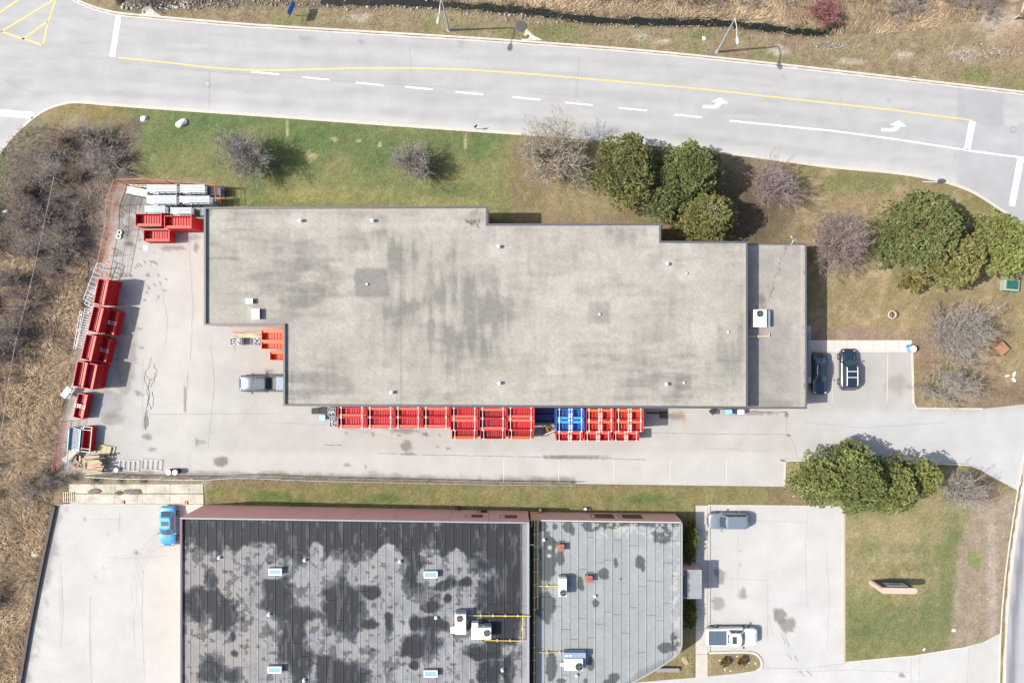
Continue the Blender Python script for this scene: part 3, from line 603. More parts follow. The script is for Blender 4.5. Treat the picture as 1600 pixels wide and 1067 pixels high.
def annex_col(x, y):
    n1 = fbm(x, y, 40, 3); n2 = fbm(x, y, 14, 4); c = np.tile(np.array((.215, .197, .175)), (len(x), 1)); c = c * (1 + .25 * (n1 - .5) + .25 * (n2 - .5))[:, None]
    c = mixc(c, (.115, .11, .105), spot(x, y, 1205, 570, 35, 50, .7, 1.1, ws=16) * .45); c = mixc(c, (.10, .095, .09), spot(x, y, 1210, 630, 45, 6, .7, 1.1, ws=8) * .4)
    c = mixc(c, (.09, .085, .08), spot(x, y, 1190, 466, 5, 8, .5, 1.1, ws=5) * .6); c = mixc(c, (.12, .095, .07), spot(x, y, 1192, 475, 5, 9, .5, 1.1, ws=5) * .5)
    c = mixc(c, (.06, .055, .05), ss(2.2, .5, np.abs(x - 1256 + (n2 - .5) * 6)) * ss(.5, .6, fbm(x, y, 8, 5)) * .7)
    c = mixc(c, (.26, .245, .21), ss(4, 1, np.abs(x - 1253)) * .6)
    d = np.abs((x - 1200) - (470 - y) * .33 + (n2 - .5) * 10); c = mixc(c, (.06, .055, .05), ss(1.2, .3, d) * (y > 380) * (y < 470) * .6)
    c = c * (1 + .14 * (np.random.default_rng(4).random(len(x)) - .5))[:, None]
    return c
B2 = [(1166.0, 380), (1260.5, 380.5), (1261, 638.5), (1166.0, 638.5)]
Z2 = 4.5
annex = building('low gravel roofed office annex joined to the east end of the warehouse', 'building', [(1169.5 + 8, 380), (1260.5, 380.5), (1261, 638.5), (1169.5 + 8, 638.5)], Z2, annex_col, M_gravel, 'office_annex', M_pink, .17, cw=.16, lift=.16) if False else None
# annex butts against the warehouse's east wall (its west edge is hidden under nothing: placed at the wall plane)
xw = PX(W(1168.5, 500, 6.3).x, 0, Z2)[0] + .15
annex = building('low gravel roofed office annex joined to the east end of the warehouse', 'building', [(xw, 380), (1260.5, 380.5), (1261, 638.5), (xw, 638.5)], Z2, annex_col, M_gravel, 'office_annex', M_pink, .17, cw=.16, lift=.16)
# slatted awning on the annex's east wall
xe = W(1260.5, 500, Z2).x
t = thing('slatted_awning', 'narrow grey slatted awning on the office wall beside the black sedan', 'awning', (xe, W(0, 560, 2.8).y, 0))
za = 3.6
def aw(x0, x1, y0, y1, z0, z1, nm, m):
    a = W(x0, y0, za); b = W(x1, y1, za); mb = MB(); mb.box(max(a.x, xe + .01), b.x, b.y, a.y, z0, z1); adopt(mb.build(nm, m), t)
aw(1255, 1267, 509, 519, za - .5, za, 'end_box', M_copingl); aw(1255, 1267, 588.5, 598, za - .5, za, 'end_box', M_copingl); aw(1265.8, 1266.8, 519.3, 588.2, za - .2, za - .02, 'fascia', M_copingl)
y = 520.2
while y < 587.5:
    aw(1255, 1265.6, y, y + 1.35, za - .16, za - .04, 'slat', M_copingl); y += 2.7

# ---- rooftop furniture
def vent(px, py, z, lab, r=.16, h=.55, cap=True, grp='white vent pipes on the warehouse roof', m=M_white):
    p = W(px, py, z + h); t = thing('roof_vent', lab, 'vent', (p.x, p.y, z), group=grp)
    mb = MB(); mb.tube([(0, 0, 0), (0, 0, h * .8)], r * .6, 10); mb.build('pipe', M_galv, t)
    if cap: mb = MB(); mb.tube([(0, 0, h * .72), (0, 0, h * .86), (0, 0, h)], [r * 1.15, r * 1.15, r * .5], 12); mb.build('cap', m, t)
    mb = MB(); mb.tube([(0, 0, .001), (0, 0, .05)], r * 1.7, 12); mb.build('flashing', M_copingl, t)
zr = 6.3 - .28
for x, y, lb in ((468, 344, 'white capped vent near the north edge of the gravel roof, west one of a pair'), (581, 344, 'white capped vent near the north edge of the gravel roof, right of its twin'), (779, 385, 'white capped vent just below the first step of the gravel roof'),
                 (1043, 412, 'white capped vent near the second step of the gravel roof beside a tiny pipe'), (611, 613.5, 'white capped vent at the south edge of the gravel roof, west one'), (780, 599, 'white capped vent near the south edge, above the middle red bins'), (1042, 600.5, 'white capped vent beside the dark square drain patch of the gravel roof')):
    vent(x, y, zr, lb)
for x, y, lb in ((1073, 427, 'tiny pipe poking from the gravel roof right of the northeastern vent'), (573, 444, 'small drain in the middle of the large dark roof patch'), (937, 491, 'small drain in the paler dark patch at mid roof'), (1069, 598, 'small drain in the dark patch near the southeastern vent'), (1138, 519, 'tiny pipe near the east parapet of the gravel roof')):
    vent(x, y, zr, lb, .1, .22, grp='drains and tiny pipes on the warehouse roof')
def hatch(x0, y0, x1, y1, z, h, lab, m=M_white):
    a, b = W(x0, y0, z + h), W(x1, y1, z + h); c = (a + b) / 2; t = thing('roof_hatch', lab, 'roof hatch', (c.x, c.y, z))
    w_, d_ = abs(b.x - a.x) / 2, abs(a.y - b.y) / 2; mb = MB(); mb.box(-w_ + .05, w_ - .05, -d_ + .05, d_ - .05, 0, h - .08); mb.build('curb', M_coping, t)
    mb = MB(); mb.box(-w_, w_, -d_, d_, h - .08, h); mb.build('lid', m, t, bevel=.02)
hatch(384, 466.5, 395, 474.5, zr, .45, 'small white roof hatch above the larger one on the west wing')
hatch(393, 482.5, 405.5, 499, zr, .55, 'larger white roof hatch near the inner corner of the west wing')
def fan(t, x, y, z, r, m=M_copper):
    mb = MB()
    mb.tube([(x, y, z), (x, y, z + .015)], r, 20); mb.build('fan_opening', M_black, t)
    mb = MB()
    for k in range(4):
        a = k * math.pi / 2 + .4; ca, sa = math.cos(a), math.sin(a)
        q = [(x + ca * r * .15, y + sa * r * .15), (x + math.cos(a - .33) * r * .88, y + math.sin(a - .33) * r * .88), (x + math.cos(a + .33) * r * .88, y + math.sin(a + .33) * r * .88)]
        mb.prism(q, z + .02, z + .035)
    mb.build('fan_blades', m, t)
    mb = MB(); n = 24
    for k in range(n):
        a, b = 2 * math.pi * k / n, 2 * math.pi * (k + 1) / n
        mb.bar((x + math.cos(a) * r, y + math.sin(a) * r, z + .03), (x + math.cos(b) * r, y + math.sin(b) * r, z + .03), .04, .03)
    for a in (0, math.pi / 2): mb.bar((x - math.cos(a) * r, y - math.sin(a) * r, z + .05), (x + math.cos(a) * r, y + math.sin(a) * r, z + .05), .025)
    mb.build('fan_guard', M_galv, t)
def hvac(lab, z, h, main, extra=(), fanpos=None, fr=.42, fm=M_copper, grille=None, top=M_white):
    a, b = W(main[0], main[1], z + h), W(main[2], main[3], z + h); c = (a + b) / 2; t = thing('air_conditioner', lab, 'rooftop unit', (c.x, c.y, z), group='rooftop air conditioning units')
    w_, d_ = abs(b.x - a.x) / 2, abs(a.y - b.y) / 2
    mb = MB(); mb.box(-w_, w_, -d_, d_, .12, h); mb.build('casing', top, t, bevel=.02)
    mb = MB(); mb.box(-w_ + .08, w_ - .08, -d_ + .08, d_ - .08, 0, .12); mb.build('curb', M_galv, t)
    for (x0, y0, x1, y1, zz, hh, m, nm) in extra:
        p, q = W(x0, y0, z + hh) - c, W(x1, y1, z + hh) - c; mb = MB(); mb.box(p.x, q.x, q.y, p.y, zz, hh); mb.build(nm, m, t, bevel=.015)
    mb = MB(); mb.bar((-w_ * .5, -d_ + .02, h + .004), (-w_ * .5, d_ - .02, h + .004), .03, .012); mb.bar((-w_ + .02, -d_ * .2, h + .004), (w_ - .02, -d_ * .2, h + .004), .03, .012); mb.build('panel_seam', M_galv, t)
    if fanpos: f = W(fanpos[0], fanpos[1], z + h) - c; fan(t, f.x, f.y, h, fr, fm)
    if grille:
        p, q = W(grille[0], grille[1], z + h) - c, W(grille[2], grille[3], z + h) - c; k = 7
        mb = MB(); mb.box(p.x, q.x, q.y, p.y, h + .001, h + .012); gr = mb.build('grille', M_dark, t)
        mb = MB()
        for i in range(k + 1): xx = p.x + (q.x - p.x) * i / k; mb.box(xx - .015, xx + .015, q.y, p.y, h + .012, h + .03)
        mb.build('grille_bars', M_galv, gr)
    return t
hvac('white air conditioner with a steel side box on the office annex roof', Z2 - .16, 1.05, (1177.5, 483.5, 1198, 511), [(1198.2, 484.5, 1203.5, 510.5, .1, .7, M_galv, 'side_duct')], (1187.5, 490), .36, M_dark)
def pipe(lab, pts, r=.045, m=M_yellow, name='gas_pipe', supports=True, grp=None):
    P = [W(*p) for p in pts]; c = P[0]; t = thing(name, lab, 'gas pipe', c, group=grp); mb = MB(); mb.tube([p - c for p in P], r, 6); mb.build('pipe_run', m, t)
    if supports:
        for i in range(len(P) - 1):
            a, b = P[i] - c, P[i + 1] - c; L = (b - a).length
            if abs((b - a).z) > .3: continue
            for k in range(1, int(L / 1.4) + 1):
                q = a.lerp(b, k / (int(L / 1.4) + 1)); d = (b - a).normalized(); s_ = Vector((-d.y, d.x, 0)); mb = MB(); mb.bar(q - s_ * .14 + Vector((0, 0, -.07)), q + s_ * .14 + Vector((0, 0, -.07)), .1, .09); mb.build('support_block', M_strap, t)
    return t
pipe('pale yellow gas pipe crossing the annex roof below its air conditioner', [(1168.5, 525.5, Z2 + .05), (1202, 525.3, Z2 + .05), (1202, 521, Z2 + .05)], .05, mat('pale_pipe', (.48, .42, .24), .5))

# ---- south building: west part slopes, east part flat
def ZL(x): return 5.9 - .9 * (x - 281) / 546
def WL(x, y, dz=0): return W(x, y, ZL(x) + dz)
Yb = 1135
A_, B_, C_, D_ = WL(281.5, 808.5), WL(827, 815.7), WL(827, Yb), WL(281.5, Yb)
south = thing('south_building', 'flat building with blotched bitumen roof and pink wall, west half with four skylights', 'building', ((A_.x + C_.x) / 2, (A_.y + C_.y) / 2, 0))
def hexa(mb, q, zb, dz=0):
    vv = [(p.x, p.y, zb) for p in q] + [(p.x, p.y, p.z + dz) for p in q]
    mb.add(vv, [(0, 1, 2, 3), (7, 6, 5, 4), (0, 4, 5, 1), (1, 5, 6, 2), (2, 6, 7, 3), (3, 7, 4, 0)])
mb = MB(); ins = Vector((.16, -.16, 0)); q = [A_ + ins, B_ + Vector((-.02, -.16, 0)), C_ + Vector((-.02, 0, 0)), D_ + Vector((.16, 0, 0))]; hexa(mb, q, -.4, -.32); adopt(mb.build('wall', M_mortar), south)
js = [281.5, 357, 430, 503, 545, 612, 700, 762, 827]
for i in range(len(js) - 1):
    f = lambda x: A_.lerp(B_, (x - 281.5) / 545.5)
    a, b = f(js[i]), f(js[i + 1]); d = (b - a).normalized(); a = a + d * .015; b = b - d * .015; mb = MB(); nn = Vector((0, -.155, 0))
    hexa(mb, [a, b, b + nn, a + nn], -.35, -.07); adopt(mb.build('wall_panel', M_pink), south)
for i in range(8):
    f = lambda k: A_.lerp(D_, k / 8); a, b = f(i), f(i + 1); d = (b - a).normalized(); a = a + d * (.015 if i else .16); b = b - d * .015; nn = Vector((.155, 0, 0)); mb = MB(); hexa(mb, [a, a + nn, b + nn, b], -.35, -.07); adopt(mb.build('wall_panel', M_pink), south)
def cop(a, b, nin, wd, m=M_copingl, t=south, th=.06):
    mb = MB(); nin = Vector(nin) * wd; hexa(mb, [a, b, b + nin, a + nin], 0, 0); v = mb.v
    mb.v = [(p[0], p[1], (z_[2] if i >= 4 else (a, b, b, a)[i].z - th)) for i, (p, z_) in enumerate(zip(v, v))]
    mb.v = [tuple(p) for p in mb.v]; adopt(mb.build('coping', m), t)
cop(A_, B_, (0, -1, 0), .14); cop(D_ + Vector((0, 0, 0)), A_ + Vector((0, -.15, 0)), (1, 0, 0), .16, M_coping); cop(B_ + Vector((-.28, -.15, 0)), C_ + Vector((-.28, 0, 0)), (1, 0, 0), .28)
def south_col(x, y):
    n1 = fbm(x, y, 46, 1); n2 = fbm(x, y, 14, 2); n3 = fbm(x, y, 5, 3, 3); sid = np.floor((x - 282) / 13.25)
    c = np.tile(np.array((.140, .143, .148)), (len(x), 1)); h = _T[2][(sid.astype(int)) % 256, 7]
    c = c * (1 + .14 * (h - .5) + .45 * (n2 - .5) + .35 * (fbm(x, y * .4, 8, 6, 3) - .5) + .2 * (n3 - .5))[:, None]
    c = mixc(c, (.150, .138, .130), ss(420, 360, x + (n1 - .5) * 60) * .8); c = mixc(c, (.175, .165, .15), ss(.5, .7, fbm(x, y, 24, 5)) * .4)
    P = 0
    for b in ((332, 832, 62, 30), (415, 828, 60, 24), (480, 835, 50, 34), (560, 832, 60, 36), (640, 838, 60, 34), (720, 838, 60, 30), (800, 860, 46, 60), (795, 930, 42, 46), (648, 893, 20, 34), (690, 911, 24, 9), (329, 900, 10, 18), (322, 945, 34, 24), (350, 965, 22, 24),
              (435, 935, 22, 26), (428, 915, 16, 12), (460, 960, 28, 12), (455, 1000, 18, 36), (470, 1040, 16, 36), (540, 955, 26, 36), (530, 925, 18, 12), (580, 925, 14, 9), (575, 975, 14, 7), (608, 980, 6, 20), (608, 962, 6, 7), (648, 972, 7, 12), (670, 975, 22, 10), (672, 948, 14, 7), (700, 935, 5, 7),
              (660, 1010, 30, 18), (520, 1055, 24, 26), (560, 1052, 16, 18), (335, 1045, 22, 24), (360, 1055, 16, 14), (363, 995, 6, 9), (366, 1020, 7, 6), (790, 975, 30, 25), (765, 1050, 16, 18), (795, 1050, 9, 22), (750, 1020, 30, 10), (647, 1038, 7, 6), (690, 975, 7, 7), (725, 910, 12, 8)):
        P = np.maximum(P, 1.58 - blob(x, y, *b, .55, 3, 12))
    P = P + (n1 - .5) * 1.0 + (n2 - .5) * 1.15 + (n3 - .5) * .55 + .16 * (h - .5) + .14
    for b in ((672, 899, 20, 15), (425, 893, 18, 10), (610, 870, 16, 22), (545, 1000, 0.1, 1), (715, 880, 14, 22), (495, 862, 10, 18)): P = P - 1.2 * spot(x, y, *b, .3, .6)
    dk = .5 * ss(.36, .44, P) + .5 * ss(.38, .75, P); edge = ss(.28, .38, P) * (1 - ss(.38, .44, P))
    deep = ss(.45, 1.0, P + .25 * ss(900, 840, y) + (fbm(x, y, 26, 6) - .5) * .8)
    c = mixc(c, (.19, .186, .18), edge * .3)
    dcol = np.array((.036, .041, .048))[None] * (1 - deep[:, None]) + np.array((.014, .0155, .019))[None] * deep[:, None]
    c = c * (1 - dk[:, None]) + dcol * dk[:, None]
    bite = ss(.62, .68, fbm(x, y, 9, 4, 4) + .12 * ss(.2, .5, P) * (P < .6)) ; c = mixc(c, (.035, .03, .028), bite * .75 * (1 - dk))
    pale = ss(.6, .72, fbm(x * 2.2, y * .5, 12, 7, 3)) * dk; c = mixc(c, (.075, .078, .082), pale * .4)
    c = mixc(c, (.05, .05, .052), spot(x, y, 700, 980, 60, 14, .4, .5) * 0)
    c = mixc(c, (.19, .195, .20), ss(812, 819, x) * .75)
    c = c * (1 + .10 * (np.random.default_rng(5).random(len(x)) - .5))[:, None]
    return c
def strip(name, x0, x1, y0, y1f, zf, m, colfn, parent, dz, res=1.45):
    nx_ = max(2, int((x1 - x0) / res) + 1); ya, yb = y1f(x0), y1f(x1); ny_ = max(2, int((max(ya, yb) - y0) / res) + 1)
    u, v = np.meshgrid(np.linspace(0, 1, nx_), np.linspace(0, 1, ny_)); u = u.ravel(); v = v.ravel(); X = x0 + (x1 - x0) * u; Y = y0 + ((ya + (yb - ya) * u) - y0) * v
    Z = zf(X) + dz; s = (CAM_H - Z) / FPX; V = np.stack([(X - 800) * s, (533.5 - Y) * s, Z], 1)
    i = (np.arange(nx_ - 1)[None, :] + np.arange(ny_ - 1)[:, None] * nx_).ravel(); F = np.stack([i, i + nx_, i + nx_ + 1, i + 1], 1)
    n0 = len(V); # skirt
    per = [k for k in range(nx_)] + [nx_ * (j + 1) - 1 for j in range(1, ny_)] + [nx_ * (ny_ - 1) + k for k in range(nx_ - 2, -1, -1)] + [nx_ * j for j in range(ny_ - 2, 0, -1)]
    S = V[per].copy(); S[:, 2] -= .03; C = colfn(X, Y); V2 = np.vstack([V, S]); C2 = np.vstack([C, C[per]]); k = len(per)
    F2 = np.array([(per[j], per[(j + 1) % k], n0 + (j + 1) % k, n0 + j) for j in range(k)]); F = np.vstack([F, F2[:, ::-1]])
    return adopt(np_mesh(name, V2, F, m, C2), parent)
mb = MB(); dzu = -.275; q = [WL(282, 810, dzu), WL(826, 817, dzu), WL(826, Yb, dzu), WL(282, Yb, dzu)]; mb.add(q, [(3, 2, 1, 0)]); adopt(mb.build('roof_underlay', M_under2), south)
rr = random.Random(5); k = 0; x = 284.2
while x < 824:
    x1 = min(x + 13.25, 824.6); ys = [810.3 + 7.2 * (x - 281) / 546 + 1]
    y = ys[0] + rr.uniform(40, 180)
    while y < 1100: ys.append(y); y += rr.uniform(70, 150)
    ys.append(1125)
    for i in range(len(ys) - 1):
        strip('roof_sheet', x + .035, x1 - .035, ys[i] + .035, (lambda yy: (lambda _x: yy - .035))(ys[i + 1]), lambda X: ZL(X), M_memb, south_col, south, -.25 + (k % 2) * .005 + rr.uniform(0, .002))
    x = x1; k += 1
def window(t, xc, wid, z0, z1, yplane, lab=None, m=M_win):
    """opening in a north-facing wall"""
    mb = MB(); f = .07; mb.box(xc - wid / 2, xc + wid / 2, yplane - .05, yplane + .03, z0, z0 + f); mb.box(xc - wid / 2, xc + wid / 2, yplane - .05, yplane + .03, z1 - f, z1)
    mb.box(xc - wid / 2, xc - wid / 2 + f, yplane - .05, yplane + .03, z0 + f, z1 - f); mb.box(xc + wid / 2 - f, xc + wid / 2, yplane - .05, yplane + .03, z0 + f, z1 - f); mb.box(xc - .03, xc + .03, yplane - .05, yplane + .02, z0 + f, z1 - f)
    wn = adopt(mb.build('window', mat('brown_frame', (.05, .03, .022), .6)), t)
    mb = MB(); mb.box(xc - wid / 2 + f, xc + wid / 2 - f, yplane - .05, yplane + .008, z0 + f, z1 - f); pn = mb.build('pane', m); pn.parent = wn
def ypl(x): return A_.lerp(B_, (x - 281.5) / 545.5).y
window(south, W(740.5, 808, 2.8).x, 1.95, 2.2, 3.45, ypl(740)); window(south, W(794, 808, 2.8).x, 1.95, 2.2, 3.45, ypl(794)); window(south, W(753.5, 800, .7).x, 1.1, .15, 1.3, ypl(753))
# east half
Z3 = 3.6
O3 = [(829.5, 811.6), (1066.5, 815)] + [(1066.5, 1000)] + smoothline([(1066.2, 1008), (1062, 1020), (1048, 1032), (1020, 1050), (989, 1067), (940, 1092), (880, 1125)], 3) + [(829.5, 1125)]
Q3 = [W(x, y, Z3) for x, y in O3]; cxy = (sum(p.x for p in Q3[:4]) / 4, sum(p.y for p in Q3[:4]) / 4)
south2 = thing('south_building', 'lower grey sheet roofed building with a cut-off corner and two red vent boxes', 'building', (W(945, 930, Z3).x, W(945, 930, Z3).y, 0))
x_left = B_.x + .03
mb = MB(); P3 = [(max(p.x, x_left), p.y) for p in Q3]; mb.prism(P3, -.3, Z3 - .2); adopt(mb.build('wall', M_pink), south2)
xl = PX(x_left, 0, Z3)[0]
O3[0] = (xl, 811.6); O3[-1] = (xl, 1125)
def east_col(x, y):
    n1 = fbm(x, y, 46, 1); n2 = fbm(x, y, 14, 2); n3 = fbm(x, y, 5, 3, 3); sid = np.floor((x - 834) / 13.3); h = _T[3][(sid.astype(int)) % 256, 9]
    c = np.tile(np.array((.172, .182, .182)), (len(x), 1)); c = c * (1 + .06 * (h - .5) + .10 * (n1 - .5) + .08 * (n2 - .5))[:, None]
    c = mixc(c, (.15, .16, .155), ss(.5, .7, fbm(x, y * .4, 20, 6)) * .3)
    for b in ((887, 823, 9, 8), (895, 829, 4, 7), (921, 821, 13, 9), (937, 822, 10, 9), (957, 818, 14, 9), (985, 815, 40, 7), (1035, 818, 26, 9), (1035, 836, 16, 14), (867, 823, 4, 5), (848, 822, 8, 8), (962, 879, 3.5, 8), (1000, 878, 8, 11), (1005, 885, 4, 8), (943, 896, 9, 10), (906, 911, 5, 10), (909, 917, 4, 5), (931, 942, 6, 7), (859, 850, 11, 12), (856, 873, 13, 40), (876, 870, 6, 12), (852, 945, 16, 26),
              (861, 1040, 9, 22), (876, 1063, 8, 4), (924, 1037, 6, 12), (959, 1058, 9, 8), (951, 1065, 9, 4), (1053, 996, 5, 9), (1040, 1012, 12, 9), (1055, 1008, 7, 9), (915, 1063, 3, 4), (970, 904, 2, 2), (966, 848, 0.1, .1)):
        c = mixc(c, (.047, .052, .054), spot(x, y, *b, .10, .7, ws=7) * .95)
    d = (x - 880) * .5 + (y - 1095) * .86   # band along the cut corner
    c = mixc(c, (.10, .11, .108), ss(-4, 2, d + (n2 - .5) * 14 - 22) * ss(1000, 985, -y + 1990) * (y > 995) * .7)
    cr = (ss(.56, .62, n3) * ss(16, 5, np.abs(x - 1058)) + ss(.54, .6, n3) * ss(20, 5, np.abs(y - 826)) * (x > 925) * (y < 850)); c = mixc(c, (.30, .285, .26), np.clip(cr, 0, 1) * .55)
    c = mixc(c, (.12, .125, .11), ss(1059, 1063, x) * .5)
    c = mixc(c, (.32, .32, .32), (spot(x, y, 859, 855, 3, 3.5, .3, .4) + spot(x, y, 858, 868, 3.5, 2.5, .3, .4)) * .7)
    return c * (1 + .07 * (np.random.default_rng(6).random(len(x)) - .5))[:, None]
def yb3(x):
    pts = sorted([(p[0], p[1]) for p in O3[2:-1]]); return float(np.interp(x, [p[0] for p in pts], [p[1] for p in pts]))
mb = MB(); mb.prism([(max(p.x, x_left), p.y) for p in Q3], Z3 - .19, Z3 - .13); adopt(mb.build('roof_underlay', M_under2), south2)
a, b = W(xl + .3, 813.5, Z3), W(836.5, 1110, Z3); mb = MB(); mb.box(a.x, b.x, b.y, a.y, Z3 - .12, Z3 - .055); adopt(mb.build('gap_shade_strip', M_black), south2)  # added black strip stands in for the shade of the deep roof gap
x = 836.9; k = 0
while x < 1064:
    x1 = min(x + 13.3, 1064.8); yl_ = min(yb3(x + .2), yb3(x1)) ; ys = [814.5 + 3.4 * (x - 829) / 237]; y = ys[0] + rr.uniform(20, 120)
    while y < yl_ - 12: ys.append(y); y += rr.uniform(50, 130)
    for i in range(len(ys)):
        last = i == len(ys) - 1; fn = (lambda X: yb3(X) - 2.5) if last else (lambda yy: (lambda X: yy - .15))(ys[i + 1])
        strip('roof_sheet', x + .08, x1 - .08, ys[i] + .08, fn, lambda X: X * 0 + Z3, M_memb, east_col, south2, -.08 + (k % 2) * .006 + rr.uniform(0, .003))
    x = x1; k += 1
Q3c = [W(a, b, Z3) for a, b in O3]
for i in range(len(Q3c) - 1):
    a, b = Q3c[i], Q3c[i + 1]; d = (b - a).normalized(); nn = Vector((d.y, -d.x, 0)) * .15
    mb = MB(); mb.prism([(p.x, p.y) for p in (a, b - d * .004, b + nn - d * .004, a + nn)], Z3 - .14, Z3); adopt(mb.build('coping', M_copingl if i else mat('cream_coping', (.30, .28, .25), .6)), south2)
yp = Q3[0].y
def ypl3(x): return Q3[0].lerp(Q3[1], (x - 829.5) / 237).y
window(south2, W(940.5, 805, 1.7).x, 2.6, .85, 2.55, ypl3(940)); window(south2, W(984.5, 806, 1.7).x, 2.6, .85, 2.5, ypl3(984))
# entrance canopy
cz = 2.9; a, b = W(1067.5, 890, cz), W(1096.5, 935, cz); t = thing('entrance_canopy', 'small flat roofed entrance canopy between two green hedges', 'canopy', ((a.x + b.x) / 2, (a.y + b.y) / 2, 0))
xw3 = W(1066.5, 900, Z3).x + .02
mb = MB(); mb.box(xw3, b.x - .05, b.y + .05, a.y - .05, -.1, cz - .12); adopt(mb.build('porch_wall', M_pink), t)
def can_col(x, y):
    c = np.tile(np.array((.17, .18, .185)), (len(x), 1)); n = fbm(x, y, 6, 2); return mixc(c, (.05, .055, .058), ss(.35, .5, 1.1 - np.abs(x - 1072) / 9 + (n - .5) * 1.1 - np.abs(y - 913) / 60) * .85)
adopt(sheet('canopy_roof', [(PX(xw3, 0, cz)[0], 890), (1096.5, 890), (1096.5, 935), (PX(xw3, 0, cz)[0], 935)], cz - .04, can_col, .1, M_memb, kind=None), t)
for q in ((xw3, b.x, a.y - .1, a.y), (xw3, b.x, b.y, b.y + .1), (b.x - .1, b.x, b.y + .105, a.y - .105)):
    mb = MB(); mb.box(q[0], q[1], q[2], q[3], cz - .12, cz); adopt(mb.build('canopy_coping', M_copingl), t)
mb = MB(); mb.box(b.x - .05, b.x - .01, b.y + .6, b.y + 1.6, .0, 2.1); dr = adopt(mb.build('door', M_win), t); mb = MB(); mb.box(b.x, b.x + .04, b.y + .65, b.y + .7, .9, 1.2); adopt(mb.build('door_handle', M_galv), t)

# skylights and rooftop pieces of the south building
for x0, y0, x1, y1 in ((419, 888, 440, 898.5), (418, 1041, 439.5, 1051.5), (662, 892.5, 683.5, 903), (662, 1047, 683.5, 1058)):
    xm = (x0 + x1) / 2; zt = ZL(xm) - .25 + .55; a, b = W(x0, y0, zt), W(x1, y1, zt); c = (a + b) / 2; w_, d_ = (b.x - a.x) / 2, (a.y - b.y) / 2
    mb = MB(); mb.box(c.x - w_, c.x + w_, c.y - d_, c.y + d_, zt - .62, zt - .05); s_ = adopt(mb.build('skylight', M_copingl), south)
    mb = MB(); e = .12
    for q in ((-w_, w_, -d_, -d_ + e), (-w_, w_, d_ - e, d_), (-w_, -w_ + e, -d_ + e, d_ - e), (w_ - e, w_, -d_ + e, d_ - e)): mb.box(c.x + q[0], c.x + q[1], c.y + q[2], c.y + q[3], zt - .05, zt)
    mb.build('skylight_frame', M_white).parent = s_
    mb = MB(); mb.box(c.x - w_ + e, c.x + w_ - e, c.y - d_ + e, c.y + d_ - e, zt - .05, zt - .015); mb.build('glazing', M_glass).parent = s_
hvac('tall white air conditioner with rusty fan, west one of a staggered pair', ZL(718) - .25, 1.1, (711, 959.5, 728, 991), [(704, 979.5, 711, 989.5, .15, .75, M_white, 'economiser_box'), (711.3, 956, 727.7, 959.2, .2, 1.0, M_galv, 'rear_panel')], (718.5, 966), .36, grille=(712.5, 956.4, 726.8, 958.9))
hvac('wide white air conditioner with rusty fan just right of the tall one', ZL(752) - .25, 1.1, (736, 980.5, 767.5, 998.5), [(737, 973, 747, 980.2, .15, .95, M_white, 'economiser_box'), (756.8, 977.6, 766.8, 980.3, .2, 1.05, M_galv, 'rear_panel')], (761, 988.5), .36, grille=(757, 978, 766, 980))
hvac('narrow white air conditioner on the eastern grey roof, fan at its lower end', Z3 - .08, 1.25, (873, 903.5, 885.5, 932), [(874, 901, 885, 903.2, .2, 1.0, M_galv, 'rear_panel')], (880, 926), .36)
hvac('white topped air conditioner in a blue steel tray above the cut-off corner', Z3 - .08, 1.15, (882, 1029, 911, 1047.5), [(881, 1019.5, 915.5, 1028.6, .1, .95, mat('blue_grey_steel', (.15, .20, .27), .5), 'steel_tray'), (911.3, 1029, 916, 1043, .1, .6, mat('blue_grey_steel'), 'side_tray'), (876, 1036, 881.6, 1040.5, .2, .5, M_white, 'hood'), (883, 1023, 888, 1025, .3, 1.0, M_white, 'valve_box'), (889.5, 1023, 894, 1025, .3, 1.0, M_white, 'valve_box')], (905, 1041), .42, M_dark)
GP = 'yellow gas pipes on the south roofs'
zp = Z3 + .1
pipe('long yellow gas pipe running down the gap between the two south roofs', [(835.5, 801, .4), (835.5, 813, Z3 + .25), (835.3, 815, zp + .15), (834.5, 1110, zp + .15)], .06, grp=GP)
pipe('shorter yellow gas pipe beside the long one, ending above the reddish box level', [(840.8, 801, .4), (840.8, 813, Z3 + .25), (840.6, 815, zp + .1), (840.2, 951, zp + .1), (835.5, 951, zp + .1)], .06, grp=GP)
pipe('short yellow gas stub hooked at the top of the roof gap', [(831.2, 801, .4), (831.2, 812, Z3 + .2), (831.0, 822, zp + .1), (828.6, 822.3, zp + .1)], .045, supports=False, grp=GP)
pipe('yellow gas manifold across the foot of the pink wall', [(828.3, 800.3, .7), (842.2, 800.5, .7)], .07, supports=False, grp=GP)
pipe('yellow gas branch to the narrow white air conditioner', [(836.5, 915.3, zp + .1), (873, 915.6, zp + .1)], .045, grp=GP)
pipe('tan gas branch to the blue tray air conditioner', [(835, 1018.7, zp + .1), (914, 1019.0, zp + .1)], .045, mat('tan_pipe', (.35, .22, .10), .5), grp=GP)
zq = ZL(790)
pipe('yellow gas pipe from the roof gap to the tall white air conditioner', [(828.5, 962.2, zq + .12), (731, 961.3, zq + .12), (731, 975, zq + .1)], .05, grp=GP)
pipe('yellow gas loop dropping to the wide white air conditioner', [(816.8, 963, zq + .1), (816.5, 1001, zq + .1), (757, 1000, zq + .1)], .05, grp=GP)
pipe('short white conduit bridging the roof gap', [(827, 850.7, zp + .2), (835, 850.9, zp + .2)], .07, M_white, 'conduit', False)
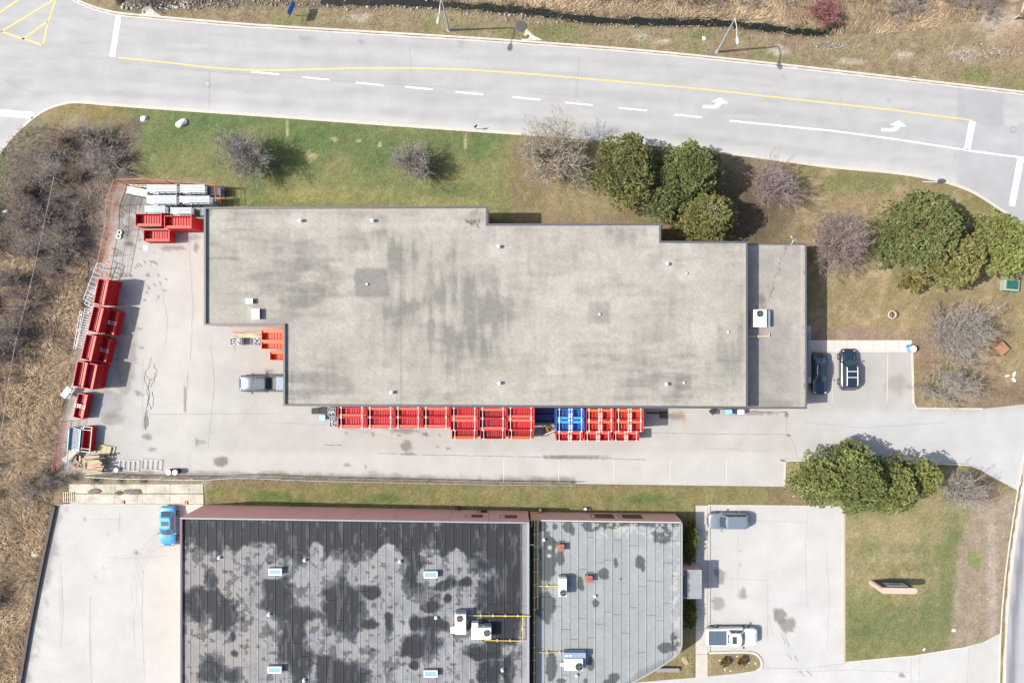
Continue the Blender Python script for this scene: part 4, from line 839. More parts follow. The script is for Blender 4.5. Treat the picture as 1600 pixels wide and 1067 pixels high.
def hood(px, py, lab):
    p = W(px, py, Z3 + .6); t = thing('vent_box', lab, 'vent box', (p.x, p.y, Z3 - .08)); m1 = mat('clay_red', (.22, .075, .05), .7, noise=.15, nscale=5)
    mb = MB(); mb.box(-.38, .38, -.38, .38, 0, .75); mb.build('box', m1, t, bevel=.03); mb = MB(); mb.box(-.18, .18, -.16, .16, .752, .80); mb.build('top_plate', mat('clay_red2', (.20, .05, .035), .6), t)
    mb = MB(); mb.tube([(-.2, .5, 0), (-.2, .5, .8)], .05, 6); mb.build('spout', M_galv, t)
hood(876.5, 855.5, 'clay red vent box on the eastern grey roof near the gap, upper one'); hood(920.5, 904.5, 'clay red vent box at mid of the eastern grey roof, lower one')
for x, y, z, lb in ((419, 961, ZL(419) - .25, 'round white vent between the two western skylights'), (681, 966, ZL(681) - .25, 'small white vent left of the tall air conditioner'), (475, 876, ZL(475) - .25, 'tiny vent right of the upper western skylight'), (624, 878, ZL(624) - .25, 'tiny vent left of the upper eastern skylight'),
                    (474, 1064, ZL(474) - .25, 'tiny vent right of the lower western skylight'), (785, 1048, ZL(785) - .25, 'bent white vent near the bottom of the gap'), (850, 844, Z3 - .08, 'small bent vent beside the top of the roof gap'), (929.5, 932, Z3 - .08, 'small white vent above a dark damp spot'), (901, 1056, Z3 - .08, 'small white vent below the blue tray air conditioner'), (341, 872, ZL(341) - .25, 'tiny vent near the northwest corner of the blotched roof')):
    vent(x, y, z, lb, .13, .35, grp='small vents on the south roofs')
for x, y, lb in ((419.5, 799.5, 'small dark wall lamp clump at the foot of the pink wall near a green patch'), (716, 793.5, 'dark bent downspout at the pink wall, left of its basement window'), (845, 797, 'black and white gas regulator by the yellow manifold'), (915.5, 795, 'small grey gas meter on the pink wall left of two dark windows')):
    p = W(x, y, .5); t = thing('gas_meter', lb, 'meter', (p.x, p.y, .02), group='meters along the pink wall'); mb = MB(); mb.box(-.22, .1, -.12, .12, .1, .55); mb.build('meter_box', M_white if x > 800 else M_dark, t, bevel=.02); mb = MB(); mb.tube([(.2, -.05, .0), (.2, -.05, .6), (.05, -.25, .65)], .05, 6); mb.tube([(-.3, .1, .0), (-.3, .1, .4)], .06, 6); mb.build('riser', M_dark, t)
# ------------------------------------------------ steel bins and yard stock
PROTO = {}
def make_bin(key, L, Wd, H, m, mrim, mfl, flange=(-1,), strap='quarters', ribs='cross', sloped=.0, nm='steel_bin'):
    if key in PROTO: return PROTO[key], False
    t = thing(nm, 'x', 'bin'); l, w_ = L / 2, Wd / 2; th = .045; z0 = .14
    zf = max(z0, H - (.70 if ribs == 'cross' else .48)); mb = MB(); mb.box(-l + th, l - th, -w_ + th, w_ - th, zf, zf + .05)
    mb.box(-l, l, -w_, -w_ + th, z0, H - .05); mb.box(-l, l, w_ - th, w_, z0, H - .05); mb.box(-l, -l + th, -w_ + th, w_ - th, z0, H - .05); mb.box(l - th, l, -w_ + th, w_ - th, z0, H - .05)
    mb.build('shell', m, t)
    mb = MB(); r = .05
    for q in ((-l - .02, l + .02, -w_ - .02, -w_ + r), (-l - .02, l + .02, w_ - r, w_ + .02), (-l - .02, -l + r, -w_ + r, w_ - r), (l - r, l + .02, -w_ + r, w_ - r)): mb.box(*q, H - .05, H)
    mb.build('rim', mrim, t)
    mb = MB(); st = .27
    if ribs == 'cross':
        n = int((L - .2) / st)
        for i in range(1, n + 1):
            x = -l + i * L / (n + 1); mb.box(x - .025, x + .025, -w_ + th, w_ - th, zf + .05, zf + .12); mb.box(x - .025, x + .025, -w_ + th, -w_ + th + .05, zf + .12, H - .06); mb.box(x - .025, x + .025, w_ - th - .05, w_ - th, zf + .12, H - .06)
            mb.box(x - .035, x + .035, -w_ - .045, -w_, z0, H - .06); mb.box(x - .035, x + .035, w_, w_ + .045, z0, H - .06)
        for sx in (-1, 1):
            for y in (-w_ * .45, 0, w_ * .45): xx = sx * l; mb.box(min(xx, xx + sx * .045), max(xx, xx + sx * .045), y - .04, y + .04, z0, H - .06)
    else:
        n = max(3, int((Wd - .1) / .2))
        for i in range(1, n + 1): y = -w_ + i * Wd / (n + 1); mb.box(-l + th, l - th, y - .02, y + .02, zf + .05, zf + .11)
        k = 6
        for i in range(1, k): z = z0 + .1 + (H - z0 - .2) * i / k; mb.box(-l + .05, l - .05, w_, w_ + .05, z - .03, z + .03); mb.box(-l + .05, l - .05, -w_ - .05, -w_, z - .03, z + .03); mb.box(-l + th, l - th, w_ - th - .03, w_ - th, z - .02, z + .02); mb.box(-l + th, l - th, -w_ + th, -w_ + th + .03, z - .02, z + .02)
        for sx in (-1, 1):
            for y in (-w_ * .5, 0, w_ * .5): xx = sx * l; mb.box(min(xx, xx + sx * .045), max(xx, xx + sx * .045), y - .04, y + .04, z0, H - .06)
    mb.build('ribs', m, t)['kind'] = 'stuff'
    for s_ in flange:   # sloping plate along a long side
        mb = MB(); y0 = s_ * w_; y1 = s_ * (w_ - .30)
        vv = [(-l + .08, y0 - s_ * .03, H - .04), (l - .08, y0 - s_ * .03, H - .04), (l - .08, y1, H - .16), (-l + .08, y1, H - .16)]; vv += [(a, b, c - .03) for a, b, c in vv]
        mb.add(vv, [(0, 1, 2, 3) if s_ < 0 else (3, 2, 1, 0), (4, 7, 6, 5) if s_ < 0 else (5, 6, 7, 4), (0, 4, 5, 1), (1, 5, 6, 2), (2, 6, 7, 3), (3, 7, 4, 0)]); mb.build('flange', mfl, t)
    xs = {'quarters': (-.38, .38), 'centre': (-.40, -.045, .045, .40), 'mid': (-.045, .045), 'none': ()}[strap]
    for fx in xs:
        mb = MB(); x = fx * L; mb.box(x - .03, x + .03, -w_ - .03, w_ + .03, H + .002, H + .035); sp = mb.build('strap', M_strap, t)
        mb = MB()
        for s_ in (-1, 1): mb.box(x - .085, x + .085, s_ * w_ - .07, s_ * w_ + .07, H + .036, H + .075)
        mb.build('buckle', M_strap, t).parent = sp
    if strap in ('centre', 'mid'):
        for yy in (-.22, .0): mb = MB(); mb.box(-.24, .24, yy * Wd - .05, yy * Wd + .05, H + .036, H + .065); mb.build('clasp', M_strap, t)
    if strap == 'centre': mb = MB(); mb.box(-.17, .17, -w_ + .05, w_ - .05, H - .045, H - .005); mb.build('centre_bar', mrim, t)
    for sx in (-1, 1): mb = MB(); mb.box(sx * l * .8 - .06, sx * l * .8 + .06, -w_, w_, 0, z0); mb.build('skid', m, t)
    PROTO[key] = t; return t, True
def place_bin(key, x0, y0, x1, y1, ztop, H, lab, group, rot=0, under=True, **kw):
    """rect in photo px at the top height; stacks identical bins down to the ground"""
    a, b = W(x0, y0, ztop), W(x1, y1, ztop); c = (a + b) / 2; L, Wd = abs(b.x - a.x), abs(a.y - b.y); Lk = kw.pop('L', L); Wk = kw.pop('Wd', Wd)
    n = max(1, round(ztop / H)); names = {1: ['']}.get(n)
    for k in range(n):
        z = ztop - (k + 1) * H; kk = key + ('|f' if kw.get('flange') != (-1,) else '')
        t, new = make_bin(key, Lk, Wk, H, **kw)
        l2 = lab if k == 0 else lab + (', lower one' if n == 2 else ', layer %d down' % k)
        if not new: t = dup(t, (0, 0, 0))
        t.location = (c.x, c.y, max(z, 0)); t.rotation_euler = (0, 0, rot); t['label'] = l2; t['group'] = group
        t.scale = (L / Lk if Lk else 1, Wd / Wk if Wk else 1, 1) if rot == 0 else (1, 1, 1)
GS = 'steel bins stacked along the south wall of the warehouse'
kwr = dict(m=M_red, mrim=M_red)
ordn = ['first', 'second', 'third', 'fourth']
g1 = [(528, 571), (573, 615.5), (617, 658.5), (660.5, 702)]
HB = 1.85
for i, (a, b) in enumerate(g1):
    place_bin('red_q_n' if i else 'red_q_s', a, 636.5, b, 651, 3.7, HB, f'red bin in the two-deep block, inner row, {ordn[i]} column from the wire crates', GS, m=M_red, mrim=M_red, mfl=M_rim, flange=(-1,) if i == 0 else (1,), strap='quarters', L=3.1, Wd=1.08)
    place_bin('red_q_s', a, 652.5, b, 668.3, 3.7, HB, f'red bin in the two-deep block, outer row, {ordn[i]} column from the wire crates', GS, m=M_red, mrim=M_red, mfl=M_rimo, flange=(-1,), strap='quarters', L=3.1, Wd=1.08)
g2 = [(704, 747), (749, 791), (792.5, 835)]
for i, (a, b) in enumerate(g2):
    place_bin('dred_q_%d' % (i % 2), a, 637.5, b, 653, 3.7, HB, f'deep red bin in the three-deep block, inner row, {ordn[i]} column from west', GS, m=M_redd if i else M_red, mrim=M_red, mfl=M_rim, flange=(1,) if i == 1 else (-1,), strap='quarters', L=3.1, Wd=1.08)
    place_bin('dred_m_%d' % (i % 2), a, 654.5, b, 671.5, 3.7, HB, f'deep red bin in the three-deep block, middle row, {ordn[i]} column from west', GS, m=M_redd if i else M_red, mrim=M_red, mfl=M_rim, flange=(1,) if i == 0 else (-1,), strap='quarters', L=3.1, Wd=1.18)
    place_bin('dred_o_%d' % (i % 2), a + 2, 672, b - 1, 685.3, 1.85, HB, f'deep red low bin in the three-deep block, outer row, {ordn[i]} column from west', GS, m=M_redd, mrim=M_red, mfl=M_rimo, flange=() if i == 1 else (-1,), strap='quarters', L=3.1, Wd=1.08)
g3 = [(869.5, 913), (916, 959.5), (962, 1005.5)]
for i, (a, b) in enumerate(g3):
    m1, mr, mf = (M_blue, M_blue, M_rimb) if i == 0 else (M_redo, M_redo, M_rimo); cn = 'blue' if i == 0 else 'orange-red'
    pos = ['first', 'centre', 'easternmost'][i]
    place_bin('g3a%d' % (i == 0), a, 639, b, 655.5, 3.7, HB, f'{cn} clasped bin by the wall, {pos} column of the eastern block', GS, m=m1, mrim=mr, mfl=mf, flange=(-1,) if i == 0 else (1,), strap='centre', L=3.1, Wd=1.15)
    place_bin('g3b%d' % (i == 0), a, 657, b, 673.5, 3.7, HB, f'{cn} clasped bin in the middle row, {pos} column of the eastern block', GS, m=m1, mrim=mr, mfl=mf, flange=(1,), strap='centre', L=3.1, Wd=1.15)
    a2, b2 = [(869.5, 911), (913.5, 955), (958, 998.5)][i]
    place_bin('g3c', a2, 674.5, b2, 688, 1.85, HB, f'low red clasped bin in the outer row, {pos} column of the eastern block', GS, m=M_red, mrim=M_red, mfl=M_rim, flange=(1,), strap='centre', L=3.0, Wd=1.05)
place_bin('navy', 836.5, 638.5, 867, 648.5, 1.3, 1.3, 'dark navy bin in the gap between red and blue columns, nearer the wall', 'navy bins in the gap', m=M_navy, mrim=M_navy, mfl=M_navy, flange=(), strap='none', L=2.2, Wd=.75)
place_bin('navy', 836.5, 650, 867, 660.5, 1.3, 1.3, 'dark navy bin in the gap between red and blue columns, outer one', 'navy bins in the gap', m=M_navy, mrim=M_navy, mfl=M_navy, flange=(), strap='none', L=2.2, Wd=.75)
GN = 'red bins in the northwest corner of the yard'
place_bin('nwb', 211.5, 334, 252, 353.5, 1.5, 1.5, 'low red bin with a pale front flange, westmost of the northwest pair', GN, m=M_red, mrim=M_red, mfl=M_rim, flange=(-1,), strap='none', L=2.9, Wd=1.3)
place_bin('nwb', 257.5, 337.5, 299.5, 357, 2.8, 1.4, 'tall red bin with a pale front flange beside the warehouse corner', GN, m=M_red, mrim=M_red, mfl=M_rim, flange=(-1,), strap='none', L=2.9, Wd=1.3)
place_bin('nwb', 220.5, 358, 261, 376, 2.0, 2.0, 'lone red bin in front of the northwest pair', GN, m=M_red, mrim=M_red, mfl=M_rim, flange=(-1,), strap='none', L=2.9, Wd=1.3)
GW = 'red bins along the west fence'
def quad_bin(key, tl, tr, bl, br, ztop, H, lab, grp=GW, **kw):
    """four photo corners of the top; long axis runs down the picture"""
    P = [W(*p, ztop) for p in (tl, tr, bl, br)]; c = sum(P, Vector()) / 4; ax = ((P[2] + P[3]) - (P[0] + P[1])) / 2; wd = ((P[1] + P[3]) - (P[0] + P[2])) / 2
    L, Wd = ax.length, abs(wd.dot(Vector((-ax.y, ax.x, 0)).normalized())); rot = math.atan2(ax.y, ax.x)
    n = max(1, round(ztop / H))
    for k in range(n):
        t, new = make_bin(key, L, Wd, H, **kw)
        if not new: t = dup(t, (0, 0, 0))
        t.location = (c.x, c.y, max(0, ztop - (k + 1) * H)); t.rotation_euler = (0, 0, rot); t['label'] = lab if k == 0 else lab + ', lower one'; t['group'] = grp
kw = dict(m=M_red, mrim=M_red, mfl=M_rim, flange=(1,), strap='none', ribs='long')
quad_bin('w1', (153.5, 435.5), (170, 437.5), (146, 474), (161.5, 476.5), 2.7, 1.35, 'red ribbed bin stack at the north end of the west row', **kw)
quad_bin('w1', (146, 478.5), (162, 481), (137, 517.5), (152.5, 520), 2.7, 1.35, 'red ribbed bin stack second from the north in the west row, fence side', **kw)
quad_bin('w1', (135, 521.5), (150.5, 524.5), (126, 561.5), (141.5, 564), 2.7, 1.35, 'red ribbed bin stack third from the north in the west row, fence side', **kw)
quad_bin('w1', (121.5, 564), (137, 566.5), (114, 603), (129, 606), 2.6, 1.3, 'red bin stack at the south end of the west row, fence side', **kw)
kw2 = dict(m=M_red, mrim=M_red, mfl=M_rim, flange=(1,), strap='mid', ribs='long')
quad_bin('w2', (164.5, 483), (185.5, 487), (156, 520), (177, 524), 1.35, 1.35, 'low red bin with white H-shaped clasps in the west row', **kw2)
quad_bin('w2', (152, 526.5), (170.5, 528.5), (143.5, 564), (162, 566), 1.5, 1.5, 'low red bin with one white clasp in the west row', **kw2)
quad_bin('w1', (138, 567), (153.5, 569.5), (130, 606), (145.5, 608), 2.3, 1.15, 'red bin stack at the south end of the west row, yard side', **kw)
quad_bin('w3', (122, 614.5), (137, 617), (114, 651.5), (128.5, 655), 1.2, 1.2, 'small red two-compartment bin standing alone south of the west row', m=M_red, mrim=M_red, mfl=M_rim, flange=(1,), strap='mid', ribs='long')
quad_bin('w4', (130, 667), (144, 667), (126.5, 705.5), (140, 706), 1.0, 1.0, 'red slatted cage bin beside the blue-grey trough', m=M_red, mrim=M_strap, mfl=M_rim, flange=(), strap='quarters', ribs='cross')
# blue grey trough
def trough():
    P = [W(*p, 1.2) for p in ((108, 667), (127, 668), (104.5, 706), (122, 706.5))]; c = sum(P, Vector()) / 4; ax = P[2] - P[0]; rot = math.atan2(ax.y, ax.x)
    t = thing('grey_trough', 'blue-grey steel trough with cross slats inside the southwest fence corner', 'trough', (c.x, c.y, 0), rot); m1 = mat('blue_grey_trough', (.16, .25, .33), .5, .3, noise=.15); L, w_ = 2.7, .55
    mb = MB(); mb.box(-L / 2, L / 2, -w_, w_, .3, .36); mb.build('bed', m1, t)
    for s_ in (-1, 1):
        mb = MB(); mb.add([(-L / 2, s_ * w_, .36), (L / 2, s_ * w_, .36), (L / 2 - .1, s_ * (w_ + .15), 1.2), (-L / 2 + .1, s_ * (w_ + .15), 1.2), (-L / 2, s_ * (w_ - .06), .36), (L / 2, s_ * (w_ - .06), .36), (L / 2 - .1, s_ * (w_ + .07), 1.2), (-L / 2 + .1, s_ * (w_ + .07), 1.2)], [(0, 1, 2, 3), (7, 6, 5, 4), (3, 2, 6, 7), (0, 3, 7, 4), (1, 5, 6, 2)]); mb.build('side_plate', m1, t)
    for i in range(12): x = -L / 2 + .15 + i * (L - .3) / 11; mb = MB(); mb.bar((x - .12, -w_ + .08, .9), (x + .12, w_ - .08, .9), .05); mb.build('slat', M_galv, t)
    for sx in (-1, 1): mb = MB(); mb.bar((sx * L * .42, -w_, 0), (sx * L * .42, -w_, .3), .08); mb.bar((sx * L * .42, w_, 0), (sx * L * .42, w_, .3), .08); mb.build('leg', m1, t)
trough()
# ---- white deck stacks
def rack(x0, y0, x1, y1, h, lab, skew=0, m=M_white2, planks=5, grp='white scaffold deck stacks in the northwest corner', dark=True):
    a, b = W(x0, y0, h), W(x1, y1, h); c = (a + b) / 2; L, Wd = abs(b.x - a.x), abs(a.y - b.y); t = thing('deck_stack', lab, 'scaffold stack', (c.x, c.y, 0), skew, grp)
    n = planks; nx = 2
    for i in range(n):
        y = -Wd / 2 + Wd * (i + .5) / n
        mb = MB(); mb.box(-L / 2, L / 2, y - Wd / n / 2 + .022, y + Wd / n / 2 - .022, h - .07, h + random.uniform(-.015, .005)); mb.build('plank', m, t)
    for k, z in enumerate((.35, h * .4, h * .7)):
        mb = MB(); dx = random.uniform(-.1, .1); mb.box(-L / 2 + dx, L / 2 + dx, -Wd / 2, Wd / 2, z - .07, z); mb.build('lower_deck', M_galv, t)
    for sx in (-1, 1):
        for sy in (-1, 1): mb = MB(); mb.box(sx * (L / 2 - .05) - .03, sx * (L / 2 - .05) + .03, sy * (Wd / 2 + .03) - .03, sy * (Wd / 2 + .03) + .03, 0, h - .08); mb.build('leg', M_galv, t)
    for sx in range(5): x = -L / 2 + (sx + .5) * L / 5; mb = MB(); mb.bar((x, -Wd / 2 - .05, .1), (x + .3, -Wd / 2 - .05, h - .1), .04); mb.build('brace', M_galv if sx % 2 else M_dark, t)
rack(229, 288.5, 276, 300, 2.3, 'white deck stack along the orange fence, west one of the top row')
rack(281, 288.5, 320, 301, 2.3, 'white deck stack by the orange fence, east one of the top row')
rack(322, 291, 345, 304, 1.3, 'dark blue shaded deck stack next to the fence corner', m=mat('slate_deck', (.06, .075, .10), .6))
rack(229, 305, 275.5, 318, 2.2, 'white deck stack in the middle row, west one behind the cream panel')
rack(280, 306, 327, 316.5, 2.6, 'long white deck stack in the middle row beside the warehouse corner')
rack(225.5, 321.5, 258, 331.5, 1.9, 'short white deck stack just above the westmost red bin')
rack(266, 324, 299, 334, 2.0, 'short white deck stack just above the tall red bin')
rack(312, 327, 335, 336, 1.2, 'pale blue deck stack tucked against the warehouse corner', m=mat('pale_deck', (.16, .21, .27), .6))
rack(197, 293.5, 230, 304.5, 1.4, 'cream slanted deck panel at the northwest fence corner', -.16, mat('cream_deck', (.40, .37, .31), .7), 3)
for k, (x0, y0, x1, y1) in enumerate(((202, 289, 232, 290), (205, 291, 236, 293))):
    a, b = W(x0, y0, .3), W(x1, y1, .3); mb = MB(); mb.bar(a, b, .09, .06); tag(mb.build('loose_pole', M_strap), ('upper', 'lower')[k] + ' loose pale pole behind the cream deck panel', 'pole', 'loose poles by the fence')
# ---- orange fence
def mesh_fence(name, base, h, lab, cat, m, step=.22, rails=(0.05, .5, .98), post_r=.03, wire=.022, top_lean=0, wires=True, diag=False):
    P = [W(x, y) for x, y in base]; c = P[0].copy(); t = thing(name, lab, cat, c)
    pts = []
    for i in range(len(P) - 1):
        n = max(1, round((P[i + 1] - P[i]).length / 2.4)); pts += [P[i].lerp(P[i + 1], k / n) for k in range(n)]
    pts.append(P[-1]); pts = [p - c for p in pts]
    for p in pts: mb = MB(); mb.tube([p, p + Vector((0, 0, h + .05))], post_r, 6); mb.build('post', m, t)
    for i in range(len(pts) - 1):
        a, b = pts[i], pts[i + 1]; d = b - a; mb = MB()
        for f in rails: mb.bar(a + Vector((0, 0, h * f)), b + Vector((0, 0, h * f)), .05 if not diag else .035, .03)
        pn = mb.build('rail', m, t)
        if wires:
            mb = MB(); n = int(d.length / step)
            for k in range(1, n):
                p = a + d * k / n
                if diag:
                    q = a + d * min(1, max(0, k / n + .35)); q2 = a + d * min(1, max(0, k / n - .35)); mb.bar(p + Vector((0, 0, .05)), q + Vector((0, 0, h)), wire); mb.bar(p + Vector((0, 0, .05)), q2 + Vector((0, 0, h)), wire)
                else: mb.bar(p + Vector((0, 0, .03)), p + Vector((0, 0, h)), wire)
            for k in range(1, 5 if not diag else 1): mb.bar(a + Vector((0, 0, h * k / 5)), b + Vector((0, 0, h * k / 5)), wire)
            mb.build('mesh_panel', m, t)['kind'] = 'stuff'
    return t
mesh_fence('orange_fence', [(170, 434), (176, 400), (184, 362), (186, 322), (198, 289), (240, 288), (350, 297), (352, 322)], 2.6, 'rusty orange mesh fence wrapping the northwest corner of the yard', 'fence', M_fence, step=.2, wire=.016)
mesh_fence('orange_fence', [(112, 657), (104, 690), (98, 733)], 1.9, 'short rusty red fence at the southwest corner behind the trough', 'fence', mat('dark_rust_fence', (.22, .04, .03), .7, noise=.3), step=.3)
mesh_fence('chain_link_fence', [(150, 740), (200, 743), (330, 745), (373, 742), (411, 742.5), (451, 744.5), (531, 747), (610, 748.5), (700, 750.5), (770, 752), (830, 752.5), (893, 753.5)], 1.9, 'long galvanised chain-link fence between the yard and the grass strip', 'fence', M_galv, step=.35, rails=(.99,), diag=True, wire=.012)
# ---- thicket fence wire
P = [W(104, 285), W(88, 360), W(68, 450), W(47, 530), W(36, 590), W(20, 700)]; t = thing('wire_fence', 'thin pale fence wire with posts running through the bare thicket', 'fence', P[0])
mb = MB(); mb.tube([p - P[0] + Vector((0, 0, 2.2)) for p in P], .03, 4); mb.build('wire', M_strap, t)
for p in P: mb = MB(); mb.tube([p - P[0], p - P[0] + Vector((0, 0, 2.25))], .04, 6); mb.build('post', M_strap, t)
# ---- ladder frames along the west fence
def ladder(p0, p1, w_, n, z, lab, m=M_white2, tilt=0, grp='white ladder frames by the west fence', name='ladder_frame'):
    a, b = W(*p0, z), W(*p1, z); c = (a + b) / 2; d = b - a; L = d.length; t = thing(name, lab, 'ladder frame', (c.x, c.y, 0), math.atan2(d.y, d.x), grp)
    for s_ in (-1, 1): mb = MB(); mb.bar((-L / 2, s_ * w_ / 2, z - tilt), (L / 2, s_ * w_ / 2, z + tilt), .06, .08); mb.build('side_rail', m, t)
    for i in range(n): f = i / (n - 1); x = -L / 2 + .03 + f * (L - .06); zz = z - tilt + 2 * tilt * f; mb = MB(); mb.bar((x, -w_ / 2 + .03, zz), (x, w_ / 2 - .03, zz), .05, .06); mb.build('rung', m, t)
    if z > .3: mb = MB(); mb.bar((-L * .4, 0, 0), (-L * .4, 0, z), .08); mb.bar((L * .4, 0, 0), (L * .4, 0, z), .08); mb.build('prop', M_galv, t)
    return t
ladder((158, 412), (136, 470), .9, 9, 1.5, 'slanted pale blue frame behind the northernmost red stack', mat('pale_blue_frame', (.26, .32, .40), .6))
ladder((150, 455), (138, 478), 1.0, 6, 1.9, 'short black and white striped frame beside the northernmost red stack')
ladder((139, 483), (126, 543), .9, 16, 1.7, 'long white frame beside the second and third red stacks')
ladder((127, 486), (117, 545), .25, 5, 1.6, 'narrow white rail frame nearest the reeds')
ladder((122, 588), (106, 622), .35, 5, .8, 'small white frame poking out below the south end of the red stacks')
p = W(104, 612, .9); t = thing('white_board', 'white board leaning at the south end of the red stacks', 'board', (p.x, p.y, 0), .9); mb = MB(); mb.box(-.75, .55, -.35, .35, .85, .9); mb.build('board', M_white2, t); mb = MB(); mb.bar((-.4, 0, 0), (-.4, 0, .85), .07); mb.bar((.3, 0, 0), (.3, 0, .85), .07); mb.build('leg', M_galv, t)
GF = 'white steel frames lying by the south fence'
ladder((186, 726), (217, 728), 1.15, 5, .12, 'white steel frame lying by the fence, nearer the lumber pile', M_white2, 0, GF, 'steel_grating')
ladder((220, 725), (252, 727), 1.15, 5, .16, 'white steel frame lying by the fence, nearer the two drums', M_white2, 0, GF, 'steel_grating')
# ---- drums, crates, pallets
def drum(px, py, lab, m, ml, r=.3, h=.9, grp=None, cat='drum'):
    p = W(px, py, h); t = thing('drum', lab, cat, (p.x, p.y, 0), group=grp); mb = MB(); mb.tube([(0, 0, 0), (0, 0, h * .33), (0, 0, h * .35), (0, 0, h * .65), (0, 0, h * .67), (0, 0, h - .04)], [r, r, r * 1.04, r * 1.04, r, r], 18); mb.build('barrel', m, t)
    mb = MB(); mb.tube([(0, 0, h - .04), (0, 0, h)], r * 1.02, 18); mb.build('lid', ml, t); mb = MB(); mb.tube([(r * .5, 0, h), (r * .5, 0, h + .03)], .04, 8); mb.build('bung', M_dark, t)
GD = 'white topped drums by the south fence'
drum(263, 738, 'white topped dark drum by the fence, left of its twin', M_dark, M_white, grp=GD); drum(273, 738, 'white topped dark drum by the fence, right of its twin', M_dark, M_white, grp=GD); drum(181, 734.5, 'white topped pail beside the lumber pile', M_white2, M_white, .25, .5, grp=GD)
drum(1427.5, 545, 'white lidded blue drum at the end of the office walk', M_bluew, M_white, .36, 1.0)
p = W(1420.5, 543, .4); t = thing('blue_crate', 'small blue crate touching the white lidded drum', 'crate', (p.x, p.y, 0), .3)
mb = MB(); mb.box(-.25, .25, -.3, .3, 0, .04); mb.box(-.25, .25, -.3, -.26, .04, .45); mb.box(-.25, .25, .26, .3, .04, .45); mb.box(-.25, -.21, -.26, .26, .04, .45); mb.box(.21, .25, -.26, .26, .04, .45); mb.build('shell', M_bluew, t); mb = MB(); mb.box(-.2, .2, -.24, .24, .3, .34); mb.build('tray', M_bluesign, t)
def scrap_crate(x0, y0, x1, y1, h, lab, grp='wire crates of galvanised scrap'):
    a, b = W(x0, y0, h), W(x1, y1, h); c = (a + b) / 2; w_, d_ = (b.x - a.x) / 2, (a.y - b.y) / 2; t = thing('scrap_crate', lab, 'crate', (c.x, c.y, 0), group=grp)
    mb = MB()
    for q in ((-w_, w_, -d_, -d_ + .04), (-w_, w_, d_ - .04, d_), (-w_, -w_ + .04, -d_ + .04, d_ - .04), (w_ - .04, w_, -d_ + .04, d_ - .04)): mb.box(*q, .1, h)
    mb.box(-w_ + .04, w_ - .04, -d_ + .04, d_ - .04, .1, .15); mb.build('cage', M_white2, t); mb = MB()
    for _ in range(int(90 * w_ * d_ * 4)):
        p = Vector((random.uniform(-w_ + .12, w_ - .12), random.uniform(-d_ + .1, d_ - .1), h - random.uniform(.02, .2))); q = Vector((random.gauss(0, 1), random.gauss(0, 1), random.gauss(0, .4))).normalized() * random.uniform(.06, .13); mb.bar(p - q, p + q, .05, .04)
    mb.build('scrap', M_galv, t)['kind'] = 'stuff'
    mb = MB(); mb.box(-w_ + .04, w_ - .04, -d_ + .04, d_ - .04, h - .26, h - .24); mb.build('fill', M_dark, t)
scrap_crate(512, 637, 524, 650, 1.1, 'galvanised scrap crate at the west end of the south bins, nearer the wall'); scrap_crate(515, 651.5, 527, 667, 1.1, 'galvanised scrap crate at the west end of the south bins, outer one')
scrap_crate(359.5, 528, 377, 539, .9, 'wire crate of galvanised scrap below the lumber in the building notch, west one'); scrap_crate(392, 528, 408, 540, .9, 'wire crate of galvanised scrap in the building notch touching the orange bins')
def simple_bin(x0, y0, x1, y1, h, lab, m, lid=None, cat='bin', name='plastic_bin', grp=None, rot=0):
    a, b = W(x0, y0, h), W(x1, y1, h); c = (a + b) / 2; w_, d_ = (b.x - a.x) / 2, (a.y - b.y) / 2; t = thing(name, lab, cat, (c.x, c.y, 0), rot, grp)
    mb = MB(); vv = [(-w_ * .85, -d_ * .85, 0), (w_ * .85, -d_ * .85, 0), (w_ * .85, d_ * .85, 0), (-w_ * .85, d_ * .85, 0), (-w_, -d_, h - .06), (w_, -d_, h - .06), (w_, d_, h - .06), (-w_, d_, h - .06)]
    mb.add(vv, [(3, 2, 1, 0), (4, 5, 6, 7), (0, 1, 5, 4), (1, 2, 6, 5), (2, 3, 7, 6), (3, 0, 4, 7)]); mb.build('body', m, t, bevel=.02)
    mb = MB(); mb.box(-w_ - .02, w_ + .02, -d_ - .02, d_ + .02, h - .055, h); mb.build('lid', lid or m, t, bevel=.02); mb = MB(); mb.bar((-w_ * .6, d_ + .05, h - .03), (w_ * .6, d_ + .05, h - .03), .04); mb.build('handle', M_dark, t)
simple_bin(487, 638, 499.5, 646.5, .8, 'dark grey crate beneath the warehouse eave, left one', M_under); simple_bin(500.5, 638, 511, 646.5, .8, 'dark grey crate beneath the warehouse eave, right one', M_under)
simple_bin(499, 648.5, 508, 657, .9, 'pale blue bin beside the galvanised crates', M_bluew, mat('sky_blue_lid', (.2, .33, .5), .5))
GB = 'small bins under the southeast eave'
simple_bin(1110.5, 640, 1117.5, 647, .7, 'black bin turned like a diamond under the southeast eave', M_dark, rot=.78, grp=GB); simple_bin(1118.5, 641, 1124.5, 646.5, .6, 'small dark bin right of the black diamond one', M_coping, grp=GB); simple_bin(1126, 640, 1134, 646, .7, 'grey bin between a dark one and a blue one', M_galv, grp=GB)
simple_bin(1135, 640, 1144, 647, 1.0, 'sky blue bin under the southeast eave', M_bluew, mat('sky_lid', (.16, .40, .75), .4), grp=GB); simple_bin(1153, 640, 1163, 647, 1.0, 'white lidded blue bin under the southeast eave', M_bluew, mat('ice_lid', (.45, .58, .68), .4), grp=GB); simple_bin(1145.5, 640, 1152, 646, .8, 'black bin between the two blue bins', M_dark, grp=GB)
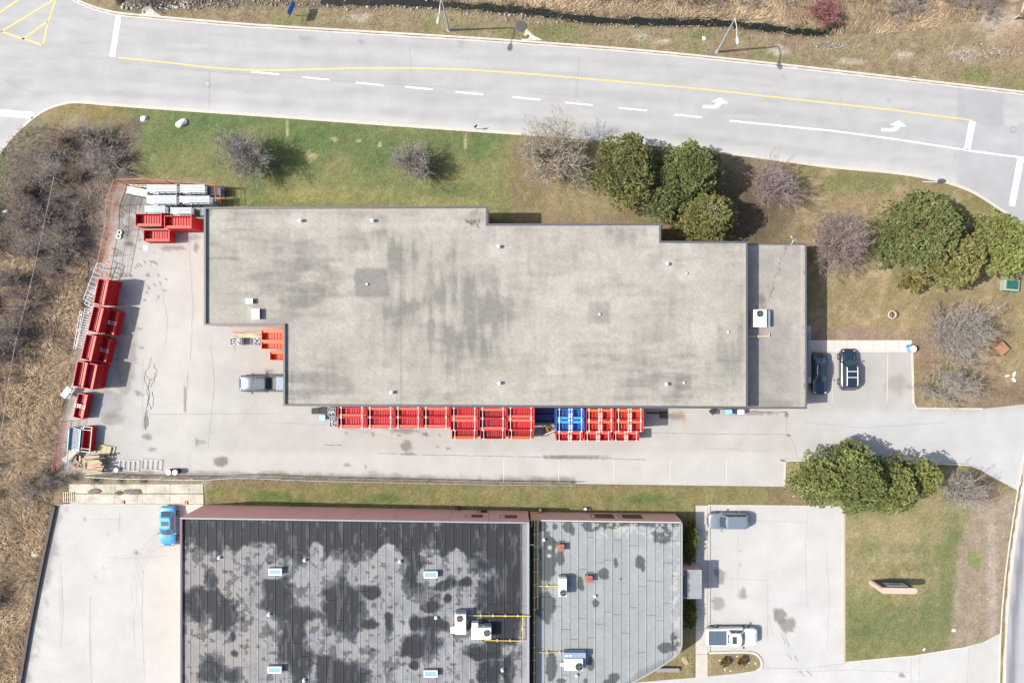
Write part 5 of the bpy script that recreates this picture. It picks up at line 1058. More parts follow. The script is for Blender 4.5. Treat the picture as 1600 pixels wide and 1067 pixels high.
for i, (x0, y0, x1, y1, h, lb) in enumerate(((408, 514.5, 443, 532, 1.9, 'orange ribbed bin in the notch of the warehouse, nearer the wall'), (408, 533, 443, 545.5, 1.5, 'orange ribbed bin in the notch of the warehouse, middle one'), (421.5, 548.5, 443, 563, .9, 'small orange ribbed bin in the notch above the grey pickup'))):
    place_bin('or%d' % i, x0, y0, x1, y1, h, h, lb, 'orange bins in the warehouse notch', m=mat('orange_steel', (.50, .06, .02), .5, noise=.1), mrim=mat('orange_rim', (.55, .12, .05), .5), mfl=MATS['orange_rim'], flange=(1,), strap='none', L=2.2, Wd=1.0)
WOODC = [(.26, .19, .12), (.20, .14, .09), (.30, .24, .16), (.14, .10, .07), (.22, .17, .13)]
def plank_pile(cx, cy, w_, d_, z0, n, lab, cat='lumber', dirs=(0,), jit=.07, L=(1.2, 2.0), tall=.5, name='lumber_pile', colors=WOODC, thick=.05, wd=(.1, .2)):
    p = W(cx, cy, tall); t = thing(name, lab, cat, (p.x, p.y, 0))
    for i in range(n):
        a = random.choice(dirs) + random.gauss(0, jit); l = random.uniform(*L); x, y = random.uniform(-w_, w_) * .5, random.uniform(-d_, d_) * .5; z = z0 + (i + 1) * tall / n
        M_ = Matrix.Translation((x, y, z)) @ Matrix.Rotation(a, 4, 'Z') @ Matrix.Rotation(random.gauss(0, .05), 4, 'Y'); mb = MB(); ww = random.uniform(*wd) / 2; c = random.choice(colors); c = tuple(v * random.uniform(.75, 1.15) for v in c)
        mb.box(-l / 2, l / 2, -ww, ww, -thick, 0, c, M_); mb.build('plank', M_wood, t)
    return t
plank_pile(143, 727, .5, 2.0, 0, 44, 'tall tidy pile of tan lumber in the southwest corner of the yard', dirs=(.05,), L=(1.6, 1.9), tall=1.5, colors=[(.30, .235, .15), (.26, .195, .12), (.33, .27, .18), (.17, .12, .08)])
plank_pile(124, 725, 1.6, 1.4, 0, 46, 'loose heap of broken brown lumber left of the tidy pile', dirs=(.2, 1.0, 1.9, 2.7), jit=.4, L=(.5, 1.3), tall=.8)
plank_pile(384, 523, 2.2, .5, 0, 10, 'long pale boards stacked in the notch of the warehouse', dirs=(.02,), L=(2.6, 3.4), tall=.5, colors=[(.42, .33, .22), (.38, .28, .2), (.30, .12, .08)])
p = W(110, 712, .7); mb = MB(); mb.box(-.9, .9, -.32, .32, .6, .68, None, Matrix.Rotation(.75, 4, 'Z')); t = thing('grey_board', 'grey board laid slantwise over the loose lumber heap', 'board', (p.x, p.y, .2)); mb.build('board', M_conc, t)
def pallet(cx, cy, L, w_, lab, rot=0, n=7, c=(.36, .29, .19)):
    p = W(cx, cy, .15); t = thing('pallet', lab, 'pallet', (p.x, p.y, 0), rot, 'wooden pallets')
    for s_ in (-1, 0, 1): mb = MB(); mb.box(-L / 2, L / 2, s_ * (w_ / 2 - .05) - .04, s_ * (w_ / 2 - .05) + .04, .02, .11, tuple(v * .8 for v in c)); mb.build('runner', M_wood, t)
    for i in range(n): x = -L / 2 + .06 + i * (L - .12) / (n - 1); mb = MB(); mb.box(x - .055, x + .055, -w_ / 2, w_ / 2, .112, .135, tuple(v * random.uniform(.8, 1.15) for v in c)); mb.build('slat', M_wood, t)
    return t
pallet(163.5, 703, 2.2, 1.2, 'slanted pallet with a pale plywood sheet, right of the slatted red bin', -.22, 6)
p = W(162, 703, .3); t = thing('plywood', 'pale plywood sheets lying on the slanted pallet', 'plywood', (p.x, p.y, .137), -.22)
for x in (-.5, 0, .5): mb = MB(); mb.box(x - .235, x + .235, -.5, .5, 0, .06, (.30, .255, .15)); mb.build('sheet', M_wood, t)
pallet(107, 776.5, 1.3, 1.2, 'weathered pallet at the west end of the cream concrete ramp', .02, 6)
p = W(228, 387.5); mb = MB(); mb.box(-.28, .28, -.28, .28, 0, .03); mb.box(-.2, .2, -.2, .2, .03, .05); o = mb.build('paper_sheet', M_strap); o.location = (p.x, p.y, .006); tag(o, 'small pale square board lying on the yard below the red bins', 'board')
for x, y, lb in ((186.5, 363, 'small white tyre-like ring at the orange fence, upper one'), (185, 369.5, 'small white ring with dark centre at the orange fence, lower one')):
    p = W(x, y, .2); t = thing('white_ring', lb, 'tyre', (p.x, p.y, .02), group='white tyres at the orange fence'); mb = MB(); n = 14
    for k in range(n): a, b = 2 * math.pi * k / n, 2 * math.pi * (k + 1) / n; mb.bar((math.cos(a) * .22, math.sin(a) * .22, .1), (math.cos(b) * .22, math.sin(b) * .22, .1), .14, .16)
    mb.build('ring', M_white, t); mb = MB(); mb.tube([(0, 0, 0), (0, 0, .06)], .14, 10); mb.build('hub', M_dark, t)
for x, y, lb in ((1037, 648, 'rusty brown plate pile on the asphalt right of the bins shade'), ):
    p = W(x, y, .2); t = thing('rusty_plates', lb, 'plates', (p.x, p.y, .006)); 
    for i in range(4): mb = MB(); mb.box(-.45 + i * .03, .45, -.4, .4 - i * .03, i * .03, i * .03 + .025); mb.build('plate', mat('rust', (.06, .035, .028), .9, noise=.4, nscale=6), t)
# heap of dry brush between the navy and blue bins
mb = MB(); p0 = W(855, 670)
for _ in range(260):
    r_ = abs(random.gauss(0, .45)); a = random.uniform(0, 6.28); p = p0 + Vector((math.cos(a) * r_ * 1.2, math.sin(a) * r_ * .8, random.uniform(.02, .45) * max(0, 1 - r_))); q = Vector((random.gauss(0, 1), random.gauss(0, 1), random.gauss(0, .5))).normalized() * random.uniform(.08, .25)
    mb.bar(p - q, p + q, .035, .03, random.choice([(.20, .12, .06), (.12, .07, .04), (.28, .19, .10)]))
tag(mb.build('brush_heap', M_wood), 'heap of dry brown brush in the gap between red and blue bins', 'brush heap', kind='stuff')
P = [W(842, 683, .2), W(868, 672, .9)]; mb = MB(); mb.tube(P, .05, 6); tag(mb.build('steel_bar', M_strap), 'pale steel bar leaning across the gap by the brush heap', 'bar')
P = [W(1030, 653, .1), W(1008, 641, .1)]; mb = MB(); mb.box(0, 2.2, -.08, .08, 0, .1); o = mb.build('long_beam', M_under); o.location = W(1010, 645, 0); tag(o, 'dark beam on the ground in the shade right of the bins', 'beam')

# ---- street furniture
def lamp(base, top, head, z, lab):
    b, tp, hd = W(*base), W(*top, z), W(*head, z - .25); t = thing('street_lamp', lab, 'street lamp', b, group='street lamps on the north verge')
    mb = MB(); mb.tube([(0, 0, 0), (tp - b) * .5, tp - b], [.13, .10, .07], 10); mb.build('pole', M_lamp, t); mb = MB(); mb.tube([(0, 0, 0), (0, 0, .12)], .24, 10); mb.build('base_plate', M_galv, t)
    mid = (tp + hd) / 2 - b + Vector((0, 0, .22)); mb = MB(); mb.tube([tp - b + Vector((0, 0, -.03)), mid, hd - b], [.055, .05, .045], 8); mb.build('arm', M_lamp, t)
    d = (hd - tp); d.z = 0; d.normalize(); q = hd - b; mb = MB(); mb.tube([q - d * .1, q + d * .1, q + d * .45, q + d * .75, q + d * .85], [.06, .15, .22, .17, .04], 10); hdm = mb.build('lamp_head', M_lamp, t, smooth=True)
    mb = MB(); mb.tube([q + d * .22 + Vector((0, 0, -.16)), q + d * .62 + Vector((0, 0, -.16))], [.12, .12], 8); mb.build('lens', M_lampg2, t).parent = hdm
lamp((701.5, 48), (689.5, -3), (686, 26), 8, 'grey street lamp beside the rocky ditch, nearest the top of the picture')
lamp((1120.5, 82), (1148.5, 29.5), (1151.5, 58), 8, 'grey street lamp leaning over the ditch at the darker eastern verge')
p = W(463.5, 26); t = thing('blue_sign', 'blue sign board on a short post on the north verge', 'sign', p, R(66)); mb = MB(); mb.box(-.75, .75, -.04, .04, 1.5, 2.5); mb.build('sign_face', M_bluesign, t, bevel=.01); mb = MB(); mb.bar((0, .07, 0), (0, .07, 2.4), .07); mb.build('post', M_galv, t); mb = MB(); mb.box(-.7, .7, .06 - .1, .0 - .041, 2.2, 2.3); mb.build('sign_stripe', M_bluew, t)
p = W(744, 202.5); t = thing('small_sign', 'small dark sign on a thin post at the south kerb', 'sign', p, .5); mb = MB(); mb.box(-.2, .2, -.02, .02, .9, 1.4); mb.build('sign_face', M_dark, t); mb = MB(); mb.bar((0, .04, 0), (0, .04, 1.4), .05); mb.build('post', M_dark, t)
p = W(1455, 284.5); t = thing('curb_sign', 'flat pale sign with a dark box lying at the kerb above the evergreens', 'sign', p, -.02); mb = MB(); mb.box(-1.1, .6, -.10, .0, .15, .22); mb.build('sign_face', M_white2, t); mb = MB(); mb.box(.62, 1.15, -.12, .25, .15, .6); mb.build('box', M_coping, t); mb = MB(); mb.bar((-.8, -.05, 0), (-.8, -.05, .15), .06); mb.bar((.9, .05, 0), (.9, .05, .15), .06); mb.build('post', M_dark, t)
p = W(1238, 372, 4.9); t = thing('satellite_dish', 'white satellite dish on the north edge of the office roof', 'satellite dish', (p.x, W(1238, 381, 4.5).y - .1, 4.5))
mb = MB(); n = 14; rings = []
for j, (rr_, hh) in enumerate(((.02, 0), (.2, .03), (.36, .11))): rings.append([(rr_ * math.cos(2 * math.pi * k / n), rr_ * math.sin(2 * math.pi * k / n), hh) for k in range(n)])
vv = [q for r_ in rings for q in r_]; ff = [(j * n + k, j * n + (k + 1) % n, (j + 1) * n + (k + 1) % n, (j + 1) * n + k) for j in range(2) for k in range(n)]
Md = Matrix.Translation((.05, .42, .55)) @ Matrix.Rotation(-.9, 4, 'X') @ Matrix.Rotation(.5, 4, 'Y'); mb.add([Md @ Vector(v) for v in vv], ff); mb.build('dish', M_white, t, smooth=True)
mb = MB(); mb.tube([(0, .0, 0), (0, .1, .3), (.05, .40, .5)], .03, 6); mb.build('mast', M_white, t); mb = MB(); mb.bar((.05, .45, .55), (-.25, .75, .75), .03); mb.box(-.3, -.2, .7, .82, .7, .8); mb.build('feed_arm', M_white, t)
p = W(1388, 492); t = thing('ring_planter', 'round white rimmed bowl standing on the tan lawn', 'bowl', p); mb = MB(); n = 20
for k in range(n): a, b = 2 * math.pi * k / n, 2 * math.pi * (k + 1) / n; mb.bar((math.cos(a) * .42, math.sin(a) * .42, .8), (math.cos(b) * .42, math.sin(b) * .42, .8), .09, .10)
mb.build('rim', mat('pale_pink_rim', (.42, .33, .29), .7), t); mb = MB(); mb.tube([(0, 0, .40), (0, 0, .46)], [.12, .2], 16); mb.build('bowl', mat('tan_bowl', (.20, .15, .11), .8), t); mb = MB(); mb.tube([(0, 0, 0), (0, 0, .08), (0, 0, .45)], [.16, .07, .06], 10); mb.build('stem', M_signbr, t)
p = W(1582, 446, .9); t = thing('utility_box', 'dark green utility box with a pale rim at the corner of the evergreens', 'utility box', (p.x, p.y, 0), -.08); mb = MB(); mb.box(-.85, .85, -.62, .62, 0, .85); mb.build('cabinet', M_greenl, t, bevel=.02); mb = MB(); mb.box(-.68, .68, -.42, .55, .855, .93); mb.build('lid', M_green, t, bevel=.02); mb = MB(); mb.box(-.85, .85, -.66, -.625, .1, .8); mb.build('door', M_green, t)
p = W(1566, 545, 1.1); t = thing('corner_sign', 'orange-tan diamond shaped board under the bare tree near the east kerb', 'board', (p.x, p.y, .02), .75); m1 = mat('weathered_orange_board', (.24, .115, .06), .8, noise=.2, nscale=5)
for i in range(5): mb = MB(); mb.box(-.62 + i * .25, -.62 + i * .25 + .24, -.6, .6, 1.05, 1.1); mb.build('board_plank', m1, t)
mb = MB()
for s_ in (-.5, .5): mb.bar((s_, -.5, 0), (s_, -.5, 1.05), .08); mb.bar((s_, .5, 0), (s_, .5, 1.05), .08)
mb.build('post', M_signbr, t)
mb = MB(); mb.box(-.65, .65, -.62, -.6, .1, 1.04); mb.box(-.65, .65, .6, .62, .1, 1.04); mb.build('side_board', m1, t)
p = W(1529.5, 499, .8); t = thing('grey_cabinet', 'small pale grey cabinet half hidden by the bare tree', 'cabinet', (p.x, p.y, 0)); mb = MB(); mb.box(-.35, .35, -.4, .4, .03, .8); mb.build('cabinet', M_galv, t, bevel=.02); mb = MB(); mb.box(-.37, .37, -.42, .42, .802, .84); mb.build('lid', M_galv, t)
# monument sign with a slanted slab, rounded ends
def capsule(l, r, n=10): return [(l + r * math.sin(a), -r * math.cos(a)) for a in [math.pi * k / n for k in range(n + 1)]] + [(-l - r * math.sin(a), r * math.cos(a)) for a in [math.pi * k / n for k in range(n + 1)]]
p = W(1386, 911.5); ctr = (W(1361, 909) + W(1409, 911)) / 2; t = thing('monument_sign', 'pink-grey stone monument sign with rounded ends and a pale lettered panel', 'sign', (ctr.x, ctr.y, 0), -.012)
hs = 2.6; mb = MB(); mb.prism(capsule(1.72, .33), -.05, hs); mb.build('slab', M_signst, t)
mb = MB(); mb.box(-1.75, 1.75, .335, .36, .25, 2.3); mb.build('backing', M_signbr, t); mb = MB(); mb.box(-1.1, 1.25, .365, .40, 1.15, 2.2); mb.build('sign_face', M_signwh, t)
mb = MB(); rs = random.Random(4); x = -.55
while x < .65: wl = rs.uniform(.05, .13); mb.box(x, x + wl, .401, .412, 1.45, 1.45 + rs.uniform(.14, .3)); x += wl + .05
mb.build('lettering', M_signtx, t)
# benches, stones
p = W(1043, 1046.5, .45); t = thing('stone_bench', 'long pale bench on the grass beside the cut-off corner', 'bench', (p.x, p.y, .03)); mb = MB(); mb.box(-1.35, 1.35, -.22, .22, .36, .45); mb.build('seat', mat('bench_stone', (.17, .15, .155), .8, noise=.15), t)
for s_ in (-1, 1): mb = MB(); mb.box(s_ * 1.05 - .12, s_ * 1.05 + .12, -.18, .18, 0, .36); mb.build('leg', MATS['bench_stone'], t)
mb = MB(); mb.bar((-1.3, .26, .36), (1.3, .26, .36), .05); mb.build('back_rail', M_dark, t)
def rock(px, py, rx, ry, h, lab, cat='boulder', col=(.42, .42, .43), rot=0, seed=0, group=None, detail=2, z0=0, name='boulder'):
    p = W(px, py, h * .5); bm = bmesh.new(); bmesh.ops.create_icosphere(bm, subdivisions=detail, radius=1); rs = random.Random(seed); ph = [rs.uniform(0, 6) for _ in range(6)]
    cuts = [(Vector((rs.gauss(0, 1), rs.gauss(0, 1), rs.gauss(.3, .7))).normalized(), rs.uniform(.55, .85)) for _ in range(9)]
    for v in bm.verts:
        c = v.co.normalized(); k = 1
        for nrm, d in cuts:
            q = c.dot(nrm)
            if q * k > d: k = d / q
        v.co = c * k * 1.12; v.co.x *= rx; v.co.y *= ry; v.co.z = max(v.co.z * h, -.1)
    me = bpy.data.meshes.new(name); bm.to_mesh(me); bm.free(); a = me.color_attributes.new('Col', 'FLOAT_COLOR', 'POINT'); a.data.foreach_set('color', np.array([[*[c_ * rs.uniform(.8, 1.15) for c_ in col], 1] for _ in me.vertices], np.float32).ravel()); me.materials.append(M_rock)
    o = link(name, me); o.location = (p.x, p.y, z0); o.rotation_euler = (0, 0, rot)
    return tag(o, lab, cat, group)
rock(225, 185, .55, .5, .6, 'squarish pale grey boulder on the lawn below the western stop line', rot=.2, seed=1)
rock(282, 192.5, .95, .62, .6, 'larger pointed pale boulder with dark fissures on the green lawn', rot=.3, seed=5)
rock(1100.5, 239.5 - 180, .35, .3, .25, 'lone white stone on the verge left of the leaning street lamp', seed=8)
for k, (x, y, lb) in enumerate(((1574.5, 587, 'left'), (1585.5, 584.5, 'upper right'), (1584.5, 593, 'lower right'))): rock(x, y, .33, .22, .14, f'flat white stone, {lb} of three on the brown lawn by the east kerb', 'stone', (.62, .6, .56), k * 1.2, k + 20, 'three white stones')
rock(1491, 984.5, .28, .24, .25, 'small white stone at the brown edge of the southeast lawn', 'stone', (.6, .57, .54), 0, 31); rock(1443, 1014, .38, .2, .15, 'small pale stone at the south kerb of the lawn', 'stone', (.5, .45, .4), .6, 33)
rock(1070.5, 1031, .45, .75, .25, 'tan flat rock in the grass by the walk', 'stone', (.26, .20, .14), .3, 35); rock(9, 331, .45, .25, .3, 'white rock at the edge of the west thicket', 'stone', (.5, .48, .44), 0, 36)
rock(53, 866, .5, .45, .3, 'whitish rubble lump among the brown reeds left of the concrete lot', 'stone', (.45, .40, .34), 0, 37)
for k, (x, y) in enumerate(((1131, 1026.5), (1125, 1031), (1152, 1025), (1166, 1029), (1170, 1035.5), (1166.5, 1040.5), (1161, 1044.5), (1142, 1047.5), (1133, 1045.5), (1181, 1036))):
    rock(x, y, .16, .14, .14, ['white edging stone of the kerbed planting island, %s side' % s_ for s_ in ('north west', 'far west', 'north', 'northeast', 'east', 'southeast', 'lower right', 'south', 'south west', 'rounded east tip')][k], 'stone', (.5, .44, .34), k, 40 + k, 'edging stones of the planting island', 1)
# riprap beside the ditch
V_, F_, C_l = [], [], []; rs = np.random.default_rng(21)
bm = bmesh.new(); bmesh.ops.create_icosphere(bm, subdivisions=1, radius=1); bm.verts.ensure_lookup_table(); iv = np.array([v.co[:] for v in bm.verts]); iff = np.array([[v.index for v in f.verts] for f in bm.faces]); bm.free(); off_ = 0
for k in range(2600):
    if k < 1500:
        x = rs.uniform(190, 830) if k < 1200 else rs.uniform(830, 1330); cyk = np.interp(x, [p[0] for p in CREEK], [p[1] for p in CREEK]); y = cyk + rs.normal(0, 1) * (6 if x < 600 else 5) + (4 if x < 560 else 8) * (1 if rs.random() < .75 else -.8); s_ = rs.uniform(.04, .13) * (1.7 if rs.random() < .15 else 1)
        if x < 300 and rs.random() < .6: y = rs.uniform(0, 14); s_ = rs.uniform(.12, .28)
    elif k < 2300 and k % 2:
        continue
    elif k < 2300:
        bx = [(1505, 85, 35, 10), (1230, 62, 30, 8), (1300, 72, 40, 6), (1440, 75, 35, 8), (1560, 80, 30, 8), (700, 22, 120, 5), (300, 10, 60, 5), (560, 18, 90, 5)][k % 8]; x = bx[0] + rs.normal() * bx[2] * .6; y = bx[1] + rs.normal() * bx[3] * .7; s_ = rs.uniform(.04, .14)
    else: x = rs.uniform(150, 240); y = rs.uniform(300, 440); s_ = rs.uniform(.03, .07); x = 0.2 * x + .8 * np.interp(y, [300, 440], [205, 178]) + rs.normal() * 5
    p = W(x, y); z = gz(p.x, p.y); g_ = rs.uniform(.09, .27) * (1.35 if (x < 290 and y < 20) else 1); v = iv * rs.uniform(.6, 1.2, iv.shape) * s_ * np.array([1, 1, .7]) + np.array([p.x, p.y, z + s_ * .2]); V_.append(v); F_.append(iff + off_); off_ += len(iv); C_l.append(np.tile([g_, g_ * .93, g_ * .82], (len(iv), 1)))
tag(np_mesh('riprap_stones', np.vstack(V_), np.vstack(F_), M_rock, np.vstack(C_l)), 'pale broken stones scattered along the ditch and verge', 'stones', kind='stuff')
# ---- ramp of cream slabs
for r_, (y0, y1, lbl) in enumerate(((756, 770.5, ''), (771.5, 786.5, ''))):
    xs = [108, 148, 180, 228, 266, 318] if r_ == 0 else [110, 180, 215, 266, 318.5]
    for i in range(len(xs) - 1):
        a, b = W(xs[i] + .25, y0), W(xs[i + 1] - .25, y1); mb = MB(); mb.box(a.x, b.x, b.y, a.y, -.1, .05 + r_ * .03 + random.uniform(0, .01)); o = mb.build('ramp_slab', M_cream); o['kind'] = 'structure'
ribbon('ramp_kerb', [(100, 787.4), (318, 787.8)], .12, -.05, M_conc, h=.2)
ribbon('lot_edge_beam', smoothline([(87, 790), (74, 850), (61, 913), (47, 985), (33, 1067), (24, 1115)], 3), .34, -.05, mat('dark_timber', (.06, .05, .042), .9, noise=.3, nscale=5), h=.4)
for x, y in ((191, 784.5), (290, 785.5)):
    p = W(x, y, .2); t = thing('dock_bumper', 'orange dock bumper on the cream ramp edge, %s one' % ('west' if x < 200 else 'east'), 'bumper', (p.x, p.y, .06), group='orange bumpers on the ramp'); mb = MB(); mb.box(-.16, -.02, -.2, .2, 0, .15); mb.build('pad', M_orange, t); mb = MB(); mb.box(.02, .16, -.2, .2, 0, .15); mb.build('pad', M_orange, t)
# ---- walk slabs
for x0, x1, y0, y1, k in ((1087, 1105.5, 789, 1060, 7), ):
    ys = np.linspace(y0, y1, k + 1)
    for i in range(k): a, b = W(x0, ys[i] + .2), W(x1, ys[i + 1] - .2); mb = MB(); mb.box(a.x, b.x, b.y, a.y, -.1, .06 + random.uniform(0, .006)); mb.build('walk_slab', M_conc)['kind'] = 'structure'
xs = np.linspace(1262, 1424, 9)
for i in range(8): a, b = W(xs[i] + .2, 531.5), W(xs[i + 1] - .2, 548.5); mb = MB(); mb.box(a.x, b.x, b.y, a.y, -.1, .12 + random.uniform(0, .006)); mb.build('walk_slab', mat('pale_walk', (.36, .33, .30), .9, noise=.06, nscale=5))['kind'] = 'structure'
ribbon('walk_edge', [(1262, 549.4), (1426, 549.4)], .13, -.05, M_kerb, h=.18)

rock(146, 767.5, .9, .35, .25, 'low brown dirt mound on the ramp joint, west one', 'dirt mound', (.12, .095, .075), 0, 61, 'dirt mounds on the ramp', name='dirt_mound'); rock(206, 768.5, 1.5, .45, .3, 'long brown dirt mound on the ramp joint, middle one', 'dirt mound', (.13, .105, .085), 0, 62, 'dirt mounds on the ramp', name='dirt_mound'); rock(186, 769.5, .55, .3, .25, 'small olive dirt mound between two brown ones on the ramp', 'dirt mound', (.09, .08, .045), 0, 63, 'dirt mounds on the ramp', name='dirt_mound')
# ------------------------------------------------ vehicles
def loft(mb, secs, closed_ends=True):
    n = len(secs[0]); o = len(mb.v); mb.v += [tuple(p) for s_ in secs for p in s_]
    for i in range(len(secs) - 1):
        for k in range(n - 1): mb.f.append((o + i * n + k, o + i * n + k + 1, o + (i + 1) * n + k + 1, o + (i + 1) * n + k))
    if closed_ends: mb.f.append(tuple(o + k for k in range(n))[::-1]); mb.f.append(tuple(o + (len(secs) - 1) * n + k for k in range(n)))
def vehicle(lab, cat, px, py, heading, L, Wd, paint, kind='sedan', name='parked_car', zc=.8, glass=M_carglass, extras=()):
    p = W(px, py, zc); t = thing(name, lab, cat, (p.x, p.y, .006), heading); w_ = Wd / 2; l = L / 2
    K = {'sedan': dict(hood=.92, deck=.98, roof=1.44, belt=.93, ws=(.20, .04), rw=(-.40, -.25), rise=.0), 'suv': dict(hood=1.02, deck=1.12, roof=1.68, belt=1.05, ws=(.215, .09), rw=(-.475, -.42), rise=.0),
         'pickup': dict(hood=1.15, deck=1.25, roof=1.88, belt=1.2, ws=(.235, .13), rw=(-.10, -.085), rise=.0)}[kind]
    def hw(u):   # plan half width
        e = abs(u) / .5; f = 1 - .05 * e ** 2 - ((.30 if kind != 'pickup' else .18) * max(0, (e - .78) / .22) ** 2 if u > 0 else (.22 if kind != 'pickup' else .06) * max(0, (e - .84) / .16) ** 2); return w_ * f
    def zt(u):
        if u > K['ws'][0]: s_ = (u - K['ws'][0]) / (.5 - K['ws'][0]); return K['belt'] - (K['belt'] - K['hood'] + .16) * s_ ** 2.2 - .02 * s_
        if kind == 'pickup' and u < K['rw'][0]: return K['deck']
        if u < K['rw'][0]: s_ = (K['rw'][0] - u) / (.5 + K['rw'][0]); return K['belt'] + (K['deck'] - K['belt']) * min(1, s_ * 2) - .10 * s_ ** 3
        return K['belt'] + (K['deck'] - K['belt']) * max(0, -u / .5) * .7
    us = [-.5, -.495, -.48, -.455, -.42, -.36, -.28, -.2, -.1, 0, .1, .2, .28, .36, .42, .46, .485, .5]; secs = []
    for u in us:
        h, z = hw(u), zt(u); e = max(0, (abs(u) - .46) / .04); z = z - .16 * e ** 2; zb = .28 + .12 * e; half = [(h * .90, zb), (h * .985, zb + .10), (h, z - .30), (h * .985, z - .12), (h * .93, z - .035), (h * .80, z), (h * .4, z + .025)]
        ring = [(-y, zz) for y, zz in half] + [(0, z + .03)] + [(y, zz) for y, zz in half[::-1]]; secs.append([(u * L, y, zz) for y, zz in ring])
    mb = MB(); loft(mb, secs); ns = len(secs[0])
    for i in range(len(us) - 1): mb.f.append((i * ns, (i + 1) * ns, (i + 1) * ns + ns - 1, i * ns + ns - 1))
    mb.build('body', paint, t, smooth=True)
    # greenhouse
    f0, f1, r0, r1 = K['ws'][0] * L, K['ws'][1] * L, K['rw'][0] * L, K['rw'][1] * L; zb, zr_ = K['belt'] - .02, K['roof']; wb, wt = w_ * .86, w_ * (.66 if kind == 'sedan' else .72)
    def prof(x0, x1, z, wd, rnd): # outline rear->front
        return [(x0, -wd + rnd), (x0 - .02, 0), (x0, wd - rnd), (x0 + rnd, wd), ((x0 + x1) / 2, wd + .03), (x1 - rnd, wd), (x1, wd - rnd), (x1 + .10, 0), (x1, -wd + rnd), (x1 - rnd, -wd), ((x0 + x1) / 2, -wd - .03), (x0 + rnd, -wd)]
    bt = [(x, y, zb) for x, y in prof(r0, f0, zb, wb, .12)]; tp = [(x, y, zr_ - .05) for x, y in prof(r1, f1, zr_, wt, .14)]; cx = (r1 + f1) / 2
    tp2 = [((x - cx) * .86 + cx, y * .84, zr_) for x, y, z in tp]; mb = MB(); n = 12; mb.v = bt + tp + tp2
    mb.f = [(i, (i + 1) % n, n + (i + 1) % n, n + i) for i in range(n)] + [(n + i, n + (i + 1) % n, 2 * n + (i + 1) % n, 2 * n + i) for i in range(n)] + [tuple(range(2 * n, 3 * n))]
    mb.f = [f[::-1] for f in mb.f]; mb.build('cabin', paint, t, smooth=False)
    def pane(nm, q, m=glass, lift=.018):
        q = [Vector(v) for v in q]; nn = (q[1] - q[0]).cross(q[2] - q[0]).normalized(); c = sum(q, Vector()) / len(q)
        if nn.dot(c - Vector((cx, 0, .6))) < 0: nn = -nn
        mb = MB(); a = [v + nn * lift for v in q]; b = [v - nn * .02 for v in q]; k = len(q); mb.v = [tuple(v) for v in a + b]; mb.f = [tuple(range(k)), tuple(range(2 * k - 1, k - 1, -1))] + [(i, i + k, (i + 1) % k + k, (i + 1) % k) for i in range(k)]
        o = mb.build(nm, m, t); return o
    def lp(a, b, s_): return (a[0] + (b[0] - a[0]) * s_, a[1] + (b[1] - a[1]) * s_, a[2] + (b[2] - a[2]) * s_)
    ws_b = [(f0 + .0, -wb + .16, zb), (f0 + .09, 0, zb), (f0 + .0, wb - .16, zb)]; ws_t = [(f1, wt - .10, zr_ - .06), (f1 + .09, 0, zr_ - .06), (f1, -wt + .10, zr_ - .06)]
    pane('windshield', [lp(ws_b[0], ws_t[2], .04), lp(ws_b[1], ws_t[1], .04), lp(ws_t[1], ws_b[1], .04), lp(ws_t[2], ws_b[0], .04)]); pane('windshield', [lp(ws_b[1], ws_t[1], .04), lp(ws_b[2], ws_t[0], .04), lp(ws_t[0], ws_b[2], .04), lp(ws_t[1], ws_b[1], .04)])
    if kind != 'pickup':
        rb = [(r0, wb - .18, zb), (r0 - .02, 0, zb), (r0, -wb + .18, zb)]; rt = [(r1, -wt + .12, zr_ - .06), (r1 - .02, 0, zr_ - .06), (r1, wt - .12, zr_ - .06)]; pane('rear_window', [lp(rb[0], rt[2], .08), lp(rb[1], rt[1], .08), lp(rb[2], rt[0], .08), lp(rt[0], rb[2], .08), lp(rt[1], rb[1], .08), lp(rt[2], rb[0], .08)])
    else: pane('rear_window', [(r0, .5, zb + .12), (r0, -.5, zb + .12), (r1, -.48, zr_ - .14), (r1, .48, zr_ - .14)])
    for s_ in (-1, 1):
        nwin = 2; xa, xb = r0 + (.35 if kind == 'sedan' else .12), f0 - .14; ta, tb = r1 + .16, f1 - .12
        for k in range(nwin):
            u0, u1 = k / nwin + .01, (k + 1) / nwin - .01; q = [(xa + (xb - xa) * u0, s_ * (wb + .01), zb + .05), (xa + (xb - xa) * u1, s_ * (wb + .01), zb + .05), (ta + (tb - ta) * u1, s_ * (wt + .035), zr_ - .12), (ta + (tb - ta) * u0, s_ * (wt + .035), zr_ - .12)]; pane('side_window', q)
        mb = MB(); xm = f0 - .15; mb.box(xm - .09, xm + .07, min(s_ * w_ * .97, s_ * (w_ + .22)), max(s_ * w_ * .97, s_ * (w_ + .22)), zb + .02, zb + .16); mb.build('mirror', paint if kind != 'pickup' else M_dark, t, bevel=.03)
        mb = MB(); mb.box(l - .46, l - .20, min(s_ * w_ * .48, s_ * w_ * .76), max(s_ * w_ * .48, s_ * w_ * .76), K['hood'] - .32, K['hood'] - .10); mb.build('headlight', M_lampg, t, bevel=.02)
        mb = MB(); mb.box(-l + .03, -l + .2, min(s_ * w_ * .56, s_ * w_ * .80), max(s_ * w_ * .56, s_ * w_ * .80), K['deck'] - .34, K['deck'] - .12); mb.build('tail_light', M_redl, t, bevel=.02)
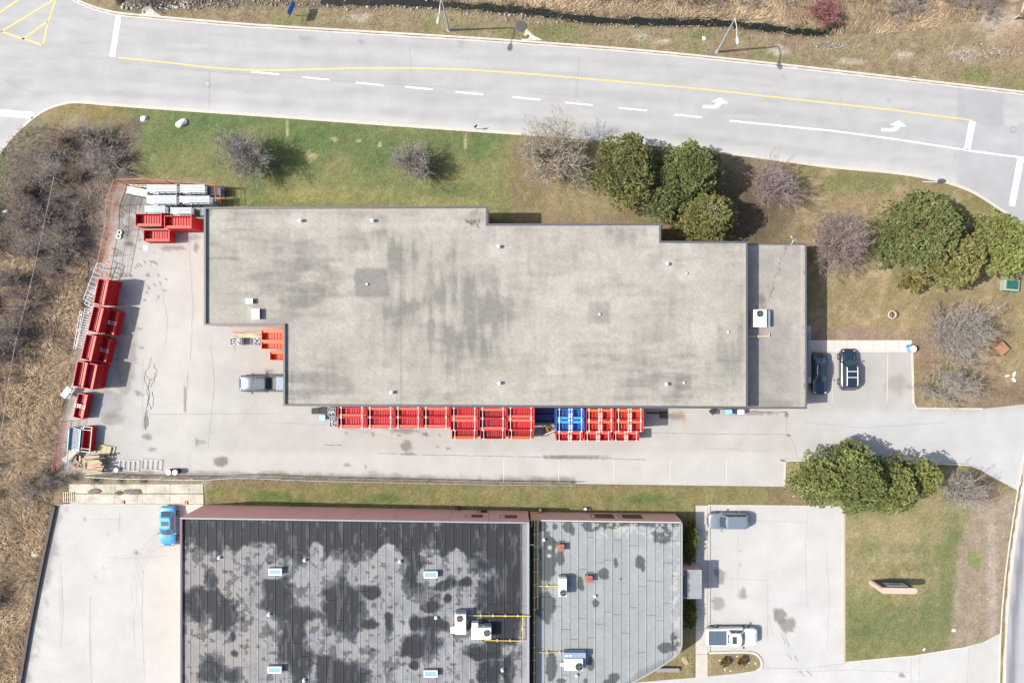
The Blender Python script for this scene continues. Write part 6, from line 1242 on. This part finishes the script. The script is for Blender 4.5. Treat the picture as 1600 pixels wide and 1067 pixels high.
        for xw_ in (l - .92 * L / 4.8, -l + .98 * L / 4.8):
            R_ = .33 if kind == 'sedan' else .38; y0, y1 = s_ * (w_ - .17), s_ * (w_ + .012); mb = MB(); mb.tube([(xw_, y0, R_), (xw_, y1, R_)], R_, 20); wh = mb.build('wheel', M_tyre, t); mb = MB(); mb.tube([(xw_, y1, R_), (xw_, y1 + s_ * .012, R_)], R_ * .62, 14); mb.build('rim', M_rimw, t).parent = wh
        mb = MB(); mb.bar((xa, s_ * (w_ * .995), zb - .25), (xb, s_ * (w_ * .995), zb - .25), .02, .05); mb.build('door_handle', M_rimw if kind != 'pickup' else paint, t)
    # hood and deck shut lines
    if kind != 'pickup': mb = MB(); mb.bar((-l * .8, -w_ * .7, K['deck'] + .0), (-l * .8, w_ * .7, K['deck'] + .0), .02, .02)
    mb = MB(); 
    for s_ in (-1, 1): mb.tube([(f0 + .12, s_ * w_ * .62, zt(K['ws'][0] + .02) + .012), (l * .66, s_ * w_ * .60, zt(.33) + .012), (l * .88, s_ * w_ * .52, zt(.44) + .0)], .012, 4)
    mb.build('hood_crease', M_coping, t)
    mb = MB(); mb.bar((f0 + .10, -w_ * .5, zb + .035), (f0 + .22, w_ * .05, zb + .045), .03, .02); mb.bar((f0 + .14, .05, zb + .04), (f0 + .12, w_ * .6, zb + .035), .03, .02); mb.build('wiper', M_dark, t)
    if 'sunroof' in extras: xs_ = f1 - (.62 if kind == 'sedan' else .75); mb = MB(); mb.box(xs_ - .28, xs_ + .22, -.42, .42, zr_ + .001, zr_ + .02); mb.build('sunroof', glass, t)
    if 'rails' in extras:
        for s_ in (-1, 1): mb = MB(); mb.tube([(r1 + .2, s_ * wt * .88, zr_ - .02), (r1 + .35, s_ * wt * .88, zr_ + .07), (f1 - .35, s_ * wt * .88, zr_ + .07), (f1 - .1, s_ * wt * .88, zr_ - .02)], .045, 6); mb.build('roof_rail', M_white, t)
        for x in (r1 + 1.15, f1 - .6): mb = MB(); mb.bar((x, -wt * .88, zr_ + .09), (x, wt * .88, zr_ + .09), .065, .04); mb.build('cross_bar', M_white, t)
    if kind == 'pickup':
        b0, b1 = -l + .1, r0 - .12
        if 'cover' in extras:
            n = 4
            for k in range(n): a = b0 + .06 + (b1 - b0 - .1) * k / n; b = b0 + .06 + (b1 - b0 - .1) * (k + 1) / n - .02; mb = MB(); mb.box(a, b, -w_ * .80, w_ * .80, K['deck'] + .03, K['deck'] + .075); mb.build('bed_cover_panel', M_tonneau, t, bevel=.01)
        else:
            mb = MB(); mb.box(b0 + .05, b1, -w_ * .78, w_ * .78, K['deck'] + .022, K['deck'] + .036); mb.build('bed_floor', M_black, t)
            mb = MB(); mb.box(b0 + .05, b0 + 1.25, -w_ * .76, w_ * .76, K['deck'] + .037, K['deck'] + .09); mb.build('bed_box', M_greyp2, t); mb = MB(); mb.box(b0 + 1.27, b0 + 1.32 + .3, -w_ * .7, w_ * .7, K['deck'] + .037, K['deck'] + .06); mb.build('bed_liner', M_coping, t)
            for s_ in (-1, 1): mb = MB(); mb.box(b0, b1, min(s_ * w_ * .80, s_ * w_ * .95), max(s_ * w_ * .80, s_ * w_ * .95), K['deck'] + .02, K['deck'] + .055); mb.build('bed_rail', paint, t)
    mb = MB(); xh = f0 + .10
    for s_ in (-1, 1):
        for xd in ((f0 - .05), (f0 + r0) / 2 + .1, r0 + (.45 if kind == 'sedan' else .25)): mb.bar((xd, s_ * (w_ * 1.0), .45), (xd, s_ * (w_ * .955), zb - .03), .02, .02)
    mb.bar((l * .90, -w_ * .5, K['hood'] - .045), (l * .90, w_ * .5, K['hood'] - .045), .02, .03)
    mb.build('panel_gap', M_dark, t)
    mb = MB(); mb.box(l - .10, l - .0, -w_ * .38, w_ * .38, .42, K['hood'] - .36); mb.build('grille', M_dark, t)
    return t
vehicle('grey pickup truck with open bed parked nose west, its tail under the warehouse eave', 'pickup truck', 412, 599, math.pi, 5.75, 1.95, M_greyp, 'pickup', 'parked_truck', 1.0)
vehicle('black sedan nosed south in the shade against the office wall', 'car', 1281.5, 584.5, -math.pi / 2, 4.75, 1.84, M_blackp, 'sedan')
vehicle('black station wagon with white roof rails parked beside the black sedan', 'car', 1327, 577.5, math.pi / 2, 4.75, 1.88, M_blackp, 'suv', zc=1.0, extras=('rails',))
vehicle('silver-grey car parked nose west at the top of the front lot', 'car', 1138, 814, math.pi, 4.65, 1.84, M_greyp2, 'suv', zc=.9)
vehicle('white pickup truck with dark bed cover parked nose east at the planting island', 'pickup truck', 1144.5, 995.5, 0, 5.9, 2.0, M_whitep, 'pickup', 'parked_truck', 1.1, extras=('cover', 'sunroof'))
vehicle('bright blue sedan with dark sunroof parked beside the pink wall', 'car', 262, 822, -math.pi / 2, 4.6, 1.82, M_bluep, 'sedan', extras=('sunroof',))
# ------------------------------------------------ vegetation
def seg_mesh(S, col, n=3, rs=None, cvar=.25):
    """S: (k,8) p0 p1 r0 r1 -> prism tubes"""
    S = np.asarray(S, float); p0, p1, r0, r1 = S[:, 0:3], S[:, 3:6], S[:, 6], S[:, 7]; d = p1 - p0; d /= np.linalg.norm(d, axis=1)[:, None] + 1e-9
    u = np.where(np.abs(d[:, 2:3]) < .9, np.array([[0, 0, 1.]]), np.array([[1., 0, 0]])); a = np.cross(d, u); a /= np.linalg.norm(a, axis=1)[:, None]; b = np.cross(a, d); V = []
    for k in range(n): t = 2 * math.pi * k / n; o = a * math.cos(t) + b * math.sin(t); V.append(p0 + o * r0[:, None]); 
    for k in range(n): t = 2 * math.pi * k / n; o = a * math.cos(t) + b * math.sin(t); V.append(p1 + o * r1[:, None])
    V = np.stack(V, 1).reshape(-1, 3); base = np.arange(len(S))[:, None] * 2 * n
    F = np.concatenate([base + np.array([[k, (k + 1) % n, n + (k + 1) % n, n + k]]) for k in range(n)]); f = 1 + cvar * (rs.random(len(S)) - .5) * 2
    C = np.repeat(np.array(col)[None] * f[:, None], 2 * n, 0); return V, F, C
def flat_mesh(S, col, rs, cvar=.3):
    """fine twigs: one narrow blade each, turned at random about its own axis"""
    S = np.asarray(S, float); p0, p1 = S[:, :3], S[:, 3:6]; d = p1 - p0; d /= np.linalg.norm(d, axis=1)[:, None] + 1e-9
    a = np.cross(d, rs.normal(0, 1, d.shape) + np.array([0, 0, 1.2]) * 0 + 1e-3); a /= np.linalg.norm(a, axis=1)[:, None]; w0, w1 = S[:, 6:7] * 1.25, np.maximum(S[:, 7:8], .005) * 1.1
    V = np.stack([p0 - a * w0, p0 + a * w0, p1 + a * w1, p1 - a * w1], 1).reshape(-1, 3); F = np.arange(len(V)).reshape(-1, 4)
    f = 1 + cvar * (rs.random(len(S)) - .5) * 2; return V, F, np.repeat(np.array(col)[None] * f[:, None], 4, 0)
def bare(seed, h, rx, ry, stems, lean=.9, twig=.012, dens=1.0, sub=3, droop=0, trunk=0):
    rs = np.random.default_rng(seed); S = []; big = []
    def grow(p, d, L, r, lvl):
        k = 4 if lvl == 0 else 3; step = L / k; q = p.copy()
        for i in range(k):
            d = d + rs.normal(0, .16 if lvl else .10, 3); d[2] += .05 - droop * .1; d /= np.linalg.norm(d); e = q + d * step * np.array([1, 1, 1]); ra, rb = r * (1 - .75 * i / k), r * (1 - .75 * (i + 1) / k)
            (big if lvl == 0 else S).append([*q, *e, ra, rb]); q = e
            if lvl < sub:
                m = [2.5, 2.1, 2.0, 0][lvl] * dens; m = int(m) + (rs.random() < m % 1)
                if lvl == 0 and i == 0: m = 1
                for _ in range(m):
                    nd = d + rs.normal(0, .55, 3); nd[2] = abs(nd[2]) * .8 + .1; nd /= np.linalg.norm(nd); grow(q, nd, L * rs.uniform(.38, .6), max(rb * .55, twig), lvl + 1)
    base = np.zeros(3)
    if trunk: S0 = [[0, 0, 0, 0, 0, trunk, .16, .13]]; big += S0; base = np.array([0, 0, trunk])
    for i in range(stems):
        a = 2 * math.pi * (i + rs.uniform(-.3, .3)) / stems; t = rs.uniform(.25, 1) * lean if i > stems * .2 else rs.uniform(0, .3); d = np.array([math.cos(a) * math.sin(t) * rx, math.sin(a) * math.sin(t) * ry, math.cos(t) * h]); L = np.linalg.norm(d); d /= L; grow(base, d, L * rs.uniform(.7, 1.0) * .84, .06 + .016 * h, 0)
    return np.array(big), np.array(S), rs
def bare_tree(name, lab, cat, px, py, h, rx, ry, stems, seed, col, tcol=None, lean=.9, twig=.013, dens=1., sub=3, trunk=0, group=None, base=None, hz=.6):
    p = W(px, py, h * hz) if base is None else W(*base); z = gz(p.x, p.y) - .05; t = thing(name, lab, cat, (p.x, p.y, z), 0, group); big, S, rs = bare(seed, h, rx, ry, stems, lean, twig, dens, sub, trunk=trunk)
    V, F, C = seg_mesh(big, tcol or tuple(v * 1.15 for v in col), 5, rs); np_mesh('trunk' if trunk else 'stems', V, F, M_twig, C, t)
    V, F, C = flat_mesh(S, col, rs, .35); np_mesh('crown', V, F, M_twig, C, t); return t
PUR = (.20, .158, .142); GRY = (.225, .20, .178); TN = (.26, .225, .175)
bare_tree('bare_shrub', 'bare grey many-stemmed shrub at the left of the green lawn', 'shrub', 388, 240, 4.6, 4.0, 3.6, 26, 1, GRY, dens=1.05, lean=.95)
bare_tree('bare_shrub', 'small round bare shrub in the middle of the green lawn', 'shrub', 649, 254, 3.6, 2.7, 2.7, 24, 2, GRY, dens=1.0, lean=.95)
bare_tree('bare_tree', 'large sparse bare tree spreading over the south kerb left of the evergreens', 'tree', 866, 238, 6.5, 5.6, 4.8, 19, 3, TN, (.25, .22, .13), dens=1.0, lean=1.0, twig=.014)
bare_tree('bare_tree', 'dark bare tree just right of the evergreens by the road', 'tree', 1207, 288, 5.0, 3.4, 3.2, 16, 4, (.20, .155, .15), dens=1.0)
bare_tree('bare_shrub', 'dense purple-grey dome shrub at the northeast corner of the office', 'shrub', 1312, 380, 4.8, 3.9, 3.9, 34, 5, PUR, dens=1.15, lean=1.0)
bare_tree('bare_tree', 'wide bare tree below the eastern evergreens beside the diamond board', 'tree', 1500, 520, 5.5, 5.0, 4.6, 26, 6, GRY, dens=1.05, lean=1.05)
bare_tree('bare_tree', 'low spreading bare tree with yellowish limbs in the kerbed corner by the drive', 'tree', 1478, 603, 4.0, 4.6, 3.0, 15, 7, GRY, (.26, .23, .10), dens=.95, lean=1.1, hz=.4)
bare_tree('bare_shrub', 'bare grey shrub at the east side of the evergreen row by the drive', 'shrub', 1504, 765, 4.0, 3.2, 3.2, 20, 8, GRY, dens=1.0, lean=1.0)
bare_tree('red_bush', 'reddish bare bush at the top edge above the ditch', 'shrub', 1290, 18, 2.2, 2.6, 1.8, 20, 9, (.24, .11, .10), (.18, .09, .07), dens=1.0, lean=1.0)
bare_tree('pale_tree', 'thick pale trunked tree at the top right corner', 'tree', 1570, -10, 7, 3.6, 3.6, 9, 10, (.15, .13, .12), (.30, .26, .21), dens=.8, trunk=1.2, base=(1584, 30), lean=1.1)
# small dead branches over the evergreens
# thicket: five shapes, copied
proto = []
for k in range(5):
    big, S, rs = bare(60 + k, 1.9 + .25 * k, 2.5, 2.5, 9 + k, 1.15, .011, .85, 3); proto.append((big, S, rs))
tm = []
for k, (big, S, rs) in enumerate(proto):
    per = []
    for nm, col in (('grey', (.21, .185, .165)), ('brown', (.23, .17, .125)), ('pink', (.22, .175, .16))):
        V1, F1, C1 = seg_mesh(big, col, 4, np.random.default_rng(k), .3); V2, F2, C2 = flat_mesh(S, col, np.random.default_rng(k), .4); V, F, C = np.vstack([V1, V2]), np.vstack([F1, F2 + len(V1)]), np.vstack([C1, C2]); o = np_mesh('thicket_shrub', V, F, M_twig, C); per.append(o.data); bpy.data.objects.remove(o)
    tm.append(per)
rt = random.Random(9); placed = []
def thick(px, py, ci, lab, grp, s_=1.0):
    p = W(px, py); me = tm[rt.randrange(5)][ci]; o = bpy.data.objects.new('thicket_shrub', me); COL.objects.link(o); o.location = (p.x, p.y, gz(p.x, p.y) - .1); o.rotation_euler = (0, 0, rt.uniform(0, 6.28)); s2 = s_ * rt.uniform(.75, 1.25); o.scale = (s2, s2, s2 * rt.uniform(.8, 1.1)); tag(o, lab, 'shrub', grp)
def in_thick(x, y): return x < np.interp(y, [200, 285, 300, 420, 600, 740, 800, 1067], [212, 200, 165, 138, 88, 80, 70, 20])
k = 0
for gy in range(200, 560, 27):
    for gx in range(-20, 215, 27):
        x, y = gx + rt.uniform(-12, 12), gy + rt.uniform(-12, 12)
        if y < 560 and x < np.interp(y, [195, 215, 285, 300, 420, 560], [150, 195, 190, 150, 100, 40]) and not (x < 105 and y < 240) and not (x < 35 and y < 335) and rt.random() < .60:
            ci = rt.choice([0, 0, 1, 2]); thick(x, y, ci, ['silvery grey', 'brown', 'pinkish grey'][ci] + ' bare shrub of the west thicket, ' + (['near the road corner', 'touching the lawn'][x > 150] if y < 290 and x > 100 else 'near the western side road' if x < 60 else 'behind the road bend' if y < 290 else ('left of' if x < 50 else 'beside') + ' the pale fence wire' + (', upper stretch' if y < 380 else ', lower stretch') if x < 95 else 'against the orange fence'), 'shrubs of the west thicket')
for gy in range(560, 1067, 40):
    for gx in (-10, 20, 50):
        x, y = gx + rt.uniform(-14, 14), gy + rt.uniform(-14, 14)
        if in_thick(x + 25, y) and rt.random() < .5: thick(x, y, rt.choice([0, 1, 1]), 'low bare shrub in the brown reeds ' + ('level with the yard' if y < 740 else 'left of the concrete ramp and lot' if y < 900 else 'at the bottom left of the picture'), 'shrubs in the west reeds', .75)
for x, y, c, s_ in ((80, 752, 0, .6), (55, 760, 0, .8), (115, 745, 0, .4), (98, 750, 0, .45), (150, 750, 0, .3), (75, 735, 0, .6), (190, 751, 0, .25), (225, 751, 0, .25)): thick(x, y, c, 'straggly grey shrub at the south west corner between yard and ramp', 'shrubs at the southwest corner', s_)
for x in list(range(900, 1600, 38)): thick(x + rt.uniform(-12, 12), rt.uniform(-14, 6), rt.choice([0, 1, 2, 2]), 'bare shrub beyond the ditch ' + ('above the leaning street lamp' if x < 1200 else 'near the reddish bush' if x < 1380 else 'above the rubble at the right'), 'shrubs beyond the ditch', .8)
for x, y in ((1530, 15), (1545, 25), (1500, 5), (1420, 12), (1395, 22), (215, -4), (330, -8), (300, -6), (240, 0)): thick(x, y, 0, 'small grey shrub at the top edge ' + ('above the white rubble' if x < 400 else 'beside the thick pale trunk' if x > 1480 else 'between the reddish bush and the pale trunk'), 'shrubs beyond the ditch', .7)
# blades: lawns, reeds
def blades(name, X, Y, Z, L, Wd, az, el, C, m, lab, bend=.35):
    n = len(X); dx, dy = np.cos(az), np.sin(az); px_, py_ = -dy * Wd / 2, dx * Wd / 2; ch, sh = np.cos(el) * L, np.sin(el) * L
    a = np.stack([X - px_, Y - py_, Z], 1); b = np.stack([X + px_, Y + py_, Z], 1); mx, my, mz = X + dx * ch * .5, Y + dy * ch * .5, Z + sh * (.5 + bend * .3)
    c = np.stack([mx + px_ * .8, my + py_ * .8, mz], 1); d = np.stack([mx - px_ * .8, my - py_ * .8, mz], 1); e = np.stack([X + dx * ch, Y + dy * ch, Z + sh * (1 - bend)], 1)
    e2 = e + np.stack([px_ * .15, py_ * .15, px_ * 0], 1); V = np.stack([a, b, c, d, e2, e], 1).reshape(-1, 3); o = np.arange(n)[:, None] * 6; F = np.concatenate([o + np.array([[0, 1, 2, 3]]), o + np.array([[3, 2, 4, 5]])])
    return tag(np_mesh(name, V, F, m, np.repeat(C, 6, 0)), lab, kind='stuff')
def scatter(n, x0, x1, y0, y1, cond, rs):
    x = rs.uniform(x0, x1, n); y = rs.uniform(y0, y1, n); k = cond(x, y); return x[k], y[k]
def sample(px, py):
    X = (px - 800) / FPX * CAM_H; Y = (533.5 - py) / FPX * CAM_H; i = np.clip(np.round((X - G[9]) / G[11]).astype(int), 0, G[7] - 1); j = np.clip(np.round((Y - G[10]) / G[11]).astype(int), 0, G[8] - 1); k = j * G[7] + i; return X, Y, G[2][k], G[3][k], G[6][k]
rs = np.random.default_rng(33)
px_, py_ = rs.uniform(-20, 1620, 225000), rs.uniform(-10, 1090, 225000); X, Y, Z, sdg, C = sample(px_, py_)
bx = (px_ > 215) | (py_ < 60); foot = inside(px_, py_, B1) | ((px_ > 300) & (px_ < 1060) & (py_ > 806)) ; k = (sdg > .12) & bx & ~foot
X, Y, Z, C = X[k], Y[k], Z[k], C[k]; n = len(X); az = rs.uniform(0, 6.28, n); C = np.clip(C * (1.12 + .55 * rs.normal(0, .5, n))[:, None] * np.array([1, 1, 1])[None] + rs.normal(0, .008, (n, 1)), .006, .5)
straw = rs.random(n) < .12; C[straw] = C[straw] * .4 + np.array((.20, .15, .075)) * .6
blades('grass_blades', X, Y, Z - .01, rs.uniform(.07, .19, n), rs.uniform(.015, .04, n), az, rs.uniform(.2, 1.2, n), C, M_veg, 'short spring grass, green and straw coloured, on all the lawns')
def reeds(name, n, x0, x1, y0, y1, cond, lab, Lr, flow, cols, seed):
    rs = np.random.default_rng(seed); px_, py_ = scatter(n, x0, x1, y0, y1, cond, rs); X, Y, Z, sdg, C = sample(px_, py_); k = sdg > .1; X, Y, Z, px_, py_ = X[k], Y[k], Z[k], px_[k], py_[k]; n = len(X)
    az = flow(px_, py_) + rs.normal(0, .55, n); f = fbm(px_, py_, 22, 5); cols = np.array(cols); C = cols[rs.integers(0, len(cols), n)] * (.55 + .9 * f)[:, None] * rs.uniform(.6, 1.3, (n, 1))
    blades(name, X, Y, Z, rs.uniform(*Lr, n), rs.uniform(.02, .05, n), az, rs.uniform(.15, 1.0, n), C, M_veg, lab)
flow = lambda x, y: fbm(x, y, 60, 4) * 9 - 2
reeds('reeds', 70000, -40, 140, 400, 1090, lambda x, y: x < np.interp(y, [400, 430, 600, 740, 790, 915, 1067], [155, 148, 104, 86, 84, 58, 28]), 'matted brown reeds west of the yard and concrete lot', (.4, 1.1), flow, [(.30, .21, .125), (.36, .27, .17), (.22, .145, .085), (.42, .33, .22), (.16, .11, .07)], 1)
reeds('dry_undergrowth', 34000, -40, 210, 195, 560, lambda x, y: (x + (fbm(x, y, 14, 3) - .5) * 46 < np.interp(y, [195, 285, 300, 420, 560], [208, 198, 168, 150, 115])) & (y + (fbm(x, y, 14, 4) - .5) * 40 > 206), 'dry undergrowth and litter under the west thicket', (.25, .7), flow, [(.15, .125, .105), (.20, .16, .13), (.11, .09, .075), (.17, .12, .08)], 2)
reeds('ditch_reeds', 46000, 560, 1530, -30, 60, lambda x, y: (y < np.interp(x, [560, 700, 800, 900, 1050, 1240, 1310, 1400, 1530], [-8, 0, 7, 20, 26, 39, 56, 52, 35])), 'tan flattened reeds on the far bank of the ditch', (.35, 1.0), lambda x, y: fbm(x, y, 80, 4) * 6 - 1.5, [(.34, .26, .16), (.26, .18, .10), (.20, .13, .09), (.40, .32, .21)], 3)
reeds('verge_weeds', 16000, 190, 1620, 0, 130, lambda x, y: (y < np.interp(x, [p[0] for p in N_EDGE], [p[1] for p in N_EDGE]) - 8) & (y > np.interp(x, [p[0] for p in CREEK], [p[1] for p in CREEK]) + 4) , 'dry weeds between the ditch and the north kerb', (.12, .4), lambda x, y: x * 0 + fbm(x, y, 20, 2) * 12, [(.20, .15, .085), (.12, .10, .045), (.24, .18, .11), (.10, .07, .045)], 4)
reeds('yard_edge_weeds', 5000, 90, 900, 736, 756, lambda x, y: (np.abs(y - np.interp(x, [90, 330, 600, 900], [741, 746.5, 750.5, 756])) < np.interp(x, [90, 330, 900], [9, 3, 2])), 'dry weeds along the chain-link fence', (.15, .5), lambda x, y: x * 0 + fbm(x, y, 20, 2) * 12, [(.14, .11, .075), (.20, .15, .10), (.09, .07, .05)], 5)
# pine like evergreens
def evergreen(name, lab, cx, cy, rx, ry, h, seed, tint=(1, 1, 1), lobes=13, hz=.62, cat='tree', low=.28, grp=None, size=.30, dead=0):
    rs = np.random.default_rng(seed); p = W(cx, cy, h * hz); s_ = (CAM_H - h * hz) / FPX; RX, RY = rx * s_, ry * s_; z = gz(p.x, p.y) - .03; t = thing(name, lab, cat, (p.x, p.y, z), 0, grp)
    mb = MB(); mb.tube([(0, 0, 0), (.05, .03, h * .4), (0, 0, h * .85)], [.05 * h ** .8, .035 * h ** .8, .02 * h ** .5], 8, (.07, .05, .035)); mb.build('trunk', M_twig, t)
    L = [(0, 0, h * .80, .42)]
    for i in range(lobes):
        a = 2 * math.pi * i * .381966 + rs.uniform(-.3, .3); r = math.sqrt((i + .8) / lobes) * .80; L.append((math.cos(a) * r, math.sin(a) * r, h * (1 - (1 - low) * (r / .8) ** 1.5 * rs.uniform(.75, 1.1)) * .88, rs.uniform(.24, .36)))
    limbs = []; cc = []; nn_ = []
    for (lx, ly, lz, lr) in L:
        limbs.append([0, 0, lz * .62, lx * RX * .9, ly * RY * .9, lz * .93, .07, .03]); R0 = lr * (RX + RY) / 2; n = int(6 * (R0 / size) ** 2) + 6; u = rs.normal(0, 1, (n, 3)); u /= np.linalg.norm(u, axis=1)[:, None]; u[:, 2] = np.where(u[:, 2] < -.35, -u[:, 2], u[:, 2])
        rad = R0 * (.74 + .36 * rs.random(n) ** .7 + .12 * np.sin(u[:, 0] * 5 + seed) * np.cos(u[:, 1] * 6)); q = np.array([lx * RX, ly * RY, lz]) + u * rad[:, None] * np.array([1, 1, .85]); cc.append(q); nn_.append(u)
    lid = [np.full(len(a_), k_) for k_, a_ in enumerate(cc)]; nl = int(lobes * 2.2); k0 = len(cc)
    for i in range(nl):   # long sprays that break the outline
        a = 2 * math.pi * i * .381966 * 1.7 + rs.uniform(-.4, .4); f = rs.uniform(.15, 1); R1 = rs.uniform(.86, 1.14) * (.55 + .45 * f); z1 = h * (1 - (1 - low) * (R1 * .95) ** 1.5 * rs.uniform(.7, 1.1)) * .93
        m = int(10 * (RX + RY) / size * .22) + 3; tt = rs.uniform(.35, 1, m) ** .8; wv = (1.05 - tt) * .30 + .06; ca, sa = math.cos(a), math.sin(a); off_ = rs.normal(0, 1, m) * wv * .8; up = rs.normal(0, .10, m) * size * 3
        q = np.stack([(ca * tt * R1 - sa * off_) * RX, (sa * tt * R1 + ca * off_) * RY, h * .62 + (z1 - h * .62) * tt + up], 1); u = np.stack([ca * tt * .8, sa * tt * .8, np.full(m, .55)], 1); u /= np.linalg.norm(u, axis=1)[:, None]
        cc.append(q); nn_.append(u); lid.append(np.full(m, k0 + i)); limbs.append([0, 0, h * .5, ca * R1 * RX * .92, sa * R1 * RY * .92, z1 - .1, .06, .02])
    V, F, C = seg_mesh(np.array(limbs), (.07, .05, .035), 4, rs); np_mesh('limbs', V, F, M_twig, C, t)
    q = np.vstack(cc); u = np.vstack(nn_); lid = np.concatenate(lid); lt = rs.uniform(.8, 1.4, lid.max() + 1)[lid][:, None]; n = len(q); B = 16; per = rs.normal(0, 1, (n, B, 3)); d = per * .62 + u[:, None, :] * .75 + np.array([0, 0, .42]); d /= np.linalg.norm(d, axis=2)[:, :, None]
    side = np.cross(d, rs.normal(0, 1, (n, B, 3))); side /= np.linalg.norm(side, axis=2)[:, :, None]; ln = size * rs.uniform(.5, .95, (n, B, 1)); wd = .10 * rs.uniform(.6, 1.2, (n, B, 1)); c0 = q[:, None, :]
    v0 = c0 + d * ln * .12 - side * wd * .5; v1 = c0 + d * ln * .12 + side * wd * .5; V = np.stack([v0, v1, c0 + d * ln], 2).reshape(-1, 3); F = np.arange(len(V)).reshape(-1, 3)
    g = rs.random(n)[:, None]; base = np.array((.085, .105, .036)) * (1 - g) + np.array((.185, .185, .072)) * g; yl = rs.random(n) < .10; base[yl] = np.array((.135, .11, .04)); base = base * np.array(tint) * rs.uniform(.8, 1.2, (n, 1)) * lt; C = np.repeat(base, B * 3, 0) * np.repeat(rs.uniform(.75, 1.3, (n * B, 1)), 3, 0)
    np_mesh('crown', V, F, M_veg, C, t)
    if dead:
        big, S, r2 = bare(seed, 1.6, 2.0, 2.0, 5, 1.2, .014, .8, 2); big[:, [2, 5]] += h * .78; S[:, [2, 5]] += h * .78; V, F, C = seg_mesh(np.vstack([big, S]), (.25, .23, .22), 3, r2); np_mesh('dead_branches', V, F, M_twig, C, t)
    return t
evergreen('evergreen', 'tall evergreen at the road kerb beside the sparse bare tree', 983, 262, 55, 60, 7.5, 1, lobes=18)
evergreen('evergreen', 'darker round evergreen reaching the road kerb above the warehouse step', 1080, 265, 54, 54, 8, 2, (.86, .95, .9), 18)
evergreen('evergreen', 'evergreen with grey dead branches leaning over the warehouse roof edge', 1108, 336, 50, 44, 7.2, 3, (1.05, 1.0, .95), 16, dead=1)
evergreen('evergreen', 'small low evergreen tucked in the roof step below its darker neighbour', 1036, 318, 34, 38, 5.6, 4, (.85, .95, 1), 8)
evergreen('evergreen', 'largest evergreen of the eastern group, filling its left half', 1450, 352, 68, 62, 8.5, 5, (.86, .92, .95), 26)
evergreen('evergreen', 'olive evergreen at the south side of the eastern group', 1500, 405, 46, 52, 7.5, 6, (1.05, .95, .9), 14)
evergreen('evergreen', 'bright evergreen at the right edge above the green utility box', 1572, 382, 48, 62, 8, 7, (1.15, 1.2, 1.05), 15)
evergreen('evergreen', 'small brownish evergreen at the lower left of the eastern group', 1428, 440, 22, 20, 3.6, 8, (1.1, .92, .9), 7)
evergreen('evergreen', 'dark low evergreen between the purple dome shrub and the eastern group', 1395, 388, 24, 28, 4.2, 9, (.7, .85, .9), 8)
evergreen('evergreen', 'wide evergreen at the west end of the row by the drive', 1283, 750, 45, 44, 6.5, 10, (1.0, 1.08, .95), 13)
evergreen('evergreen', 'tallest evergreen in the middle of the row by the drive', 1342, 752, 54, 60, 7.5, 11, (.95, 1.05, .95), 20)
evergreen('evergreen', 'evergreen third from the west in the row by the drive', 1398, 762, 46, 48, 6.5, 12, (.98, 1.04, .95), 12)
evergreen('evergreen', 'smaller evergreen at the east end of the row by the drive', 1444, 745, 34, 36, 5.8, 13, (1.05, 1.05, .95), 10)
evergreen('evergreen', 'pointed young evergreen poking north from the row onto the drive', 1320, 706, 20, 20, 5.2, 14, (1.05, 1.08, .95), 6)
evergreen('hedge', 'rounded green hedge above the entrance canopy', 1076, 846, 12, 36, 1.5, 21, (.8, .85, .6), 9, cat='hedge', low=.7, size=.25)
evergreen('hedge', 'rounded green hedge below the entrance canopy', 1077, 958, 11, 26, 1.5, 22, (.85, .9, .6), 8, cat='hedge', low=.7, size=.25)
evergreen('small_shrub', 'low brown-green shrub at the left of the kerbed planting island', 1132, 1034, 8, 7, .7, 23, (.9, .7, .8), 5, cat='shrub', low=.7, size=.2)
evergreen('small_shrub', 'low brown shrub at the right of the kerbed planting island', 1160, 1032, 7, 7, .7, 24, (.9, .55, .7), 5, cat='shrub', low=.7, size=.2)

reeds('ditch_bank_tufts', 9000, 500, 1330, 0, 62, lambda x, y: np.abs(y - np.interp(x, [p[0] for p in CREEK], [p[1] for p in CREEK]) + 3) < 9 + 0 * x, 'dry tufts hanging over both banks of the ditch', (.2, .7), lambda x, y: fbm(x, y, 30, 4) * 9, [(.22, .16, .10), (.14, .10, .06), (.30, .23, .15), (.08, .06, .04)], 8)
